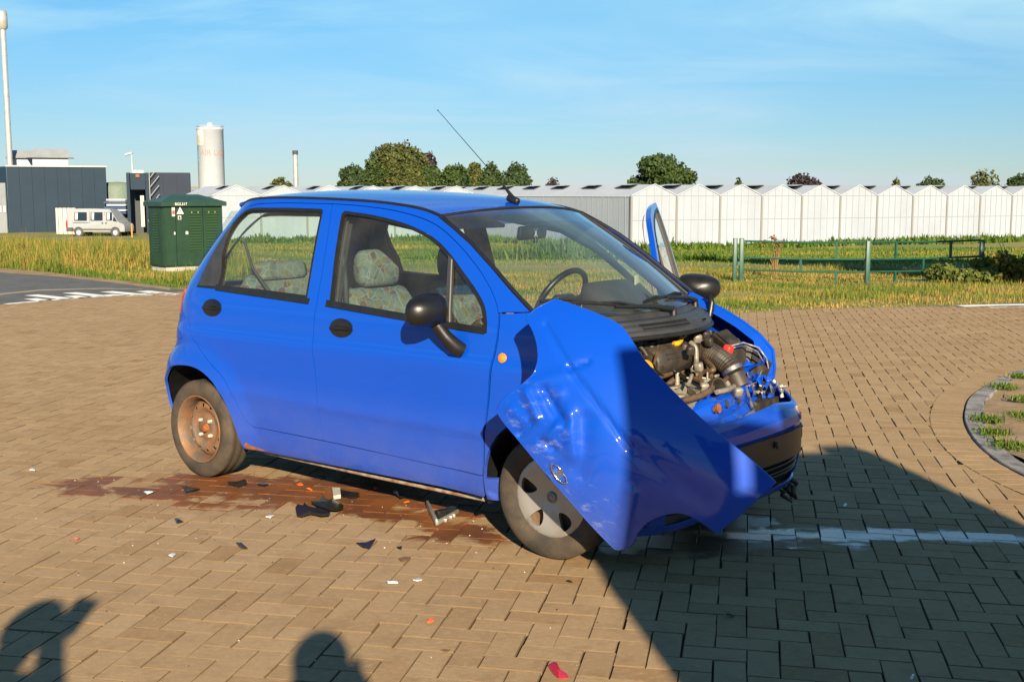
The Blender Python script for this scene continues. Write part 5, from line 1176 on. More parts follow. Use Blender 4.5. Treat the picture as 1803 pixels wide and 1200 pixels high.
for key, fm, fl, sg in (('R', R, False, -1), ('L', Lf, True, 1)):
    body = panel('body_side', BODY, [], fm, M_PAINT, CAR, g=0.04, rim=0.015, flip=fl)
    panel('inner_liner', [(0.42, 0.22), (1.96, 0.22), (2.05, 0.7), (2.05, 1.0), (1.62, 1.38), (0.98, 1.45), (0.30, 1.45), (0.02, 1.35), (-0.2, 1.0), (-0.28, 0.72), (0.0, 0.68), (0.25, 0.62), (0.38, 0.42)],
          [[(0.50, 0.40), (1.93, 0.40), (1.97, 0.93), (1.72, 1.21), (1.50, 1.335), (0.97, 1.425), (0.975, 0.45), (0.90, 0.45), (0.87, 1.425), (0.33, 1.425), (0.19, 1.29), (0.19, 1.03), (0.30, 0.80)]] if False else
          [[(1.02, 0.95), (1.97, 0.90), (1.92, 1.09), (1.72, 1.25), (1.50, 1.355), (0.97, 1.43)], [(0.06, 1.03), (0.86, 1.0), (0.84, 1.43), (0.30, 1.43), (0.12, 1.33), (0.05, 1.15)]] if key == 'R' else
          [[(0.195, 1.045), (0.85, 1.02), (0.83, 1.415), (0.33, 1.415), (0.20, 1.30)], [(1.03, 0.40), (1.94, 0.40), (1.96, 0.93), (1.90, 1.08), (1.70, 1.235), (1.50, 1.335), (1.0, 1.415)]],
          inner(fm, 0.085), M_DARKIN, CAR, g=0.09, rim=0.0, flip=not fl)
    doors['r'+key] = make_door('rear_door', RDOOR, RWIN, RGLASS, fm, fl, (0.166, 0.925), CAR, sg)
    doors['f'+key] = make_door('front_door', FDOOR, FWIN, FGLASS, fm, fl, (1.130, 0.888), CAR, sg)
    # quarter trim of the rear door, divider bar of the front door window
    panel('quarter_trim', [(0.040, 1.030), (0.085, 1.185), (0.146, 1.310), (0.180, 1.352), (0.186, 1.18), (0.182, 1.034)], [], fm, M_TRIM, doors['r'+key], g=0.04, rim=0.006, off=0.006, flip=fl)
    panel('divider_bar', [(1.765, 0.955), (1.800, 0.955), (1.742, 1.225), (1.712, 1.240)], [], fm, M_TRIM, doors['f'+key], g=0.04, rim=0.012, off=0.005, flip=fl)
    panel('divider_edge', [(1.793, 0.957), (1.798, 0.957), (1.741, 1.222), (1.736, 1.223)], [], fm, M_ZINCT, doors['f'+key], g=0.04, rim=0.003, off=0.0085, flip=fl)
    for nm, (x0, x1, za, zb), pd in (('belt_moulding', (0.170, 0.885, 1.018, 0.988), 'r'), ('belt_moulding', (1.010, 1.985, 0.984, 0.925), 'f')):
        panel(nm, [(x0, za-0.004), ((x0+x1)/2, (za+zb)/2-0.004), (x1, zb-0.004), (x1+0.004, zb+0.022), ((x0+x1)/2, (za+zb)/2+0.026), (x0, za+0.026)], [], fm, M_RUBBER, doors[pd+key], g=0.04, rim=0.008, off=0.008, flip=fl)
    for ln_ in (FD_TOP, RD_TOP, BGAP):
        b = MB(); b.tube([inner(fm, 0.020)(s, z) for s, z in resample(ln_, 0.05, False)], 0.0085, 6); b.build('door_seal', M_RUBBER, body)
    # roof drip channel
    b = MB(); b.tube([inner(fm, 0.001)(s, z+0.001) for s, z in RAILs], 0.0075, 6); b.build('drip_rail', M_RUBBER, body)
    b = MB(); b.tube([inner(fm, 0.003)(s, z) for s, z in resample(WSL, 0.06, False)], 0.010, 6); b.build('windscreen_seal', M_RUBBER, body)
    # tail lamp, fuel flap, rear bumper trim
    panel('tail_lamp', cm2([(-0.235, 0.995), (-0.255, 0.93), (-0.275, 0.845), (-0.36, 0.835), (-0.43, 0.87), (-0.44, 0.98), (-0.36, 1.012)], 3, True), [], fm, M_REDLENS, body, g=0.03, rim=0.012, off=0.009, flip=fl)
    if key == 'R':
        panel('fuel_flap', cm2([(-0.195, 0.868), (-0.13, 0.876), (-0.068, 0.872), (-0.058, 0.81), (-0.052, 0.752), (-0.115, 0.742), (-0.182, 0.745), (-0.19, 0.81)], 3, True), [], fm, M_PAINT, body, g=0.03, rim=0.004, off=0.0035, flip=fl)
    # fender
    FEND = [(2.034, 0.196), (1.980, 0.198), (1.984, 0.306), (1.997, 0.370), (2.010, 0.503), (2.026, 0.653), (2.040, 0.785), (2.051, 0.848), (2.059, 0.905), (2.058, 0.96), (2.050, 1.008), (2.205, 1.022), (2.30, 0.985), (2.40, 0.945), (2.50, 0.900), (2.60, 0.842), (2.675, 0.770), (2.690, 0.68), (2.680, 0.60), (2.665, 0.545)] + \
           [(WF[0]+0.335*math.cos(a), WF[1]+0.345*math.sin(a)) for a in np.linspace(0.6, PI-0.1, 16)] + [(1.998+0.05, 0.30)]
    fd = panel('fender', clean(FEND), [], fm, M_PAINT, CAR, g=0.04, rim=0.02, flip=fl)
    # turned-in top flange, seen from above on the far side
    b = MB(); top = resample([(2.205, 1.018), (2.30, 0.981), (2.40, 0.941), (2.50, 0.896), (2.60, 0.838), (2.672, 0.770), (2.688, 0.68), (2.680, 0.60)], 0.04, False); v = []; f = []
    for i, (s, z) in enumerate(top):
        p = fm(s, z); iv = Vector((-0.25 if s > 2.6 else 0, -sg, 0)); q = p+iv*0.028+Vector((0, 0, -0.004)); w = p+iv*0.045+Vector((0, 0, -0.022)); x = p+iv*0.075+Vector((0, 0, -0.026)); v += [p, q, w, x]
    for i in range(len(top)-1): f += [(i*4+j, i*4+j+1, (i+1)*4+j+1, (i+1)*4+j) for j in range(3)]
    b.add(v, f, True); b.build('flange', M_PAINT, fd)
    if key == 'R':
        panel('side_repeater', circ((2.088, 0.828), 0.021, 0.020, 20), [], lambda a, c: inner(fm, -0.004-0.009*max(0, 1-((a-2.088)/0.021)**2-((c-0.828)/0.02)**2))(a, c), M_AMBER, fd, g=0.008, rim=0.008, flip=fl)
# cabin side of the body behind the wheel arches
for sg in (-1, 1):
    for (cx, cz), r in ((WR, 0.365), (WF, 0.345)):
        b = MB(); v = []; n = 22
        for i in range(n+1):
            a = -0.05+(PI-0.02)*i/n if cx < 1 else 0.55+(PI-0.3)*i/n
            for yy in (0.70, 0.42): v.append((cx+r*math.cos(a), sg*yy*(1 if yy < 0.5 else 1), cz+r*math.sin(a)))
        v2 = [p if abs(p[1]) < 0.5 else (p[0], sg*(Wmid(max(-0.3, min(2.6, p[0])), max(0.25, p[2]))-0.02), p[2]) for p in v]
        if cx < 1: v2 = [(p[0], p[1] if abs(p[1]) < 0.5 else sg*min(abs(p[1]), abs(smap(p[0], max(0.2, p[2]), 1)[1])-0.02), p[2]) for p in v2]
        f = [(2*i, 2*i+1, 2*i+3, 2*i+2) for i in range(n)]; o = len(v2); v2 += [(cx, sg*0.42, cz)]
        f += [(o, 2*i+3, 2*i+1) for i in range(n)]
        b.add(v2, f); b.build('wheel_arch_liner', M_RUBBER, CAR)
# ---- roof
RZ = pchip([p[0] for p in [(-0.08, 1.425), (0.0, 1.437)]+RAIL], [p[1] for p in [(-0.08, 1.425), (0.0, 1.437)]+RAIL])
def roofmap(a, t):
    """a along the car, t -1..1 across; front edge bowed forward"""
    x = a + 0.095*(1-t*t)*max(0, (a-0.9)/0.706) - 0.14*(1-abs(t)**2.5)*max(0, (0.35-a)/0.3)
    xx = min(max(a, 0.098), 1.606); zr = RZ(xx); yr = abs(smap(max(a, 0.05), zr, 1)[1])
    edge = max(0.0, 1-abs(t)**2.2)
    return Vector((x, t*yr, zr+0.004+0.040*edge*(0.7+0.3*math.sin(PI*min(1, max(0, (a-0.1)/1.5)))) - (0.02*((a-1.35)/0.25)**2*edge if a > 1.35 else 0)))
def roof_out():
    o = [(0.075, -0.995), (1.606, -0.995)] ; o = [(x, -0.995) for x in np.linspace(0.09, 1.604, 26)]
    o += [(1.604, t) for t in np.linspace(-0.95, 0.95, 20)] + [(x, 0.995) for x in np.linspace(1.604, 0.09, 26)] + [(0.09, t) for t in np.linspace(0.95, -0.95, 20)]
    return o
ro = panel('roof', roof_out(), [], roofmap, M_PAINT, CAR, g=0.055, rim=0.012)
panel('headliner', [(0.14, -0.95), (1.57, -0.95), (1.57, 0.95), (0.14, 0.95)], [], lambda a, t: roofmap(a, t)-Vector((0, 0, 0.022)), M_GREYIN, CAR, g=0.12, rim=0.0, flip=True)
# tail spoiler lip over the hatch
b = MB(); b.tube([roofmap(0.10, t)+Vector((-0.01, 0, -0.012)) for t in np.linspace(-0.93, 0.93, 21)], 0.014, 8); b.build('spoiler_lip', M_PAINT, ro)
# rear window
bk = panel('rear_window', [(0.0, -0.98), (1.0, -0.98), (1.0, 0.98), (0.0, 0.98)], [], lambda a, t: Vector((XR(1.0+0.42*a)+0.02+0.12*abs(t)**3, t*(0.60-0.08*a), 1.0+0.42*a)), M_GLASS, CAR, g=0.12, rim=0.0, flip=True)
# ---- windscreen
def wsmap(t, a):
    """t -1..1 across, a 0 bottom .. 1 top"""
    bx, by, bz = 2.425-0.235*t*t, 0.655*t, 0.985+0.025*t*t
    tx, ty, tz_ = 1.699-0.093*t*t, 0.552*t, 1.446-0.034*abs(t)**2.2
    bul = 0.035*math.sin(PI*a)*(1-0.6*t*t)
    return Vector((bx+(tx-bx)*a+bul*0.5, by+(ty-by)*a, bz+(tz_-bz)*a+bul*0.85))
wo = [(t, 0.0) for t in np.linspace(-1, 1, 24)] + [(t, 1.0) for t in np.linspace(1, -1, 24)]
ws = panel('windscreen', wo, [], wsmap, M_WSCREEN, CAR, g=0.08, rim=0.0)
b = MB(); b.tube([wsmap(t, 1.0)+Vector((0, 0, 0.0)) for t in np.linspace(-1, 1, 30)], 0.007, 6); b.build('header_seal', M_RUBBER, ws)
b = MB(); b.tube([wsmap(-1, a) for a in np.linspace(0, 1, 12)], 0.011, 6); b.build('edge_seal', M_RUBBER, ws)
b = MB(); b.tube([wsmap(1, a) for a in np.linspace(0, 1, 12)], 0.011, 6); b.build('edge_seal', M_RUBBER, ws)
def band(t0, t1, a0, a1, n=24):
    return [(t, a0) for t in np.linspace(t0, t1, n)] + [(t, a1) for t in np.linspace(t1, t0, n)]
panel('sun_strip', band(-0.97, 0.97, 0.84, 0.985), [], wsmap, glass_mat('sun_strip_glass', (0.10, 0.22, 0.62), 0.8), ws, g=0.08, rim=0, off=-0.004)
# A pillars inside
for sg in (-1, 1):
    b = MB(); b.tube([wsmap(sg*0.99, a)+Vector((-0.05, -sg*0.03, -0.02)) for a in np.linspace(0, 1, 10)], 0.032, 8); b.build('pillar_trim', M_GREYIN, CAR)
    b = MB(); b.tube([(0.93, sg*0.66, 0.4), (0.93, sg*0.625, 0.9), (0.92, sg*0.545, 1.20), (0.90, sg*0.48, 1.42)], [0.05, 0.05, 0.04, 0.04], 8); b.build('door_pillar', M_DARKIN, CAR)
    if sg > 0: b = MB(); b.tube([(0.12, sg*0.60, 1.0), (0.15, sg*0.52, 1.25), (0.25, sg*0.47, 1.41)], [0.07, 0.05, 0.045], 8); b.build('tail_pillar', M_DARKIN, CAR)
# ---- far door hangs open on its hinge
HX, HY = 2.02, 0.665
fdL = doors['fL']
OPEN = math.radians(-64)
def swing(o):
    # parts are in car coordinates: turn the door about the hinge line
    M = Matrix.Translation((HX, HY, 0)) @ Matrix.Rotation(OPEN, 4, 'Z') @ Matrix.Translation((-HX, -HY, 0))
    o.matrix_local = M
swing(fdL)
# door's inner side of the frame
# ---- mirrors
def mirror(fm, sg, par):
    base = inner(fm, 0.0)(1.835, 0.905)
    b = MB(); c = base+Vector((-0.065, sg*0.115, 0.112))
    v = []; n, mm = 24, 12; f = []
    for j in range(mm+1):
        th = PI*j/mm
        for i in range(n):
            a = 2*PI*i/n; y = math.cos(a)*math.sin(th); z = math.sin(a)*math.sin(th); x = math.cos(th)
            k_ = (abs(math.cos(a))**2.7+abs(math.sin(a))**2.7)**(-1/2.7); y *= k_; z *= k_
            xx = x*0.085 if x > 0 else x*0.030
            v.append(c+Vector((xx, sg*(y*0.118+0.012), z*0.074*(1-0.12*y))))
    for j in range(mm): f += [(j*n+i, j*n+(i+1) % n, (j+1)*n+(i+1) % n, (j+1)*n+i) for i in range(n)]
    b.add(v, f, True); hs = b.build('door_mirror', M_BLACK, par)
    b = MB(); b.tube([base+Vector((0.035, sg*0.004, -0.062)), base+Vector((0.02, sg*0.03, -0.045)), base+Vector((-0.01, sg*0.06, 0.0)), base+Vector((-0.04, sg*0.085, 0.055))], [0.034, 0.036, 0.030, 0.030], 12); b.build('mirror_arm', M_BLACK, hs)
    b = MB(); b.lathe([(0.0, 0), (0.97, 0.0), (1.0, -0.004)], 28, Matrix.Translation(c+Vector((-0.024, sg*0.012, 0))) @ Matrix.Diagonal((1, 0.088, 0.052, 1)) @ Matrix.Rotation(-PI/2, 4, 'Y')); b.build('mirror_glass', M_CHROME, hs)
    return hs
mirror(R, -1, doors['fR']); mirror(Lf, 1, fdL)
# ---- antenna
an = thing('antenna_part', None, None); bpy.data.objects.remove(an)
p0 = Vector((1.585, 0, 1.470))
b = MB(); b.bevbox(Matrix.Translation(p0+Vector((0.0, 0, 0.012))) @ Matrix.Rotation(0.35, 4, 'Y'), (0.075, 0.034, 0.036), 0.014, 3)
b.tube([p0+Vector((0.0, 0, 0.02)), p0+Vector((-0.06, 0, 0.08))], [0.011, 0.006], 8); ab = b.build('aerial_base', M_BLACK, ro)
b = MB(); b.tube([p0+Vector((-0.05, 0, 0.07)), Vector((1.10, 0, 1.93))], [0.0026, 0.0016], 6); b.ball((1.10, 0, 1.93), 0.004, 6, 4); b.build('aerial_rod', M_BLACK, ab)
# ---- floor, bulkheads
b = MB(); b.box((1.12, 0, 0.235), (1.7, 1.26, 0.03)); b.box((0.05, 0, 0.30), (0.7, 0.84, 0.03)); b.box((2.12, 0, 0.62), (0.03, 1.24, 0.74)); b.box((-0.05, 0, 0.55), (0.03, 1.1, 0.6)); b.build('floor_pan', M_DARKIN, CAR)
b = MB(); b.tube([(0.45, -0.63, 0.185), (1.2, -0.64, 0.18), (1.92, -0.63, 0.175)], 0.011, 6); b.build('sill_rail', mat('grey_undersill', (0.30, 0.27, 0.22), 0.6, vscale=20, col2=(0.15, 0.06, 0.02)), CAR)
panel('rust_patch', cm2([(0.385, 0.226), (0.405, 0.244), (0.42, 0.232), (0.455, 0.225), (0.50, 0.217), (0.54, 0.2115), (0.47, 0.2085), (0.40, 0.2095)], 3, True), [], R, M_RUST, CAR, g=0.02, rim=0.0, off=0.0012)
# ---- wheels
def tyre_mesh(r=0.262, w=0.146, rr=0.180):
    b = MB(); h = w/2
    prof = [(rr-0.012, -h*0.80), (rr+0.004, -h*0.98), (rr+0.03, -h*1.06), (r-0.030, -h*1.05), (r-0.010, -h*0.92)]
    for i, yy in enumerate(np.linspace(-h*0.80, h*0.80, 13)):
        prof.append((r-(0.004 if i in (3, 4, 8, 9) else 0.0), yy))
    prof += [(r-0.010, h*0.92), (r-0.030, h*1.05), (rr+0.03, h*1.06), (rr+0.004, h*0.98), (rr-0.012, h*0.80)]
    b.lathe(prof, 56)
    for k in range(0):
        a = 2*PI*k/56
        for s in (1, -1):
            M = Matrix.Rotation(a, 4, 'Z') @ Matrix.Translation((r-0.016, 0, s*h*0.985)) @ Matrix.Rotation(-s*0.35, 4, 'Y')
            b.box((0, 0, 0), (0.012, 0.010, 0.003), M=M)
    return b
def disc_map(prof):
    g = pchip([p[0] for p in prof], [p[1] for p in prof])
    return lambda a, c: Vector((a, c, g(math.hypot(a, c))))
def steel_wheel(par):
    b = MB(); b.lathe([(0.176, 0.066), (0.183, 0.074), (0.1815, 0.079), (0.176, 0.078), (0.172, 0.066), (0.164, 0.056), (0.160, 0.030), (0.156, 0.0), (0.156, -0.05), (0.175, -0.07)], 48); rim = b.build('rim', M_RUSTWHEEL, par)
    pf = disc_map([(0, 0.022), (0.05, 0.024), (0.075, 0.016), (0.09, 0.020), (0.115, 0.034), (0.130, 0.030), (0.157, 0.004)])
    holes = []
    for k in range(12):
        a = 2*PI*k/12+0.1; c, s = math.cos(a), math.sin(a)
        q = [(-0.010, -0.009), (0.010, -0.011), (0.010, 0.011), (-0.010, 0.009)]
        holes.append([(0.124*c + x*c - y*s, 0.124*s + x*s + y*c) for x, y in q])
    panel('wheel_disc', circ((0, 0), 0.1565, 0.1565, 48), holes, pf, M_RUSTWHEEL, rim, g=0.014, rim=0.006)
    b = MB(); b.lathe([(0.0, 0.05), (0.018, 0.05), (0.022, 0.045), (0.024, 0.018), (0.03, 0.015)], 18); b.build('hub_cap', M_RUST, rim)
    for k in range(4):
        a = 2*PI*k/4+PI/4; b = MB(); b.lathe([(0.0, 0.042), (0.008, 0.041), (0.0105, 0.036), (0.0105, 0.02)], 6, Matrix.Translation((0.055*math.cos(a), 0.055*math.sin(a), 0)), smooth=False); b.build('wheel_bolt', M_WHITEP, rim)
def capped_wheel(par):
    b = MB(); b.lathe([(0.176, 0.060), (0.170, 0.05), (0.156, 0.0), (0.156, -0.05)], 40); b.lathe([(0.0, 0.0), (0.156, 0.0)], 32); rim = b.build('rim', M_RUSTWHEEL, par)
    pf = disc_map([(0, 0.050), (0.03, 0.051), (0.055, 0.055), (0.10, 0.060), (0.14, 0.064), (0.165, 0.062), (0.174, 0.056)])
    holes = []
    for k in range(5):
        a = 2*PI*k/5 + 0.42; c, s = math.cos(a), math.sin(a)
        q = cm2([(-0.040, -0.012), (0.0, -0.034), (0.030, -0.040), (0.036, -0.018), (0.030, 0.012), (0.010, 0.022), (-0.020, 0.012)], 3, True)
        holes.append([(0.112*c + x*c - y*s, 0.112*s + x*s + y*c) for x, y in q])
    panel('hubcap', circ((0, 0), 0.174, 0.174, 56), holes, pf, M_SILVER, rim, g=0.014, rim=0.016)
    b = MB(); b.lathe([(0.0, 0.058), (0.022, 0.057), (0.025, 0.052), (0.026, 0.045)], 24); b.build('cap_badge', mat('cap_grey', (0.22, 0.21, 0.20), 0.45, metal=0.4, var=0.3, vscale=40), rim)
    b = MB(); b.tube([(0.018*math.cos(t), 0.018*math.sin(t), 0.0585) for t in np.linspace(0, 2*PI, 20)], 0.0016, 5); b.tube([(-0.016, 0, 0.0585), (0.016, 0, 0.0585)], 0.0016, 5); b.build('badge_ring', M_SILVER, rim)
def wheel(x, sg, y, capped, steer=0.0, camber=0.0):
    w = bpy.data.objects.new('wheel', None); COL.objects.link(w); w.parent = CAR; w.empty_display_size = 0.05
    w.location = (x, sg*y, 0.262)
    w.rotation_euler = (PI/2 if sg < 0 else -PI/2, 0, steer)
    t = tyre_mesh().build('tyre', M_TYRE, w)
    (capped_wheel if capped else steel_wheel)(w)
    return w
wheel(WR[0], -1, 0.632, False); wheel(WR[0], 1, 0.632, False)
wheel(WF[0], -1, 0.632, True, 0.06); wheel(WF[0], 1, 0.632, True, 0.06)
# underbody block keeps light from passing under the cabin floor
b = MB(); b.box((1.15, 0, 0.205), (1.5, 1.22, 0.04)); b.tube([(-0.3, 0.2, 0.2), (0.6, 0.15, 0.17), (1.9, 0.1, 0.18)], 0.03, 8); b.box((0.0, 0, 0.26), (0.08, 1.1, 0.07)); b.build('underbody', M_ENGBLK, CAR)
# ---- seats, dash, wheel
def cushion(par, name, sec, width, m, crown=0.02, n=10):
    """sec: closed side outline (x, z); rounded across y"""
    b = MB(); v = []; f = []; k = len(sec)
    cx = sum(p[0] for p in sec)/k; cz = sum(p[1] for p in sec)/k
    for j in range(n+1):
        t = -1+2*j/n; e = (1-abs(t)**4)**0.25 if abs(t) < 1 else 0
        sc = 0.55+0.45*e
        for x, z in sec: v.append((cx+(x-cx)*sc, t*width/2*(0.98), cz+(z-cz)*(0.7+0.3*e)))
    for j in range(n): f += [(j*k+i, (j+1)*k+i, (j+1)*k+(i+1) % k, j*k+(i+1) % k) for i in range(k)]
    f += [tuple(range(k)), tuple(reversed(range(n*k, n*k+k)))]
    b.add(v, f, True); return b.build(name, m, par)
def front_seat(y):
    s = bpy.data.objects.new('front_seat', None); COL.objects.link(s); s.parent = CAR; s.location = (0, y, 0)
    cushion(s, 'seat_cushion', cm2([(0.98, 0.46), (1.48, 0.52), (1.50, 0.62), (1.25, 0.635), (1.0, 0.60)], 4, True), 0.50, M_SEAT)
    cushion(s, 'backrest', cm2([(1.10, 0.55), (1.12, 0.75), (1.06, 0.92), (0.98, 1.035), (0.92, 1.04), (0.91, 0.95), (0.95, 0.70), (0.98, 0.52)], 4, True), 0.48, M_SEAT)
    cushion(s, 'headrest', cm2([(1.00, 1.06), (1.01, 1.14), (0.985, 1.215), (0.955, 1.235), (0.915, 1.21), (0.905, 1.12), (0.93, 1.055)], 4, True), 0.27, M_SEAT)
    b = MB(); b.box((0.905, 0, 0.82), (0.03, 0.42, 0.40), bev=0.015); b.build('seat_back_shell', M_DARKIN, s)
    return s
front_seat(-0.31); front_seat(0.31)
rs = bpy.data.objects.new('rear_seat', None); COL.objects.link(rs); rs.parent = CAR
cushion(rs, 'seat_cushion', cm2([(0.22, 0.46), (0.70, 0.52), (0.70, 0.62), (0.45, 0.63), (0.25, 0.60)], 4, True), 1.16, M_SEAT)
cushion(rs, 'backrest', cm2([(0.36, 0.58), (0.32, 0.80), (0.25, 1.02), (0.20, 1.09), (0.15, 1.08), (0.17, 0.95), (0.24, 0.56)], 4, True), 1.14, M_SEAT, n=16)
for y in (-0.30, 0.30): cushion(rs, 'headrest', cm2([(0.255, 1.06), (0.245, 1.12), (0.22, 1.148), (0.175, 1.145), (0.16, 1.08), (0.2, 1.05)], 3, True), 0.36, M_SEAT).location = (0, y, 0)
b = MB(); b.box((-0.06, 0, 0.985), (0.34, 1.0, 0.02)); b.build('parcel_shelf', M_DARKIN, CAR)
# belts
b = MB(); b.tube([(0.17, -0.50, 1.26), (0.23, -0.50, 1.12), (0.30, -0.47, 1.02), (0.34, -0.44, 0.95)], [0.007, 0.008, 0.010, 0.016], 6); b.build('seat_belt', M_DARKIN, CAR)
b = MB(); b.tube([(0.95, -0.545, 1.28), (0.98, -0.55, 1.1), (1.0, -0.56, 0.9)], [0.012, 0.014, 0.014], 6); b.build('seat_belt', M_DARKIN, CAR)
b = MB(); b.ball((0.955, -0.55, 1.345), (0.018, 0.012, 0.03)); b.build('belt_guide', M_WHITEP, CAR)
# dashboard
def dashmap(t, a):
    top = [(2.36, 0.965), (2.15, 0.985), (1.98, 0.975), (1.90, 0.93), (1.88, 0.80), (1.93, 0.62), (2.05, 0.50)]
    i = min(int(a*(len(top)-1)), len(top)-2); q = a*(len(top)-1)-i; x = top[i][0]*(1-q)+top[i+1][0]*q; z = top[i][1]*(1-q)+top[i+1][1]*q
    return Vector((x-0.16*t*t*(1-a), 0.63*t, z))
panel('dashboard', band(-0.99, 0.99, 0.0, 1.0), [], dashmap, M_DARKIN, CAR, g=0.08, rim=0)
cushion(CAR, 'instrument_hood', cm2([(2.12, 0.97), (2.06, 1.045), (1.97, 1.085), (1.90, 1.075), (1.89, 1.0), (1.93, 0.93), (2.08, 0.93)], 4, True), 0.42, M_DARKIN).location = (0, 0.30, 0)
# steering wheel, leaning back, on the far side
sw = bpy.data.objects.new('steering_wheel', None); COL.objects.link(sw); sw.parent = CAR; sw.location = (1.655, 0.30, 0.965); sw.rotation_euler = (0, math.radians(-62), 0)
b = MB(); b.tube([(0.185*math.cos(t), 0.185*math.sin(t), 0) for t in np.linspace(0, 2*PI, 40)[:-1]], 0.0155, 10, closed=True); b.build('steering_rim', M_BLACK, sw)
b = MB(); b.bevbox(Matrix.Translation((0, 0, -0.01)), (0.10, 0.16, 0.05), 0.02)
for yy in (-1, 1): b.tube([(0.0, yy*0.06, -0.01), (0.01, yy*0.12, -0.005), (0.02, yy*0.18, 0)], [0.022, 0.018, 0.014], 8)
b.tube([(0, 0, -0.02), (0.02, 0, -0.25)], 0.03, 8); b.build('steering_hub', M_BLACK, sw)
# airbag scrap and paper
b = MB(); b.ball((1.66, 0.28, 0.90), (0.07, 0.10, 0.055)); b.build('airbag', M_WHITEP, CAR)
# inside mirror
b = MB(); Mm = Matrix.Translation((1.70, 0.0, 1.325)) @ Matrix.Rotation(0.12, 4, 'Y') @ Matrix.Rotation(0.10, 4, 'Z'); b.bevbox(Mm, (0.028, 0.245, 0.068), 0.013, 3); im = b.build('inside_mirror', M_BLACK, CAR)
b = MB(); b.tube([(1.715, 0, 1.35), (1.73, 0.0, 1.42)], 0.011, 8); b.build('mirror_stem', M_BLACK, im); b = MB(); b.tube([(1.72, 0.0, 1.30), (1.722, 0.0, 1.275)], 0.011, 8); b.build('mirror_lever', M_BLACK, im)
b = MB(); b.tube([(1.722, -0.012, 1.345), (1.724, 0.01, 1.305)], 0.003, 5); b.tube([(1.722, 0.012, 1.345), (1.724, -0.01, 1.305)], 0.003, 5); b.build('mirror_clip', M_WHITEP, im)
# sun visors folded up
for y in (-0.30, 0.30):
    b = MB(); b.bevbox(Matrix.Translation((1.53, y, 1.385)) @ Matrix.Rotation(0.35, 4, 'Y'), (0.17, 0.42, 0.02), 0.009); b.build('sun_visor', M_GREYIN, CAR)
# vignette paper on the far dash
b = MB(); b.box((2.02, 0.44, 1.055), (0.004, 0.06, 0.11), 0.3); b.build('parking_card', mat('card', (0.62, 0.50, 0.22), 0.6, vscale=28, col2=(0.5, 0.55, 0.5), thr=(0.45, 0.55)), CAR)
# ================================================================ crushed front: bumper, cross member, engine, cowl
def bump_map(prof, depth=0.30, nn=2.6, half=0.70, fx=2.93, pinch=0.0):
    """front wrap: a -1..1 across the nose, b index along the (forward offset, z) profile"""
    zz = [p[1] for p in prof]; xx = [p[0] for p in prof]
    def f(a, b):
        i = min(max(int(b), 0), len(prof)-2); q = b-i; o = xx[i]+(xx[i+1]-xx[i])*q; z = zz[i]+(zz[i+1]-zz[i])*q
        t = abs(a); ph = t*PI/2
        x = fx-depth+depth*math.cos(ph)**(2/nn) if ph < PI/2 else fx-depth
        y = math.copysign(half*math.sin(ph)**(2/nn), a)
        dent = 0.05*math.exp(-((a+0.15)/0.35)**2)
        return Vector((x+o-dent, y*(1+o*0.15), z))
    return f
def strip(a0, a1, b0, b1, n=26):
    return [(a, b0) for a in np.linspace(a0, a1, n)] + [(a1, b) for b in np.linspace(b0, b1, 4)[1:-1]] + [(a, b1) for a in np.linspace(a1, a0, n)] + [(a0, b) for b in np.linspace(b1, b0, 4)[1:-1]]
M_BUMP = mat('bumper_black', (0.009, 0.009, 0.010), 0.62, var=0.3, vscale=9, spec=0.2)
bumper = bpy.data.objects.new('front_bumper', None); COL.objects.link(bumper); bumper.parent = CAR
bp_prof = [(-0.050, 0.560), (-0.035, 0.554), (-0.02, 0.535), (0.0, 0.50), (0.004, 0.462), (0.0, 0.440)]
up = bump_map(bp_prof, fx=2.925, half=0.715)
def upb(a, b):
    p = up(a, b); r = max(0, (a-0.45)/0.55)
    p.z += 0.06*r**2*(1 if b < 3 else 0.4)                       # torn end kicks up on the far side
    p.z += 0.012*math.sin(a*9)*(1 if b < 3 else 0)
    p.x += 0.012*math.sin(a*13+1)*(1 if b < 2 else 0.3)
    return p
panel('bumper_skin', strip(-0.93, 0.97, 0, 5), [], lambda a, b: upb(a, b), M_PAINT, bumper, g=0.08, rim=0.006, flip=True)
bl = bump_map([(0.0, 0.442), (0.016, 0.436), (0.018, 0.39), (0.014, 0.375)], fx=2.925, half=0.715)
panel('rub_strip', strip(-0.95, 0.985, 0, 3), [], bl, M_BUMP, bumper, g=0.08, rim=0.012, flip=True)
# grille opening with number-plate panel and slats
gr = bump_map([(-0.01, 0.378), (-0.012, 0.33), (-0.02, 0.27), (-0.03, 0.235)], fx=2.925, half=0.70)
panel('grille_panel', strip(-0.60, 0.62, 0, 3), [], gr, M_BUMP, bumper, g=0.08, rim=0.01, flip=True)
for k in range(5):
    z = 0.345-0.024*k
    b = MB(); b.tube([gr(a, 0.6+0.45*k)+Vector((0.012, 0, 0)) for a in np.linspace(-0.52, 0.56, 22)], 0.006, 6); b.build('grille_slat', M_BLACK, bumper)
pl = bump_map([(0.02, 0.452), (0.02, 0.332)], fx=2.93, half=0.70)
panel('plate_panel', strip(-0.30, 0.42, 0, 1), [], pl, mat('plate_backing', (0.007, 0.007, 0.008), 0.35, vscale=15, col2=(0.016, 0.013, 0.011), thr=(0.5, 0.8)), bumper, g=0.08, rim=0.008, flip=True)
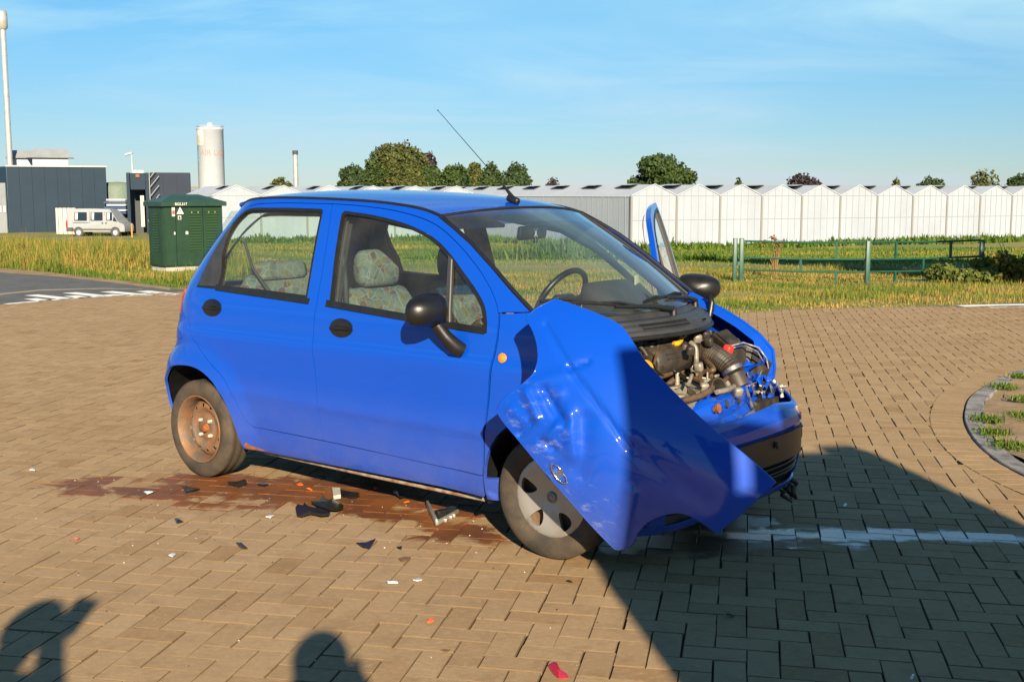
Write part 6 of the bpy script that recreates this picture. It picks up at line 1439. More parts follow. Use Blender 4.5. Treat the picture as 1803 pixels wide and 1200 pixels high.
b = MB(); b.tube([pl(-0.18, 0.0)+Vector((.004, 0, 0)), pl(-0.18, 1.0)+Vector((.004, 0, 0))], 0.004, 6); b.tube([pl(-0.30, 0.02)+Vector((.004, 0, 0)), pl(0.42, 0.02)+Vector((.004, 0, 0))], 0.004, 6); b.ball(pl(-0.25, 0.3)+Vector((.008, 0, 0)), (0.008, 0.014, 0.02)); b.ball(pl(0.1, 0.3)+Vector((.008, 0, 0)), (0.006, 0.012, 0.018)); b.build('plate_clips', M_TRIM, bumper)
lo = bump_map([(0.010, 0.374), (0.012, 0.30), (-0.01, 0.21), (-0.04, 0.165)], fx=2.925, half=0.715)
for a0, a1 in ((-0.95, -0.585), (0.60, 0.99)):
    panel('lower_corner', strip(a0, a1, 0, 3), [strip(a0+0.08, a1-0.12, 1.0, 2.2, 8)], lo, M_PAINT, bumper, g=0.07, rim=0.02, flip=True)
panel('lower_lip', strip(-0.62, 0.64, 2.35, 3), [], lo, M_PAINT, bumper, g=0.07, rim=0.01, flip=True)
b = MB(); b.box((2.78, 0, 0.30), (0.03, 1.15, 0.28)); b.build('radiator', M_ENGBLK, CAR)
panel('corner_lamp', [(0.475, 1.9), (0.53, 1.8), (0.535, 3.6), (0.49, 3.8)], [], lambda a, b: upb(a, b), M_AMBER, bumper, g=0.03, rim=0.008, off=0.006, flip=True)
panel('corner_lamp_rim', [(0.460, 1.7), (0.473, 1.7), (0.488, 3.8), (0.475, 3.8)], [], lambda a, b: upb(a, b), M_WHITEP, bumper, g=0.03, rim=0.008, off=0.006, flip=True)
# hanging scraps under the bumper
for k in range(7):
    b = MB(); p = Vector((2.80+random.uniform(-.06, .08), 0.42+random.uniform(-.14, .2), 0.16)); b.tube([p, p+Vector((random.uniform(-.03, .03), random.uniform(-.03, .03), -0.02)), p+Vector((random.uniform(-.04, .04), random.uniform(-.04, .04), -0.05))], [0.016, 0.012, 0.006], 6)
    b.build('hanging_scrap', M_ENGBLK, CAR)
# ---- bent upper cross member (lock carrier)
cm = bpy.data.objects.new('cross_member', None); COL.objects.link(cm); cm.parent = CAR
def cross(t, w):
    """t 0..1 from near side to far side, w 0 top-rear .. 1 bottom-front"""
    pts = [(2.62, -0.60, 0.60), (2.66, -0.35, 0.615), (2.69, -0.10, 0.628), (2.67, 0.12, 0.635), (2.60, 0.34, 0.645), (2.56, 0.52, 0.66), (2.60, 0.64, 0.66)]
    i = min(int(t*6), 5); q = t*6-i; q = q*q*(3-2*q)*0.4+q*0.6; p = Vector(pts[i]).lerp(Vector(pts[i+1]), q)
    wob = 0.010*math.sin(t*23)+0.008*math.sin(t*41+2)
    dx, dz = (0, 0) if w < 0 else (0.0, 0.0)
    prof = [(0.0, 0.0), (0.05, 0.012), (0.075, 0.0), (0.085, -0.045), (0.088, -0.085), (0.105, -0.100), (0.112, -0.135)]
    k = min(int(w*6), 5); r = w*6-k; o = prof[k][0]*(1-r)+prof[k+1][0]*r; h = prof[k][1]*(1-r)+prof[k+1][1]*r
    return p+Vector((o+wob*w, 0, h+wob*(1-w)))
holes = [circ((0.40, 0.42), 0.012, 0.07, 12), circ((0.52, 0.46), 0.010, 0.05, 10), circ((0.60, 0.36), 0.009, 0.10, 10), circ((0.46, 0.55), 0.006, 0.03, 8), circ((0.68, 0.30), 0.006, 0.04, 8), circ((0.30, 0.45), 0.01, 0.06, 10)]
panel('cross_panel', [(t, 0) for t in np.linspace(0, 1, 30)] + [(t, 1) for t in np.linspace(1, 0, 30)], holes, cross, M_PAINT, cm, g=0.05, rim=0.008, flip=False)
b = MB(); b.tube([cross(t, 0.86)+Vector((0.012, 0, -0.004+0.006*math.sin(t*30))) for t in np.linspace(0.30, 0.80, 16)], [0.010+0.005*math.sin(k*1.7) for k in range(16)], 7); b.build('torn_edge', M_BAREMETAL, cm)
b = MB(); b.tube([cross(t, 1.0)+Vector((0.02, 0, -0.005)) for t in np.linspace(0.36, 0.50, 6)], [.004, .011, .012, .010, .011, .004], 6); b.build('broken_trim', M_WHITEP, cm)
b = MB(); b.tube([cross(0.60, 0.75)+Vector((0.02, 0, 0.0)), cross(0.68, 0.2)+Vector((0.0, 0, 0.035)), cross(0.73, 0.0)+Vector((-0.01, 0.0, 0.03)), cross(0.77, 0.2)+Vector((0, 0, 0.02)), cross(0.72, 0.6)+Vector((.03, 0, 0.01))], 0.008, 7); b.build('bent_bracket', M_BAREMETAL, cm)
for t, w, r in ((0.40, 0.42, 0.017), (0.315, 0.45, 0.02), (0.52, 0.46, 0.013)):
    p = cross(t, w); b = MB(); b.tube([p+Vector((0.012, 0.0, 0.004)), p+Vector((-0.02, 0, -0.004))], [r, r*0.8], 10); b.build('bolt_boss', M_RUST if t < 0.4 else M_TRIM, cm)
# crumpled far inner wing and lamp pocket
def crumple(name, c, sx, sy, sz, m, seed, n=9, par=CAR, amp=0.35):
    rs_ = np.random.default_rng(seed); b = MB(); v = []
    G = rs_.normal(0, 1, (n, n))
    for i in range(n):
        for j in range(n):
            u, w = i/(n-1)*2-1, j/(n-1)*2-1
            fold = math.sin(u*4.1+seed)*0.4+math.sin(w*5.3+seed*2)*0.3+0.5*abs(math.sin(u*3+w*2.2+seed))
            v.append((c[0]+u*sx, c[1]+w*sy, c[2]+(fold*amp+G[i, j]*0.10)*sz))
    f = [(i*n+j, (i+1)*n+j, (i+1)*n+j+1, i*n+j+1) for i in range(n-1) for j in range(n-1)]
    b.add(v, f, False); return b.build(name, m, par)
b = MB(); v = []; f = []; n = 14
for i in range(n):                                                # inner wing wall, creased
    x = 2.20+0.50*i/(n-1)
    for j, z in enumerate((0.84, 0.72, 0.60, 0.46, 0.30)):
        v.append((x, 0.585+0.014*math.sin(i*1.9+j)-0.02*(j % 2)+0.01*math.cos(i*3.1)-(0.10*max(0, (x-2.5)/0.2)*(j in (1, 2))), z-max(0, (x-2.45))*0.5))
for i in range(n-1): f += [(i*5+j, (i+1)*5+j, (i+1)*5+j+1, i*5+j+1) for j in range(4)]
b.add(v, f, False); b.build('inner_wing', M_ENGBLK, CAR)
crumple('crumpled_wing', (2.57, 0.47, 0.70), 0.11, 0.10, 0.10, M_PAINT, 3, 7)
crumple('crumpled_wing', (2.64, 0.50, 0.63), 0.07, 0.08, 0.11, M_PAINT, 5)
crumple('crumpled_wing', (2.60, 0.38, 0.60), 0.09, 0.05, 0.14, M_PAINT, 8)
crumple('torn_sheet', (2.70, 0.56, 0.58), 0.05, 0.07, 0.10, M_BAREMETAL, 12)
b = MB(); b.tube([(2.56, 0.40, 0.80), (2.60, 0.46, 0.815), (2.65, 0.52, 0.79), (2.68, 0.545, 0.74), (2.69, 0.55, 0.69)], 0.005, 6); b.tube([(2.58, 0.38, 0.795), (2.62, 0.44, 0.805), (2.66, 0.49, 0.775), (2.68, 0.52, 0.72)], 0.004, 6); b.build('lamp_surround', M_BAREMETAL, CAR)
b = MB(); b.tube([(2.60, 0.30, 0.655), (2.66, 0.37, 0.62), (2.69, 0.43, 0.64), (2.69, 0.48, 0.69)], 0.004, 6); b.build('lamp_bracket', M_BAREMETAL, CAR)
for k, (p, m_) in enumerate((((2.66, 0.42, 0.62), M_YELLOW), ((2.68, 0.48, 0.615), M_WHITEP), ((2.69, 0.53, 0.635), M_WHITEP), ((2.74, 0.60, 0.60), M_WHITEP), ((2.70, 0.45, 0.59), M_ALU))):
    o = crumple('lamp_shard', p, 0.020, 0.020, 0.022, m_, 20+k, 5)
b = MB(); b.tube([(2.70, 0.58, 0.63), (2.73, 0.60, 0.60), (2.74, 0.60, 0.55)], [0.009, 0.007, 0.01], 6); b.build('white_strap', M_WHITEP, CAR)
b = MB(); b.box((2.62, 0.50, 0.45), (0.20, 0.22, 0.20)); b.build('lamp_pocket', M_ENGBLK, CAR)
# ---- engine
eng = bpy.data.objects.new('engine', None); COL.objects.link(eng); eng.parent = CAR
b = MB(); b.box((2.40, 0.0, 0.42), (0.50, 1.10, 0.32)); b.build('engine_mass', M_ENGBLK, eng)
b = MB(); b.bevbox(Matrix.Translation((2.50, -0.10, 0.635)) @ Matrix.Rotation(-0.10, 4, 'Y'), (0.17, 0.30, 0.06), 0.012); b.bevbox(Matrix.Translation((2.54, -0.12, 0.585)), (0.15, 0.26, 0.07), 0.014)
b.tube([(2.56, -0.22, 0.50), (2.56, -0.22, 0.64)], 0.030, 14); b.tube([(2.58, -0.10, 0.50), (2.585, -0.10, 0.62)], 0.026, 14); b.tube([(2.52, -0.30, 0.55), (2.52, -0.30, 0.67)], 0.036, 14); b.build('cylinder_head', M_ALU, eng)
b = MB(); b.bevbox(Matrix.Translation((2.535, -0.05, 0.668)) @ Matrix.Rotation(-0.16, 4, 'Y') @ Matrix.Rotation(0.25, 4, 'Z'), (0.075, 0.20, 0.012), 0.005); b.build('head_plate', M_ALU, eng)
# ribbed air-filter canister
b = MB(); A0, A1 = Vector((2.46, -0.17, 0.775)), Vector((2.49, 0.10, 0.785)); ax = (A1-A0).normalized()
b.tube([A0, A0+ax*0.01, A1-ax*0.01, A1], [0.058, 0.068, 0.068, 0.05], 24)
for k in range(6):
    an_ = -0.9+k*0.28; q = Matrix.Rotation(an_, 4, ax); o = q @ Vector((0.0, 0, 0.070)); o = Vector((o.x+0.0, o.y, o.z))
    d = Vector((math.cos(0.25+k*0.30), 0, math.sin(0.25+k*0.30))); b.tube([A0+ax*0.05+d*0.068, A1-ax*0.03+d*0.068], 0.005, 6)
b.tube([A0+Vector((0, 0.0, 0)), A0-ax*0.03], [0.045, 0.04], 16); b.build('air_filter', M_ENGBLK, eng)
b = MB(); b.tube([(2.44, -0.16, 0.848), (2.46, 0.08, 0.862), (2.47, 0.10, 0.855)], 0.006, 6); b.tube([(2.40, -0.15, 0.842), (2.43, 0.08, 0.855)], 0.005, 6); b.build('filter_rail', M_BRONZE, eng)
# ribbed intake hose with clamp
hp = catmull([(2.45, 0.21, 0.785), (2.51, 0.25, 0.79), (2.58, 0.25, 0.765), (2.645, 0.235, 0.735), (2.68, 0.23, 0.695)], 12)
b = MB(); b.tube(hp, [0.046+(0.0045 if k % 2 else -0.002) for k in range(len(hp))], 16, smooth=False); ih = b.build('intake_hose', M_HOSE, eng)
b = MB(); b.tube([hp[-9], hp[-5]], 0.054, 18); b.build('hose_clamp', M_BAREMETAL, ih)
b = MB(); b.tube([hp[-3], hp[-1]+Vector((0.03, 0.0, -0.05))], [0.046, 0.04], 16); b.bevbox(Matrix.Translation((2.66, 0.25, 0.63)), (0.06, 0.085, 0.15), 0.012); b.build('resonator_box', M_ENGBLK, eng)
# battery and box
def eb(u, v, z): return cpl(u, v, 2, z)
def pxprism(pix, z, h, m, name, par, bev=0.006):
    P = [eb(a, c, z) for a, c in pix]; c0 = sum(P, Vector())/len(P)
    A = sum(P[i].x*P[(i+1) % len(P)].y-P[(i+1) % len(P)].x*P[i].y for i in range(len(P)))
    if A < 0: P.reverse()
    b = MB(); n = len(P); top = [p-(p-c0).normalized()*bev for p in P]; mid = [p-Vector((0, 0, bev)) for p in P]; bot = [p-Vector((0, 0, h)) for p in P]
    b.add(top+mid+bot, [tuple(range(n))]+[(i+n, (i+1) % n+n, (i+1) % n, i) for i in range(n)]+[(i+2*n, (i+1) % n+2*n, (i+1) % n+n, i+n) for i in range(n)]); return b.build(name, m, par)
def slab(name, T, h, m, par, bev=0.012):
    c0 = sum(T, Vector())/4; up = (T[1]-T[0]).cross(T[2]-T[1]).normalized(); up = up if up.z > 0 else -up
    b = MB(); top = [t+up*bev*0.6-(t-c0).normalized()*bev*1.3 for t in T]; mid = [t-up*bev*0.3 for t in T]; bot = [t-Vector((0, 0, h)) for t in T]
    b.add(top+mid+bot, [(3, 2, 1, 0)]+[(i, (i+1) % 4, (i+1) % 4+4, i+4) for i in range(4)]+[(i+4, (i+1) % 4+4, (i+1) % 4+8, i+8) for i in range(4)]); return b.build(name, m, par, weld=True)
BT = [cpl(1250, 588, 0, 2.40), cpl(1279, 578, 0, 2.46), cpl(1314, 609, 0, 2.60), cpl(1288, 620, 0, 2.58)]
bt = slab('battery', BT, 0.13, M_ENGBLK, eng)
c0_ = sum(BT, Vector())/4; slab('battery_lid', [c0_+(q-c0_)*0.72+Vector((0, 0, 0.014)) for q in BT], 0.012, M_ENGBLK, bt, 0.006)
c_ = cpl(1281, 618, 0, 2.585); b = MB(); b.bevbox(Matrix.Translation(c_) @ Matrix.Rotation(0.25, 4, 'Y'), (0.04, 0.046, 0.058), 0.010); b.build('terminal_cover', M_RED, bt)
hd_ = pxprism([(1166, 690), (1184, 666), (1206, 664), (1243, 688), (1236, 702), (1215, 712), (1196, 722), (1180, 708)], 0.640, 0.12, M_ALU, 'valve_cover', eng, 0.012)
pxprism([(1184, 662), (1200, 660), (1238, 684), (1226, 691)], 0.668, 0.03, M_ALU, 'cover_plate', hd_, 0.006)
for u, v, r in ((1193, 700, 0.034), (1171, 684, 0.038)):
    c_ = eb(u, v, 0.645); b = MB(); b.tube([c_-Vector((0, 0, 0.1)), c_-Vector((0, 0, 0.012)), c_+Vector((0, 0, 0.014)), c_+Vector((0, 0, 0.016))], [r, r, r*0.96, r*0.8], 16); b.build('manifold_stub', M_ALU, hd_)
def pxcable(pix, r, m, nm='hose'):
    b = MB(); b.tube(catmull([eb(*q) for q in pix], 8), r, 8); return b.build(nm, m, eng)
pxcable([(1158, 612, .84), (1172, 636, .78), (1190, 655, .73), (1214, 671, .70), (1236, 683, .68)], 0.0055, M_RUBBER, 'lead')
pxcable([(1190, 656, .73), (1206, 645, .75), (1224, 631, .77)], 0.005, M_RUBBER, 'lead')
pxcable([(1244, 636, .75), (1256, 651, .73), (1236, 656, .71), (1231, 668, .69)], 0.013, M_BRONZE)
pxcable([(1256, 643, .73), (1268, 648, .72), (1281, 656, .70)], 0.013, M_BRONZE)
pxcable([(1198, 646, .74), (1204, 657, .71), (1222, 665, .70), (1236, 672, .69)], 0.012, M_BRONZE)
pxcable([(1158, 664, .72), (1172, 660, .72), (1190, 652, .73)], 0.013, M_BRONZE)
pxcable([(1196, 706, .66), (1222, 700, .665), (1246, 690, .67), (1254, 682, .68)], 0.014, M_BRONZE)
pxcable([(1112, 606, .86), (1130, 604, .86), (1150, 612, .84), (1160, 628, .80), (1166, 648, .76)], 0.010, M_HOSE)
pxcable([(1116, 612, .84), (1134, 612, .84), (1150, 622, .82)], 0.011, M_HOSE)
pxcable([(1150, 640, .80), (1156, 652, .76), (1168, 662, .72)], 0.005, M_RUBBER, 'lead')
pxcable([(1160, 594, .87), (1158, 612, .84), (1152, 640, .79)], 0.007, M_BRONZE, 'lead')
pxcable([(1216, 603, .85), (1224, 612, .83), (1226, 632, .78), (1224, 650, .74)], 0.012, M_ALU, 'bracket_arm')
pxcable([(1272, 672, .68), (1280, 664, .69), (1284, 652, .70)], 0.010, M_BRONZE)
pxcable([(1262, 690, .66), (1280, 686, .66), (1292, 680, .66)], 0.012, M_ALU, 'fitting')
pxcable([(1212, 676, .70), (1218, 660, .73)], 0.009, M_ALU, 'clip')
for u, v, z, m_ in ((1230, 646, .76, M_ALU), (1224, 662, .70, M_BRONZE), (1240, 682, .68, M_ALU), (1248, 602, .84, M_ENGBLK), (1205, 612, .83, M_ENGBLK), (1216, 617, .83, M_ENGBLK), (1243, 590, .86, M_ENGBLK), (1228, 596, .85, M_ALU), (1300, 690, .65, M_ALU), (1150, 600, .85, M_ENGBLK)):
    c_ = eb(u, v, z); b = MB(); b.bevbox(Matrix.Translation(c_) @ Matrix.Rotation(u % 3, 4, 'Z') @ Matrix.Rotation(0.3, 4, 'X'), (0.040, 0.030, 0.042), 0.010); b.build('fitting', m_, eng)
# yellow oil cap, filler bottle, dip stick, plug leads
b = MB(); b.tube([(2.435, -0.26, 0.74), (2.44, -0.27, 0.79), (2.445, -0.275, 0.835)], [0.05, 0.055, 0.045], 14); b.bevbox(Matrix.Translation((2.36, -0.22, 0.74)), (0.12, 0.16, 0.14), 0.02); bo = b.build('expansion_bottle', M_ENGBLK, eng)
b = MB(); b.lathe([(0.0, 0.032), (0.030, 0.030), (0.036, 0.022), (0.036, 0.0)], 12, Matrix.Translation((2.505, -0.265, 0.765)) @ Matrix.Rotation(0.9, 4, 'Y'), smooth=False); b.build('yellow_cap', M_YELLOW, bo)
pxcable([(1171, 600, .85), (1177, 596, .855), (1184, 592, .86)], 0.013, M_YELLOW, 'yellow_handle')
pxcable([(1186, 605, .85), (1194, 604, .85), (1199, 597, .86), (1196, 590, .865)], 0.012, M_YELLOW, 'yellow_handle')
b = MB(); b.tube([(2.33, 0.08, 0.80), (2.38, 0.20, 0.845)], 0.010, 8); b.tube([(2.36, 0.20, 0.85), (2.33, 0.27, 0.855)], [0.02, 0.018], 10); b.build('servo_rod', M_ENGBLK, eng)
b = MB(); b.lathe([(0.0, 0.06), (0.03, 0.06), (0.055, 0.045), (0.075, 0.02), (0.075, -0.02), (0.05, -0.04)], 22, Matrix.Translation((2.26, -0.02, 0.80)) @ Matrix.Rotation(1.1, 4, 'Y')); b.build('brake_servo', M_ENGBLK, eng)
b = MB(); b.bevbox(Matrix.Translation((2.38, 0.15, 0.79)) @ Matrix.Rotation(0.3, 4, 'X'), (0.06, 0.06, 0.10), 0.008); b.bevbox(Matrix.Translation((2.33, 0.27, 0.81)) @ Matrix.Rotation(-0.5, 4, 'X'), (0.06, 0.09, 0.07), 0.012); b.build('relay_box', M_ENGBLK, eng)
b = MB(); b.tube([(2.46, 0.155, 0.83), (2.47, 0.16, 0.77), (2.50, 0.165, 0.72), (2.51, 0.17, 0.66)], [0.014, 0.018, 0.016, 0.014], 8); b.bevbox(Matrix.Translation((2.50, 0.17, 0.735)), (0.035, 0.03, 0.05), 0.006); b.bevbox(Matrix.Translation((2.47, 0.155, 0.80)), (0.03, 0.025, 0.045), 0.006); b.build('throttle_body', M_ALU, eng)
def cable(pts, r, m, nm='hose'):
    b = MB(); b.tube(catmull(pts, 8), r, 8); return b.build(nm, m, eng)
cable([(2.48, 0.20, 0.74), (2.54, 0.24, 0.70), (2.56, 0.22, 0.67), (2.58, 0.15, 0.655), (2.60, 0.12, 0.62)], 0.014, M_BRONZE)
cable([(2.52, 0.25, 0.72), (2.58, 0.28, 0.70), (2.64, 0.30, 0.66)], 0.015, M_BRONZE)
cable([(2.44, 0.02, 0.70), (2.50, 0.06, 0.66), (2.55, 0.10, 0.66), (2.60, 0.16, 0.63)], 0.015, M_BRONZE)
cable([(2.66, -0.30, 0.60), (2.66, -0.16, 0.60), (2.64, -0.05, 0.635), (2.63, 0.04, 0.66)], 0.017, M_BRONZE)
cable([(2.38, -0.16, 0.86), (2.46, -0.10, 0.78), (2.53, -0.04, 0.72), (2.60, 0.08, 0.66)], 0.0055, M_RUBBER, 'lead')
cable([(2.40, -0.13, 0.87), (2.42, -0.14, 0.80), (2.44, -0.2, 0.72)], 0.006, M_RUBBER, 'lead')
cable([(2.53, -0.06, 0.69), (2.50, 0.03, 0.74), (2.50, 0.12, 0.77)], 0.0055, M_RUBBER, 'lead')
cable([(2.50, -0.24, 0.70), (2.54, -0.16, 0.69), (2.57, -0.05, 0.655), (2.60, 0.0, 0.60)], 0.006, M_RUBBER, 'lead')
cable([(2.34, -0.34, 0.85), (2.42, -0.22, 0.865), (2.47, -0.18, 0.80), (2.50, -0.2, 0.70)], 0.011, M_HOSE)
cable([(2.30, -0.36, 0.83), (2.40, -0.24, 0.845), (2.45, -0.16, 0.76)], 0.012, M_HOSE)
cable([(2.48, -0.20, 0.68), (2.52, -0.14, 0.67), (2.54, -0.08, 0.70)], 0.013, M_BRONZE)
cable([(2.56, 0.0, 0.70), (2.60, 0.10, 0.69), (2.64, 0.14, 0.66)], 0.004, M_WHITEP, 'lead')
cable([(2.28, 0.20, 0.86), (2.34, 0.30, 0.885), (2.50, 0.34, 0.86)], 0.004, M_BRONZE, 'lead')
b = MB(); b.tube([(2.40, -0.13, 0.76), (2.40, -0.13, 0.88)], [0.010, 0.008], 8); b.tube([(2.545, -0.055, 0.66), (2.545, -0.055, 0.73)], [0.012, 0.010], 8); b.tube([(2.50, -0.20, 0.69), (2.50, -0.15, 0.695)], 0.006, 6); b.tube([(2.61, 0.10, 0.63), (2.61, 0.10, 0.72)], 0.005, 6); b.build('clip', M_ALU, eng)
b = MB(); b.lathe([(0.036, -0.03), (0.044, -0.03), (0.046, 0.03), (0.040, 0.034), (0.036, 0.03), (0.034, -0.03)], 22, Matrix.Translation((2.665, 0.075, 0.652)) @ Matrix.Rotation(1.1, 4, 'Y') @ Matrix.Rotation(0.3, 4, 'X')); b.build('open_duct', M_HOSE, eng)
b = MB(); b.tube([(2.63, 0.16, 0.655), (2.66, 0.20, 0.66), (2.66, 0.27, 0.64)], [0.018, 0.02, 0.015], 8); b.bevbox(Matrix.Translation((2.60, 0.11, 0.665)), (0.05, 0.05, 0.04), 0.008); b.bevbox(Matrix.Translation((2.635, 0.14, 0.70)), (0.012, 0.035, 0.012), 0.003); b.build('thermostat', M_ALU, eng)
rg_ = np.random.default_rng(3)
for k in range(26):                                              # assorted small fittings
    p = Vector((rg_.uniform(2.28, 2.62), rg_.uniform(-0.30, 0.26), rg_.uniform(0.56, 0.66))); b = MB()
    d = Vector(rg_.normal(0, 1, 3)).normalized()*rg_.uniform(0.02, 0.06)
    if k % 3: b.tube([p-d, p, p+d], [rg_.uniform(.008, .018)]*3, 8)
    else: b.bevbox(Matrix.Translation(p) @ Matrix.Rotation(rg_.uniform(0, 3), 4, 'Z'), (rg_.uniform(.03, .07), rg_.uniform(.03, .06), rg_.uniform(.02, .05)), 0.006)
    b.build('fitting', [M_ENGBLK, M_ALU, M_BRONZE, M_HOSE][k % 4], eng)
# ---- cowl
cowl = bpy.data.objects.new('cowl', None); COL.objects.link(cowl); cowl.parent = CAR
def cowlmap(t, a):
    prof = [(-0.005, 0.990), (0.020, 0.968), (0.045, 0.971), (0.085, 0.966), (0.090, 0.957), (0.115, 0.948), (0.120, 0.934), (0.135, 0.929), (0.137, 0.915), (0.130, 0.900)]
    n_ = len(prof)-1; i = min(int(a*n_), n_-1); q = a*n_-i; o = prof[i][0]*(1-q)+prof[i+1][0]*q; z = prof[i][1]*(1-q)+prof[i+1][1]*q
    return Vector((2.425-0.215*t*t+o*(1-0.3*t*t), 0.645*t, z-0.012*t*t))
panel('cowl_panel', band(-0.99, 0.99, 0, 1), [band(0.30, 0.46, 0.60, 0.68, 6)], cowlmap, M_TRIM, cowl, g=0.045, rim=0.006)
for k in range(46):
    t = -0.42+0.011*k
    b = MB(); b.tube([cowlmap(t, 0.46)+Vector((.003, 0, .003)), cowlmap(t, 0.66)+Vector((.004, 0, .003))], 0.0022, 4); b.build('cowl_grille_bar', M_BLACK, cowl)
b = MB(); b.tube([cowlmap(t, 0.96)+Vector((0.006, 0, -0.002)) for t in np.linspace(-0.98, 0.98, 26)], 0.010, 7); b.build('bonnet_seal', M_RUBBER, cowl)
b = MB(); b.tube([cowlmap(0.93, 0.5)+Vector((0.03, 0.0, -0.03)), cowlmap(0.93, 0.5)+Vector((0.035, 0.012, 0.035)), cowlmap(0.94, 0.5)+Vector((0.02, 0.015, 0.075)), cowlmap(0.94, 0.5)+Vector((0.0, 0.015, 0.06))], [0.018, 0.016, 0.015, 0.008], 8); b.build('bonnet_hinge', M_BLACK, cowl)
b = MB(); b.tube([cowlmap(-0.93, 0.5)+Vector((0.0, 0.0, -0.05)), cowlmap(-0.93, 0.5)+Vector((0.03, -0.03, 0.03)), Vector((2.37, -0.70, 1.07)), Vector((2.40, -0.80, 1.075))], [0.016, 0.014, 0.012, 0.012], 8); b.build('bonnet_hinge', M_BLACK, cowl)
b = MB(); b.tube([(2.15, -0.60, 0.86), (2.15, 0.60, 0.86)], 0.02, 6); b.box((2.27, 0, 0.72), (0.02, 1.2, 0.36)); b.build('firewall', M_ENGBLK, CAR)
def wiper(pv, tip, bl0, bl1):
    w = bpy.data.objects.new('wiper', None); COL.objects.link(w); w.parent = CAR
    b = MB(); b.tube([Vector(pv)+Vector((0, 0, -0.02)), Vector(pv)+Vector((0, 0, 0.018))], [0.018, 0.014], 10); b.tube([Vector(pv)+Vector((0, 0, 0.012)), (Vector(pv)*0.6+Vector(tip)*0.4)+Vector((0.01, 0, 0.015)), Vector(tip)], [0.014, 0.010, 0.007], 8); b.build('wiper_arm', M_RUBBER, w)
    b = MB(); A_, B_ = Vector(bl0), Vector(bl1); b.tube([A_, A_.lerp(B_, 0.5)+Vector((.004, 0, 0.006)), B_], [0.006, 0.008, 0.006], 6)
    for q in (0.25, 0.75): b.tube([A_.lerp(B_, q-0.2)+Vector((.004, 0, .006)), A_.lerp(B_, q)+Vector((.008, 0, .016)), A_.lerp(B_, q+0.2)+Vector((.004, 0, .006))], 0.006, 6)
    b.build('wiper_blade', M_RUBBER, w)
def onws(t, a, o=0.012): 
    p = wsmap(t, a); return p+Vector((0.5, 0, 0.86))*o
wiper(cowlmap(0.86, 0.15)+Vector((0, 0, 0.02)), onws(0.25, 0.075), onws(-0.12, 0.07), onws(0.58, 0.06))
wiper(cowlmap(0.10, 0.15)+Vector((0, 0, 0.015)), onws(-0.42, 0.05), onws(-0.90, 0.10), onws(-0.20, 0.035))
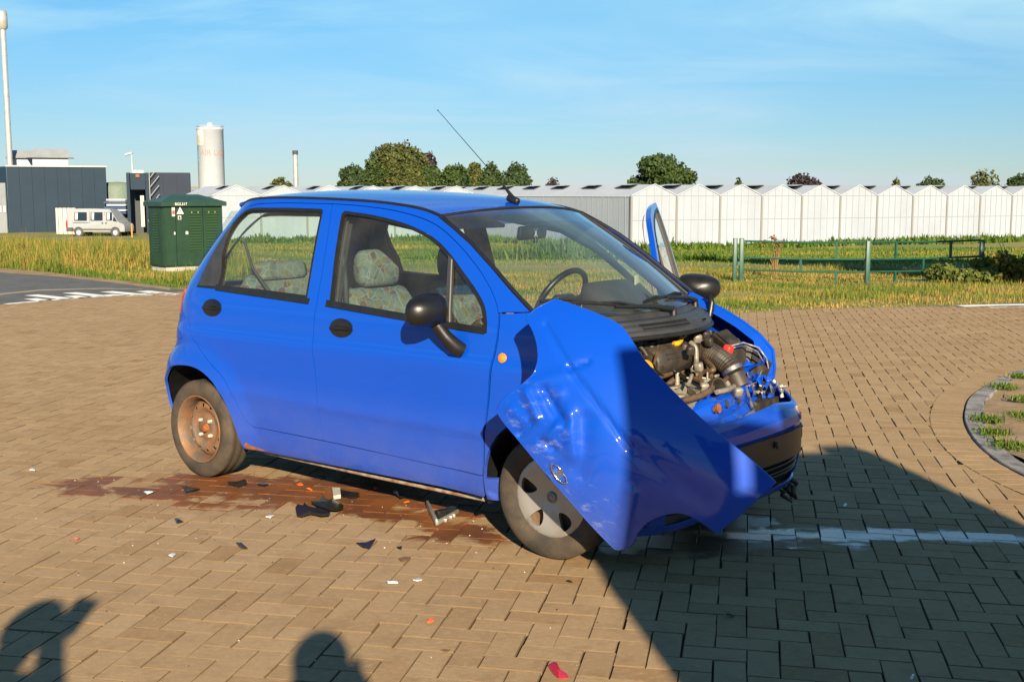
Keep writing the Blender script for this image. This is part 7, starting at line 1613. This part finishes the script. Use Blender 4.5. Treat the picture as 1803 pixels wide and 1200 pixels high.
# ================================================================ the bonnet, torn round and hanging by its near hinge
def build_bonnet():
    # corners in the car's frame: nose edge A..tip, headlamp notch, far flank, scuttle edge, near flank, near notch
    bon = thing('bonnet', 'crumpled blue bonnet with a maker\'s badge, torn off sideways in front of the front wheel', 'bonnet', (CARX, CARY, 0), CARA)
    # outline in picture pixels -> plane-ish surface in the car's frame
    px = []
    def seg(pts, k=4, last=False):
        q = cm2(pts, k); px.extend(q if last else q[:-1])
    seg([(875, 722), (884, 738), (912, 772), (960, 830), (1000, 876), (1040, 922), (1072, 955), (1086, 968)])
    seg([(1086, 968), (1112, 958), (1122, 938), (1140, 918), (1166, 906), (1196, 902), (1222, 910), (1245, 925), (1262, 938)])
    seg([(1262, 938), (1310, 898), (1365, 848)])
    seg([(1365, 848), (1310, 800), (1246, 748), (1180, 685), (1130, 630)])
    seg([(1130, 630), (1104, 588), (1083, 568), (1030, 545), (978, 527)])
    seg([(978, 527), (950, 540), (925, 559)])
    seg([(925, 559), (938, 580), (946, 605), (948, 632), (941, 655), (930, 668), (905, 688), (885, 704), (875, 722)])
    # depth (car y) at known pixels; smooth interpolation between them
    K = np.array([(875, 722, -1.09), (925, 559, -0.905), (948, 625, -0.955), (912, 772, -1.02), (960, 830, -0.99), (1000, 876, -0.985), (1040, 922, -0.95), (1086, 968, -0.915), (978, 527, -0.76), (1083, 568, -0.80), (1130, 630, -0.80),
                  (1246, 748, -0.745), (1365, 848, -0.70), (1262, 938, -0.80), (1180, 900, -0.90), (1110, 780, -0.99), (1040, 700, -1.03), (980, 640, -1.01), (1180, 800, -0.90), (1050, 820, -1.02), (930, 720, -1.06)], float)
    def basis(a, c): return np.array([1, a, c, a*a, a*c, c*c, a**3, a*a*c, a*c*c, c**3])
    Bm = np.array([basis((k[0]-1100)/200, (k[1]-750)/200) for k in K]); COEF = np.linalg.solve(Bm.T@Bm+np.diag([0, 0, 0, 0.25, 0.25, 0.25, 3, 3, 3, 3]), Bm.T@K[:, 2]); print('bonnet fit', np.abs(Bm@COEF-K[:, 2]).max())
    def yat(u, v):
        y = float(basis((u-1100)/200, (v-750)/200) @ COEF)
        # dents and folds of the blow round the nose
        def ridge(x0, y0, x1, y1, wd, amp):
            dx, dy = x1-x0, y1-y0; L2 = dx*dx+dy*dy; t = max(0, min(1, ((u-x0)*dx+(v-y0)*dy)/L2)); q = math.hypot(u-x0-t*dx, v-y0-t*dy)
            return amp*math.exp(-(q/wd)**2)
        y += ridge(925, 690, 945, 735, 7, -0.016) + ridge(960, 690, 990, 740, 10, 0.022) + ridge(985, 745, 960, 775, 7, -0.016) + ridge(955, 775, 975, 790, 6, 0.014)
        y += ridge(935, 745, 915, 765, 6, 0.014) + ridge(1000, 730, 1010, 800, 14, -0.016) + ridge(1030, 740, 1020, 830, 18, 0.012) + ridge(960, 700, 985, 690, 10, -0.008) + ridge(900, 720, 925, 745, 9, -0.007)
        y += ridge(1003, 648, 1110, 790, 6, 0.009) + ridge(1003, 648, 1035, 637, 5, 0.008) + ridge(960, 572, 1003, 648, 6, 0.007) + ridge(940, 672, 1000, 655, 10, -0.006)
        # pressed shape: swage line and rounded rim
        y += ridge(1110, 790, 1240, 880, 20, 0.006) + ridge(1090, 960, 1110, 870, 14, -0.012)
        return y
    def fm(u, v):
        u *= 1000; v *= 1000
        return cpl(u, v, 1, yat(u, v))
    out = [(a/1000, b/1000) for a, b in clean(px, 2.0)]
    me = panel_mesh('bonnet_skin', out, [], fm, g=0.0075, rim=0.010, flip=True, back=True)
    # make the painted face look at the street
    sk = link('bonnet_skin', me, M_HOOD, bon)
    sc = []
    for f in me.polygons:
        P = f.center; w = l2w(P); u = 901.5+FPX*w.x/(w.y*_cp-(w.z-CAMH)*_sp); 
        # bare scrape marks lie round the nose edge
        d = min(((P-cpl(a, b, 1, yat(a, b))).length for a, b in ((905, 720), (940, 740), (965, 780), (1000, 850), (1045, 900))))
        sc.append(max(0.0, min(1.0, 1.25-d/0.13)))
    add_attr(me, sc, 'scuff')
    # folded hem along the edges
    for lp in (px,):
        q = clean(px, 6.0); b = MB(); pts = [cpl(a, c, 1, yat(a, c)+0.004) for a, c in q]; b.tube(pts, 0.0042, 6, closed=True); b.build('edge_hem', M_HOOD, bon)
    # badge: open oval shell with a fan, chrome
    bc = (986, 832)
    e1 = Vector((0.60, 0.80)); e2 = Vector((0.80, -0.60))
    def bpnt(a, c, lift=0.006):
        u = bc[0]+e1.x*a+e2.x*c; v = bc[1]+e1.y*a+e2.y*c; p = cpl(u, v, 1, yat(u, v)); return p+Vector((0.5, -0.85, 0.1)).normalized()*lift
    badge = bpy.data.objects.new('badge', None); COL.objects.link(badge); badge.parent = bon
    b = MB(); b.tube([bpnt(21*math.cos(t), 9.5*math.sin(t)) for t in np.linspace(PI*0.97, 2*PI*1.015, 22)], 0.0042, 6); b.build('badge_rim', M_CHROME, badge)
    b = MB(); b.tube([bpnt(-21, 0), bpnt(-12, 4.5), bpnt(-3.5, 4)], 0.003, 6); b.tube([bpnt(21, 0), bpnt(12, 4.5), bpnt(3.5, 4)], 0.003, 6); b.build('badge_rim', M_CHROME, badge)
    for k in (-1, 0, 1):
        b = MB(); b.tube([bpnt(k*4.2, 6.5), bpnt(k*2.4, -1), bpnt(k*1.6, -8.5)], [0.0046, 0.0036, 0.0022], 6); b.build('badge_fan', M_CHROME, badge)
build_bonnet()
# ================================================================ debris on the paving
M_SHARD = mat('black_shard', (0.013, 0.013, 0.014), 0.32, var=0.3, vscale=40)
M_CLEAR = mat('clear_shard', (0.62, 0.64, 0.66), 0.15, coat=0.5, var=0.1)
M_ORANGE = mat('orange_shard', (0.75, 0.14, 0.015), 0.3, coat=0.3)
M_REDSH = mat('red_shard', (0.42, 0.015, 0.01), 0.25, coat=0.5, var=0.3, vscale=60)
M_LEAF = mat('dead_leaf', (0.17, 0.09, 0.035), 0.8, var=0.3, vscale=60)
def shard(u, v, poly, m, label, cat='plastic shard', th=0.004, curl=0.010, name='plastic_shard', group=None, z0=0.002):
    """poly: pixel offsets about (u, v) in the photo's own scale, laid on the paving"""
    C = gp(u, v); P = [gp(u+a, v+b)-C for a, b in poly]; n = len(P)
    if sum(P[i].x*P[(i+1) % n].y-P[(i+1) % n].x*P[i].y for i in range(n)) < 0: P.reverse()
    sz = max(p.length for p in P)+1e-6; rg = np.random.default_rng(int(u*7+v))
    ph = rg.uniform(0, 6); top = [(p.x, p.y, th+curl*(0.5+0.5*math.sin(ph+p.x/sz*2.5+p.y/sz*1.7))) for p in P]; bot = [(p[0]*.97, p[1]*.97, p[2]-th) for p in top]
    b = MB(); c = Vector((0, 0, th+curl*0.75)); v_ = [tuple(c), (0, 0, c.z-th)]+top+bot
    f = [(0, 2+i, 2+(i+1) % n) for i in range(n)] + [(1, 2+n+(i+1) % n, 2+n+i) for i in range(n)] + [(2+i, 2+n+i, 2+n+(i+1) % n, 2+(i+1) % n) for i in range(n)]
    b.add(v_, f); o = b.build(name, m); o.location = (C.x, C.y, z0); return tag(o, label, cat, group)
shard(575, 893, [(-28, 2), (-12, -3), (-6, -20), (-2, -10), (8, -9), (12, -14), (16, -8), (30, -1), (29, 8), (20, 14), (2, 15), (-16, 9)], M_SHARD, 'large black plastic piece with a pointed spike, lying before the sill', curl=0.03, th=0.006)
shard(548, 907, [(-28, -6), (-24, -10), (-14, -8), (-12, -12), (-6, -6), (14, -2), (34, 4), (32, 8), (18, 9), (0, 4), (-18, 6), (-26, 4)], M_SHARD, 'long black plastic bar beside the large spiked piece', curl=0.02, th=0.010)
shard(334, 866, [(-14, -4), (-6, -2), (18, -3), (10, 3), (-8, 4)], M_SHARD, 'black shard at the front edge of the rusty spill', curl=0.02)
shard(418, 855, [(-18, 2), (-4, -4), (14, -3), (16, 1), (2, 4)], M_SHARD, 'black crushed part with a loop of wire in the spill', curl=0.02, th=0.008)
shard(462, 856, [(-9, 0), (2, -3), (10, -1), (2, 3)], M_SHARD, 'small dark lump beside the wire loop in the spill', th=0.008)
shard(425, 965, [(-9, -6), (0, -7), (11, 2), (2, 6), (-5, 5)], M_TRIM, 'dark grey triangular chip alone on dry bricks', curl=0.025, th=0.006)
shard(313, 919, [(-6, -4), (-1, -3), (9, 3), (-2, 3)], M_SHARD, 'small black sliver on dry bricks below the rear wheel', curl=0.015)
shard(645, 962, [(-18, -3), (-2, -2), (17, -5), (6, 5), (-6, 6)], M_SHARD, 'flat black triangular shard on dry bricks before the spill', curl=0.02)
shard(704, 967, [(-5, 1), (4, -3), (3, 3)], M_SHARD, 'tiny black chip next to the flat triangular shard')
shard(712, 985, [(-10, 1), (0, -4), (12, -3), (4, 4), (-6, 5)], M_LEAF, 'greyish dead leaf on the bricks', 'leaf', name='dead_leaf', curl=0.006, th=0.002)
shard(618, 872, [(-34, -6), (-20, -7), (-4, -2), (16, 2), (0, 5), (-14, 4)], M_SHARD, 'long black shard behind the square lamp piece', curl=0.02)
shard(596, 874, [(-11, -6), (3, -6), (4, 6), (-9, 6)], M_WHITEP, 'square grey-white lamp piece in front of the sill', 'lamp piece', name='lamp_piece', th=0.02, curl=0.01)
shard(624, 876, [(-12, 2), (2, -3), (10, -2), (4, 3)], M_SHARD, 'dark wedge beside the square lamp piece')
shard(702, 876, [(-10, -2), (-2, -6), (8, 3), (14, 5), (2, 6)], M_SHARD, 'jagged black shard at the edge of the car shadow', curl=0.02)
shard(263, 868, [(-10, -1), (-2, 1), (10, -1), (6, 2), (-4, 3)], M_CLEAR, 'curved white sliver in the rusty spill', 'lamp shard', name='lamp_shard', curl=0.01)
shard(691, 1028, [(-10, 0), (8, -2), (10, 0), (-8, 2)], M_CLEAR, 'straight white sliver on dry bricks', 'lamp shard', name='lamp_shard')
shard(303, 978, [(-6, 2), (2, -4), (7, -1), (1, 4)], M_CLEAR, 'clear lens chip on dry bricks near the dark triangular chip', 'lamp shard', name='lamp_shard', curl=0.006)
shard(475, 912, [(-7, 3), (-2, -4), (8, -3), (2, 2)], M_CLEAR, 'clear curled lens chip before the rusty spill', 'lamp shard', name='lamp_shard', curl=0.012)
shard(735, 1022, [(-8, 1), (2, -3), (8, 0), (0, 3)], M_CLEAR, 'faint clear lens chip beside the straight white sliver', 'lamp shard', name='lamp_shard', curl=0.003)
shard(135, 949, [(-5, 0), (0, -3), (5, 0), (0, 3)], M_ORANGE, 'round orange lens chip on dry bricks', 'lamp shard', name='lamp_shard', curl=0.004)
shard(758, 1094, [(-6, 3), (-2, -3), (5, -3), (6, 1), (0, 3)], M_ORANGE, 'orange lens chip on sunlit bricks by the photographer\'s shadow', 'lamp shard', name='lamp_shard', curl=0.004)
shard(785, 1147, [(-10, 0), (-2, -3), (10, -1), (2, 3)], M_LEAF, 'brown dead leaf on bricks below the orange lens chip', 'leaf', name='dead_leaf', curl=0.004, th=0.002)
shard(982, 1184, [(-17, -10), (-2, -12), (4, -2), (14, 4), (20, 11), (2, 12), (-8, 4)], M_REDSH, 'red tail-lamp lens piece on sunlit bricks', 'lamp shard', name='lamp_shard', curl=0.012, th=0.004)
shard(1003, 1026, [(-5, 0), (0, -2), (5, 0), (0, 2)], M_SHARD, 'black crumb on bricks at the shadow edge')
shard(528, 855, [(-6, 0), (2, -2), (6, 1), (-2, 2)], M_ORANGE, 'orange chip lying in the wet spill', 'lamp shard', name='lamp_shard')
shard(545, 863, [(-5, 0), (2, -2), (5, 1)], M_ORANGE, 'second orange chip in the wet spill by the square lamp piece', 'lamp shard', name='lamp_shard')
shard(661, 862, [(-4, 0), (0, -2), (4, 0), (0, 2)], M_ORANGE, 'orange chip at the car shadow edge', 'lamp shard', name='lamp_shard')
shard(716, 886, [(-5, 0), (2, -2), (5, 1)], M_ORANGE, 'orange chip below the jagged black shard', 'lamp shard', name='lamp_shard')
shard(1288, 1086, [(-9, 0), (-2, -4), (7, -2), (4, 3)], M_SHARD, 'black scrap on shaded bricks', curl=0.01)
shard(1488, 892, [(-4, 0), (0, -2), (4, 0), (0, 2)], M_CLEAR, 'white chip on shaded bricks', 'lamp shard', name='lamp_shard')
shard(1606, 1195, [(-4, 0), (0, -3), (4, 0), (0, 2)], M_CLEAR, 'white chip on the shaded bricks in front', 'lamp shard', name='lamp_shard')
shard(57, 830, [(-5, 0), (0, -2), (5, 1)], M_CLEAR, 'pale chip on bricks behind the spill', 'lamp shard', name='lamp_shard')
def bracket():
    C = gp(769, 926); t = thing('broken_bracket', 'V-shaped grey metal bracket with a black plastic corner', 'bracket', (C.x, C.y, 0))
    A, B = gp(752, 892)-C, gp(806, 905)-C
    def arm(p, q, w, h, m, nm):
        d = (q-p); L_ = d.length; b = MB(); b.bevbox(Matrix.Translation((p+q)/2+Vector((0, 0, h/2+.004))) @ Matrix.Rotation(math.atan2(d.y, d.x), 4, 'Z'), (L_, w, h), 0.003); return b.build(nm, m, t)
    arm(Vector((0, 0, 0)), A, 0.012, 0.03, M_SILVER, 'metal_arm'); arm(Vector((0, 0, 0)), B, 0.014, 0.022, M_SILVER, 'metal_arm')
    arm(A*0.25+B*0.1+Vector((0.0, .02, 0)), B*0.85+Vector((0, .03, 0)), 0.03, 0.035, M_SHARD, 'plastic_corner')
    for q in (0.35, 0.6, 0.75): b = MB(); b.bevbox(Matrix.Translation(B*q+Vector((0.006, -.012, .012))), (0.016, 0.014, 0.02), 0.004); b.build('lug', M_SILVER if q < .7 else M_ALU, t)
bracket()
# crumbs of glass and plastic too small to count
def crumbs():
    V = []; F = []; n = 240; rn = []
    for k in range(n):
        if k < 170: u, v = RNG.uniform(60, 900), RNG.normal(890, 45)
        else: u, v = RNG.uniform(0, 1100), RNG.uniform(820, 1195)
        if v < 800 or (u > 440 and v < 815+0.19*(u-440)): v = 860+RNG.random()*120
        p = gp(u, v); s = RNG.uniform(0.0015, 0.005); a = RNG.random()*6
        o = len(V)
        for q in range(3): V.append((p.x+s*math.cos(a+q*2.1), p.y+s*math.sin(a+q*2.1), 0.002))
        V.append((p.x, p.y, 0.002+s*0.9)); F += [(o, o+1, o+3), (o+1, o+2, o+3), (o+2, o, o+3)]; rn += [RNG.random()]*3
    M_CR = attr_mat('crumbs', [(0, (0.02, 0.02, 0.02)), (0.55, (0.03, 0.025, 0.02)), (0.78, (0.4, 0.4, 0.4)), (0.92, (0.5, 0.5, 0.5)), (1, (0.6, 0.15, 0.02))], 0.3, spec=0.6)
    tag(np_mesh('glass_crumbs', np.array(V), np.array(F), M_CR, None, rn), 'fine crumbs of glass and plastic strewn over the bricks', 'crumbs', kind='stuff')
crumbs()
# ================================================================ who and what stands behind the camera and throws the shadows
M_COAT = mat('coat', (0.03, 0.04, 0.07), 0.85, var=0.2, vscale=10); M_SKINT = mat('skin', (0.42, 0.26, 0.19), 0.6); M_HAIR = mat('hair', (0.03, 0.02, 0.012), 0.6)
def person(label, loc, rz, H_, rarm, larm):
    """one continuous skinned body; arms given as elbow and hand, relative to the shoulder"""
    s = H_/1.75
    t = thing('person', label, 'person', loc, rz)
    J = {'pel': (0, 0, .95), 'belly': (0, .01, 1.10), 'chest': (0, 0, 1.30), 'neck0': (0, 0, 1.45), 'neck': (0, .01, 1.53), 'head': (0, .02, 1.62), 'crown': (0, .015, 1.70),
         'shr': (.17, 0, 1.42), 'shl': (-.17, 0, 1.42), 'hr': (.09, 0, .92), 'hl': (-.09, 0, .92), 'kr': (.11, .02, .50), 'kl': (-.11, .02, .50), 'ar': (.12, -.02, .09), 'al': (-.12, -.02, .09), 'tr': (.13, .14, .04), 'tl': (-.13, .14, .04)}
    J = {k: Vector(v)*s for k, v in J.items()}
    for side, arm in (('r', rarm), ('l', larm)):
        sh = J['sh'+side]; J['e'+side] = sh+Vector(arm[0]); J['w'+side] = sh+Vector(arm[1])
        d = (J['w'+side]-J['e'+side]).normalized(); J['p'+side] = J['w'+side]+d*0.07
    Rr = dict(pel=.15, belly=.135, chest=.15, neck0=.075, neck=.058, head=.092, crown=.078, shr=.075, shl=.075, hr=.095, hl=.095, kr=.06, kl=.06, ar=.045, al=.045, tr=.04, tl=.04, er=.062, el=.062, wr=.044, wl=.044, pr=.036, pl=.036)
    E_ = [('pel', 'belly'), ('belly', 'chest'), ('chest', 'neck0'), ('neck0', 'neck'), ('neck', 'head'), ('head', 'crown'), ('chest', 'shr'), ('chest', 'shl'), ('pel', 'hr'), ('pel', 'hl'), ('hr', 'kr'), ('hl', 'kl'), ('kr', 'ar'), ('kl', 'al'), ('ar', 'tr'), ('al', 'tl'), ('shr', 'er'), ('shl', 'el'), ('er', 'wr'), ('el', 'wl'), ('wr', 'pr'), ('wl', 'pl')]
    # five fingers each
    V = list(J.values()); K = list(J.keys()); rad = [Rr[k]*s for k in K]; ed = [(K.index(a), K.index(b)) for a, b in E_]
    for side in 'rl':
        p = J['p'+side]; d = (p-J['w'+side]).normalized(); sd = d.cross(Vector((0, 1, 0.01))).normalized()
        for q in range(5):
            o = (q-2)*0.017; ln = (.035, .07, .078, .072, .058)[q]; base = p+sd*o+d*0.015*(q > 0); m1 = base+d*ln*.5+sd*(-.02 if q == 0 else 0)+Vector((0, .012, 0)); m2 = base+d*ln*.85+Vector((0, .035, 0))
            i = len(V); V += [m1, m2]; rad += [.0095*s, .008*s]; ed += [(K.index('p'+side), i), (i, i+1)]
    me = bpy.data.meshes.new('body'); me.from_pydata([tuple(v) for v in V], ed, []); me.materials.append(M_COAT)
    o = link('body', me, None, t); md = o.modifiers.new('skin', 'SKIN'); 
    for sv, r in zip(me.skin_vertices[0].data, rad): sv.radius = (r, r*(0.78 if r > .1 else 1))
    me.skin_vertices[0].data[0].use_root = True
    sb = o.modifiers.new('sub', 'SUBSURF'); sb.levels = 1; sb.render_levels = 2
    hd = J['head']
    b = MB(); b.ball(hd+Vector((0, -.012, .035))*s, (.098*s, .108*s, .105*s), 20, 12); b.build('hair', M_HAIR, t)
    b = MB(); b.ball(hd+Vector((0, .03, -.015))*s, (.078*s, .085*s, .105*s), 18, 12); f = b.build('face', M_SKINT, t)
    b = MB(); b.tube([hd+Vector((0, .105, .01))*s, hd+Vector((0, .128, -.025))*s], [.010, .014], 6); b.build('nose', M_SKINT, f)
    return t
ph = person('person taking the photograph, whose head casts the round shadow on the bricks', (0.0, -0.31, 0), 0.0, 1.68, ((.16, .05, -.24), (-.06, .16, .05)), ((-.16, .05, -.24), (.06, .16, .05)))
b = MB(); b.bevbox(Matrix.Translation((0, -0.125, 1.495)), (0.12, 0.035, 0.075), 0.01); b.tube([(0, -0.11, 1.495), (0, -0.06, 1.495)], 0.03, 14)
tag(b.build('photo_camera', M_BLACK), 'black camera held up by the person taking the photograph', 'camera')
person('person beside the photographer with one arm raised to the head', (-1.06, -0.05, 0), 0.0, 1.70, ((.11, .05, -.20), (-.07, .08, .13)), ((-.16, .02, -.24), (-.22, .10, -.46)))
tag(one('bevbox', Matrix.Translation((-0.945, 0.07, 1.60)) @ Matrix.Rotation(0.2, 4, 'Y'), (0.09, 0.015, 0.15), 0.006).build('phone', M_BLACK), 'phone held up by the person with a raised arm', 'phone')
def truck():
    t = thing('recovery_truck', 'tall recovery truck whose shadow covers the front of the wreck', 'truck', (1.19, -0.80, 0), math.radians(9.0))
    M_TW = mat('truck_blue', (0.02, 0.035, 0.09), 0.4, coat=0.4, var=0.05); W = 2.10
    # cab: nose faces the wreck (+y), x across
    prof = [(0, 0.45), (0.0, 1.15), (-0.02, 1.35), (-0.10, 2.12), (-0.16, 2.20), (-1.75, 2.24), (-1.80, 2.1), (-1.80, 0.45)]
    b = MB(); M_ = Matrix(((0, 0, 1, 0), (1, 0, 0, 0), (0, 1, 0, 0), (0, 0, 0, 1)))
    b.prism(prof, W, M_); cb = b.build('cab', M_TW, t)
    b = MB(); b.add([(0.12, 0.006, 1.33), (W-.12, 0.006, 1.33), (W-.14, -0.075, 2.02), (.14, -0.075, 2.02)], [(0, 1, 2, 3)]); b.build('windscreen', M_DKGLASS, cb)
    for x in (-0.006, W+.006):
        b = MB(); b.add([(x, -0.35, 1.35), (x, -1.25, 1.35), (x, -1.25, 2.0), (x, -0.40, 2.0)], [(0, 1, 2, 3)]); b.build('door_window', M_DKGLASS, cb)
    b = MB(); b.box((W/2, 0.06, 0.55), (W, 0.18, 0.32), bev=0.04); b.build('bumper', M_BLACK, t)
    for x in (0.22, W-.22): b = MB(); b.box((x, 0.03, 0.92), (0.30, 0.06, 0.18), bev=0.02); b.build('headlamp', M_CLEAR, t)
    # unseen mast and roof blocks, shaped so the cast shadow keeps a lit gap
    b = MB(); b.box((0.20, -0.12, 2.60), (0.38, 0.22, 0.82), bev=0.02); b.box((0.42, -0.30, 2.33), (0.10, 0.30, 0.24)); b.build('mast_shadow_block', M_TW, t)
    b = MB(); b.box((0.71, -0.45, 2.52), (0.53, 0.79, 0.60)); b.build('roof_shadow_block', M_TW, t)
    b = MB(); b.box((1.52, -0.45, 2.58), (1.16, 0.80, 0.72)); b.build('roof_shadow_block', M_TW, t)
    b = MB(); b.box((1.95, -0.14, 2.97), (0.24, 0.2, 0.08), bev=0.03); b.build('beacon', M_AMBER, t)
    b = MB(); b.box((W/2, -4.0, 0.85), (W, 4.2, 0.25)); b.build('load_bed', M_BLACK, t)
    for x in (0.16, W-.16):
        for y in (-0.55, -3.6, -4.6):
            w = bpy.data.objects.new('wheel', None); COL.objects.link(w); w.parent = t; w.location = (x, y, 0.42); w.rotation_euler = (0, PI/2, 0)
            b = MB(); b.lathe([(0.24, -.12), (0.38, -.13), (0.42, -.1), (0.42, .1), (0.38, .13), (0.24, .12)], 24); b.build('tyre', M_RUBBER, w)
            b = MB(); b.lathe([(0, -.06), (0.24, -.1), (0.24, .1), (0, .06)], 16); b.build('rim', M_SILVER, w)
truck()
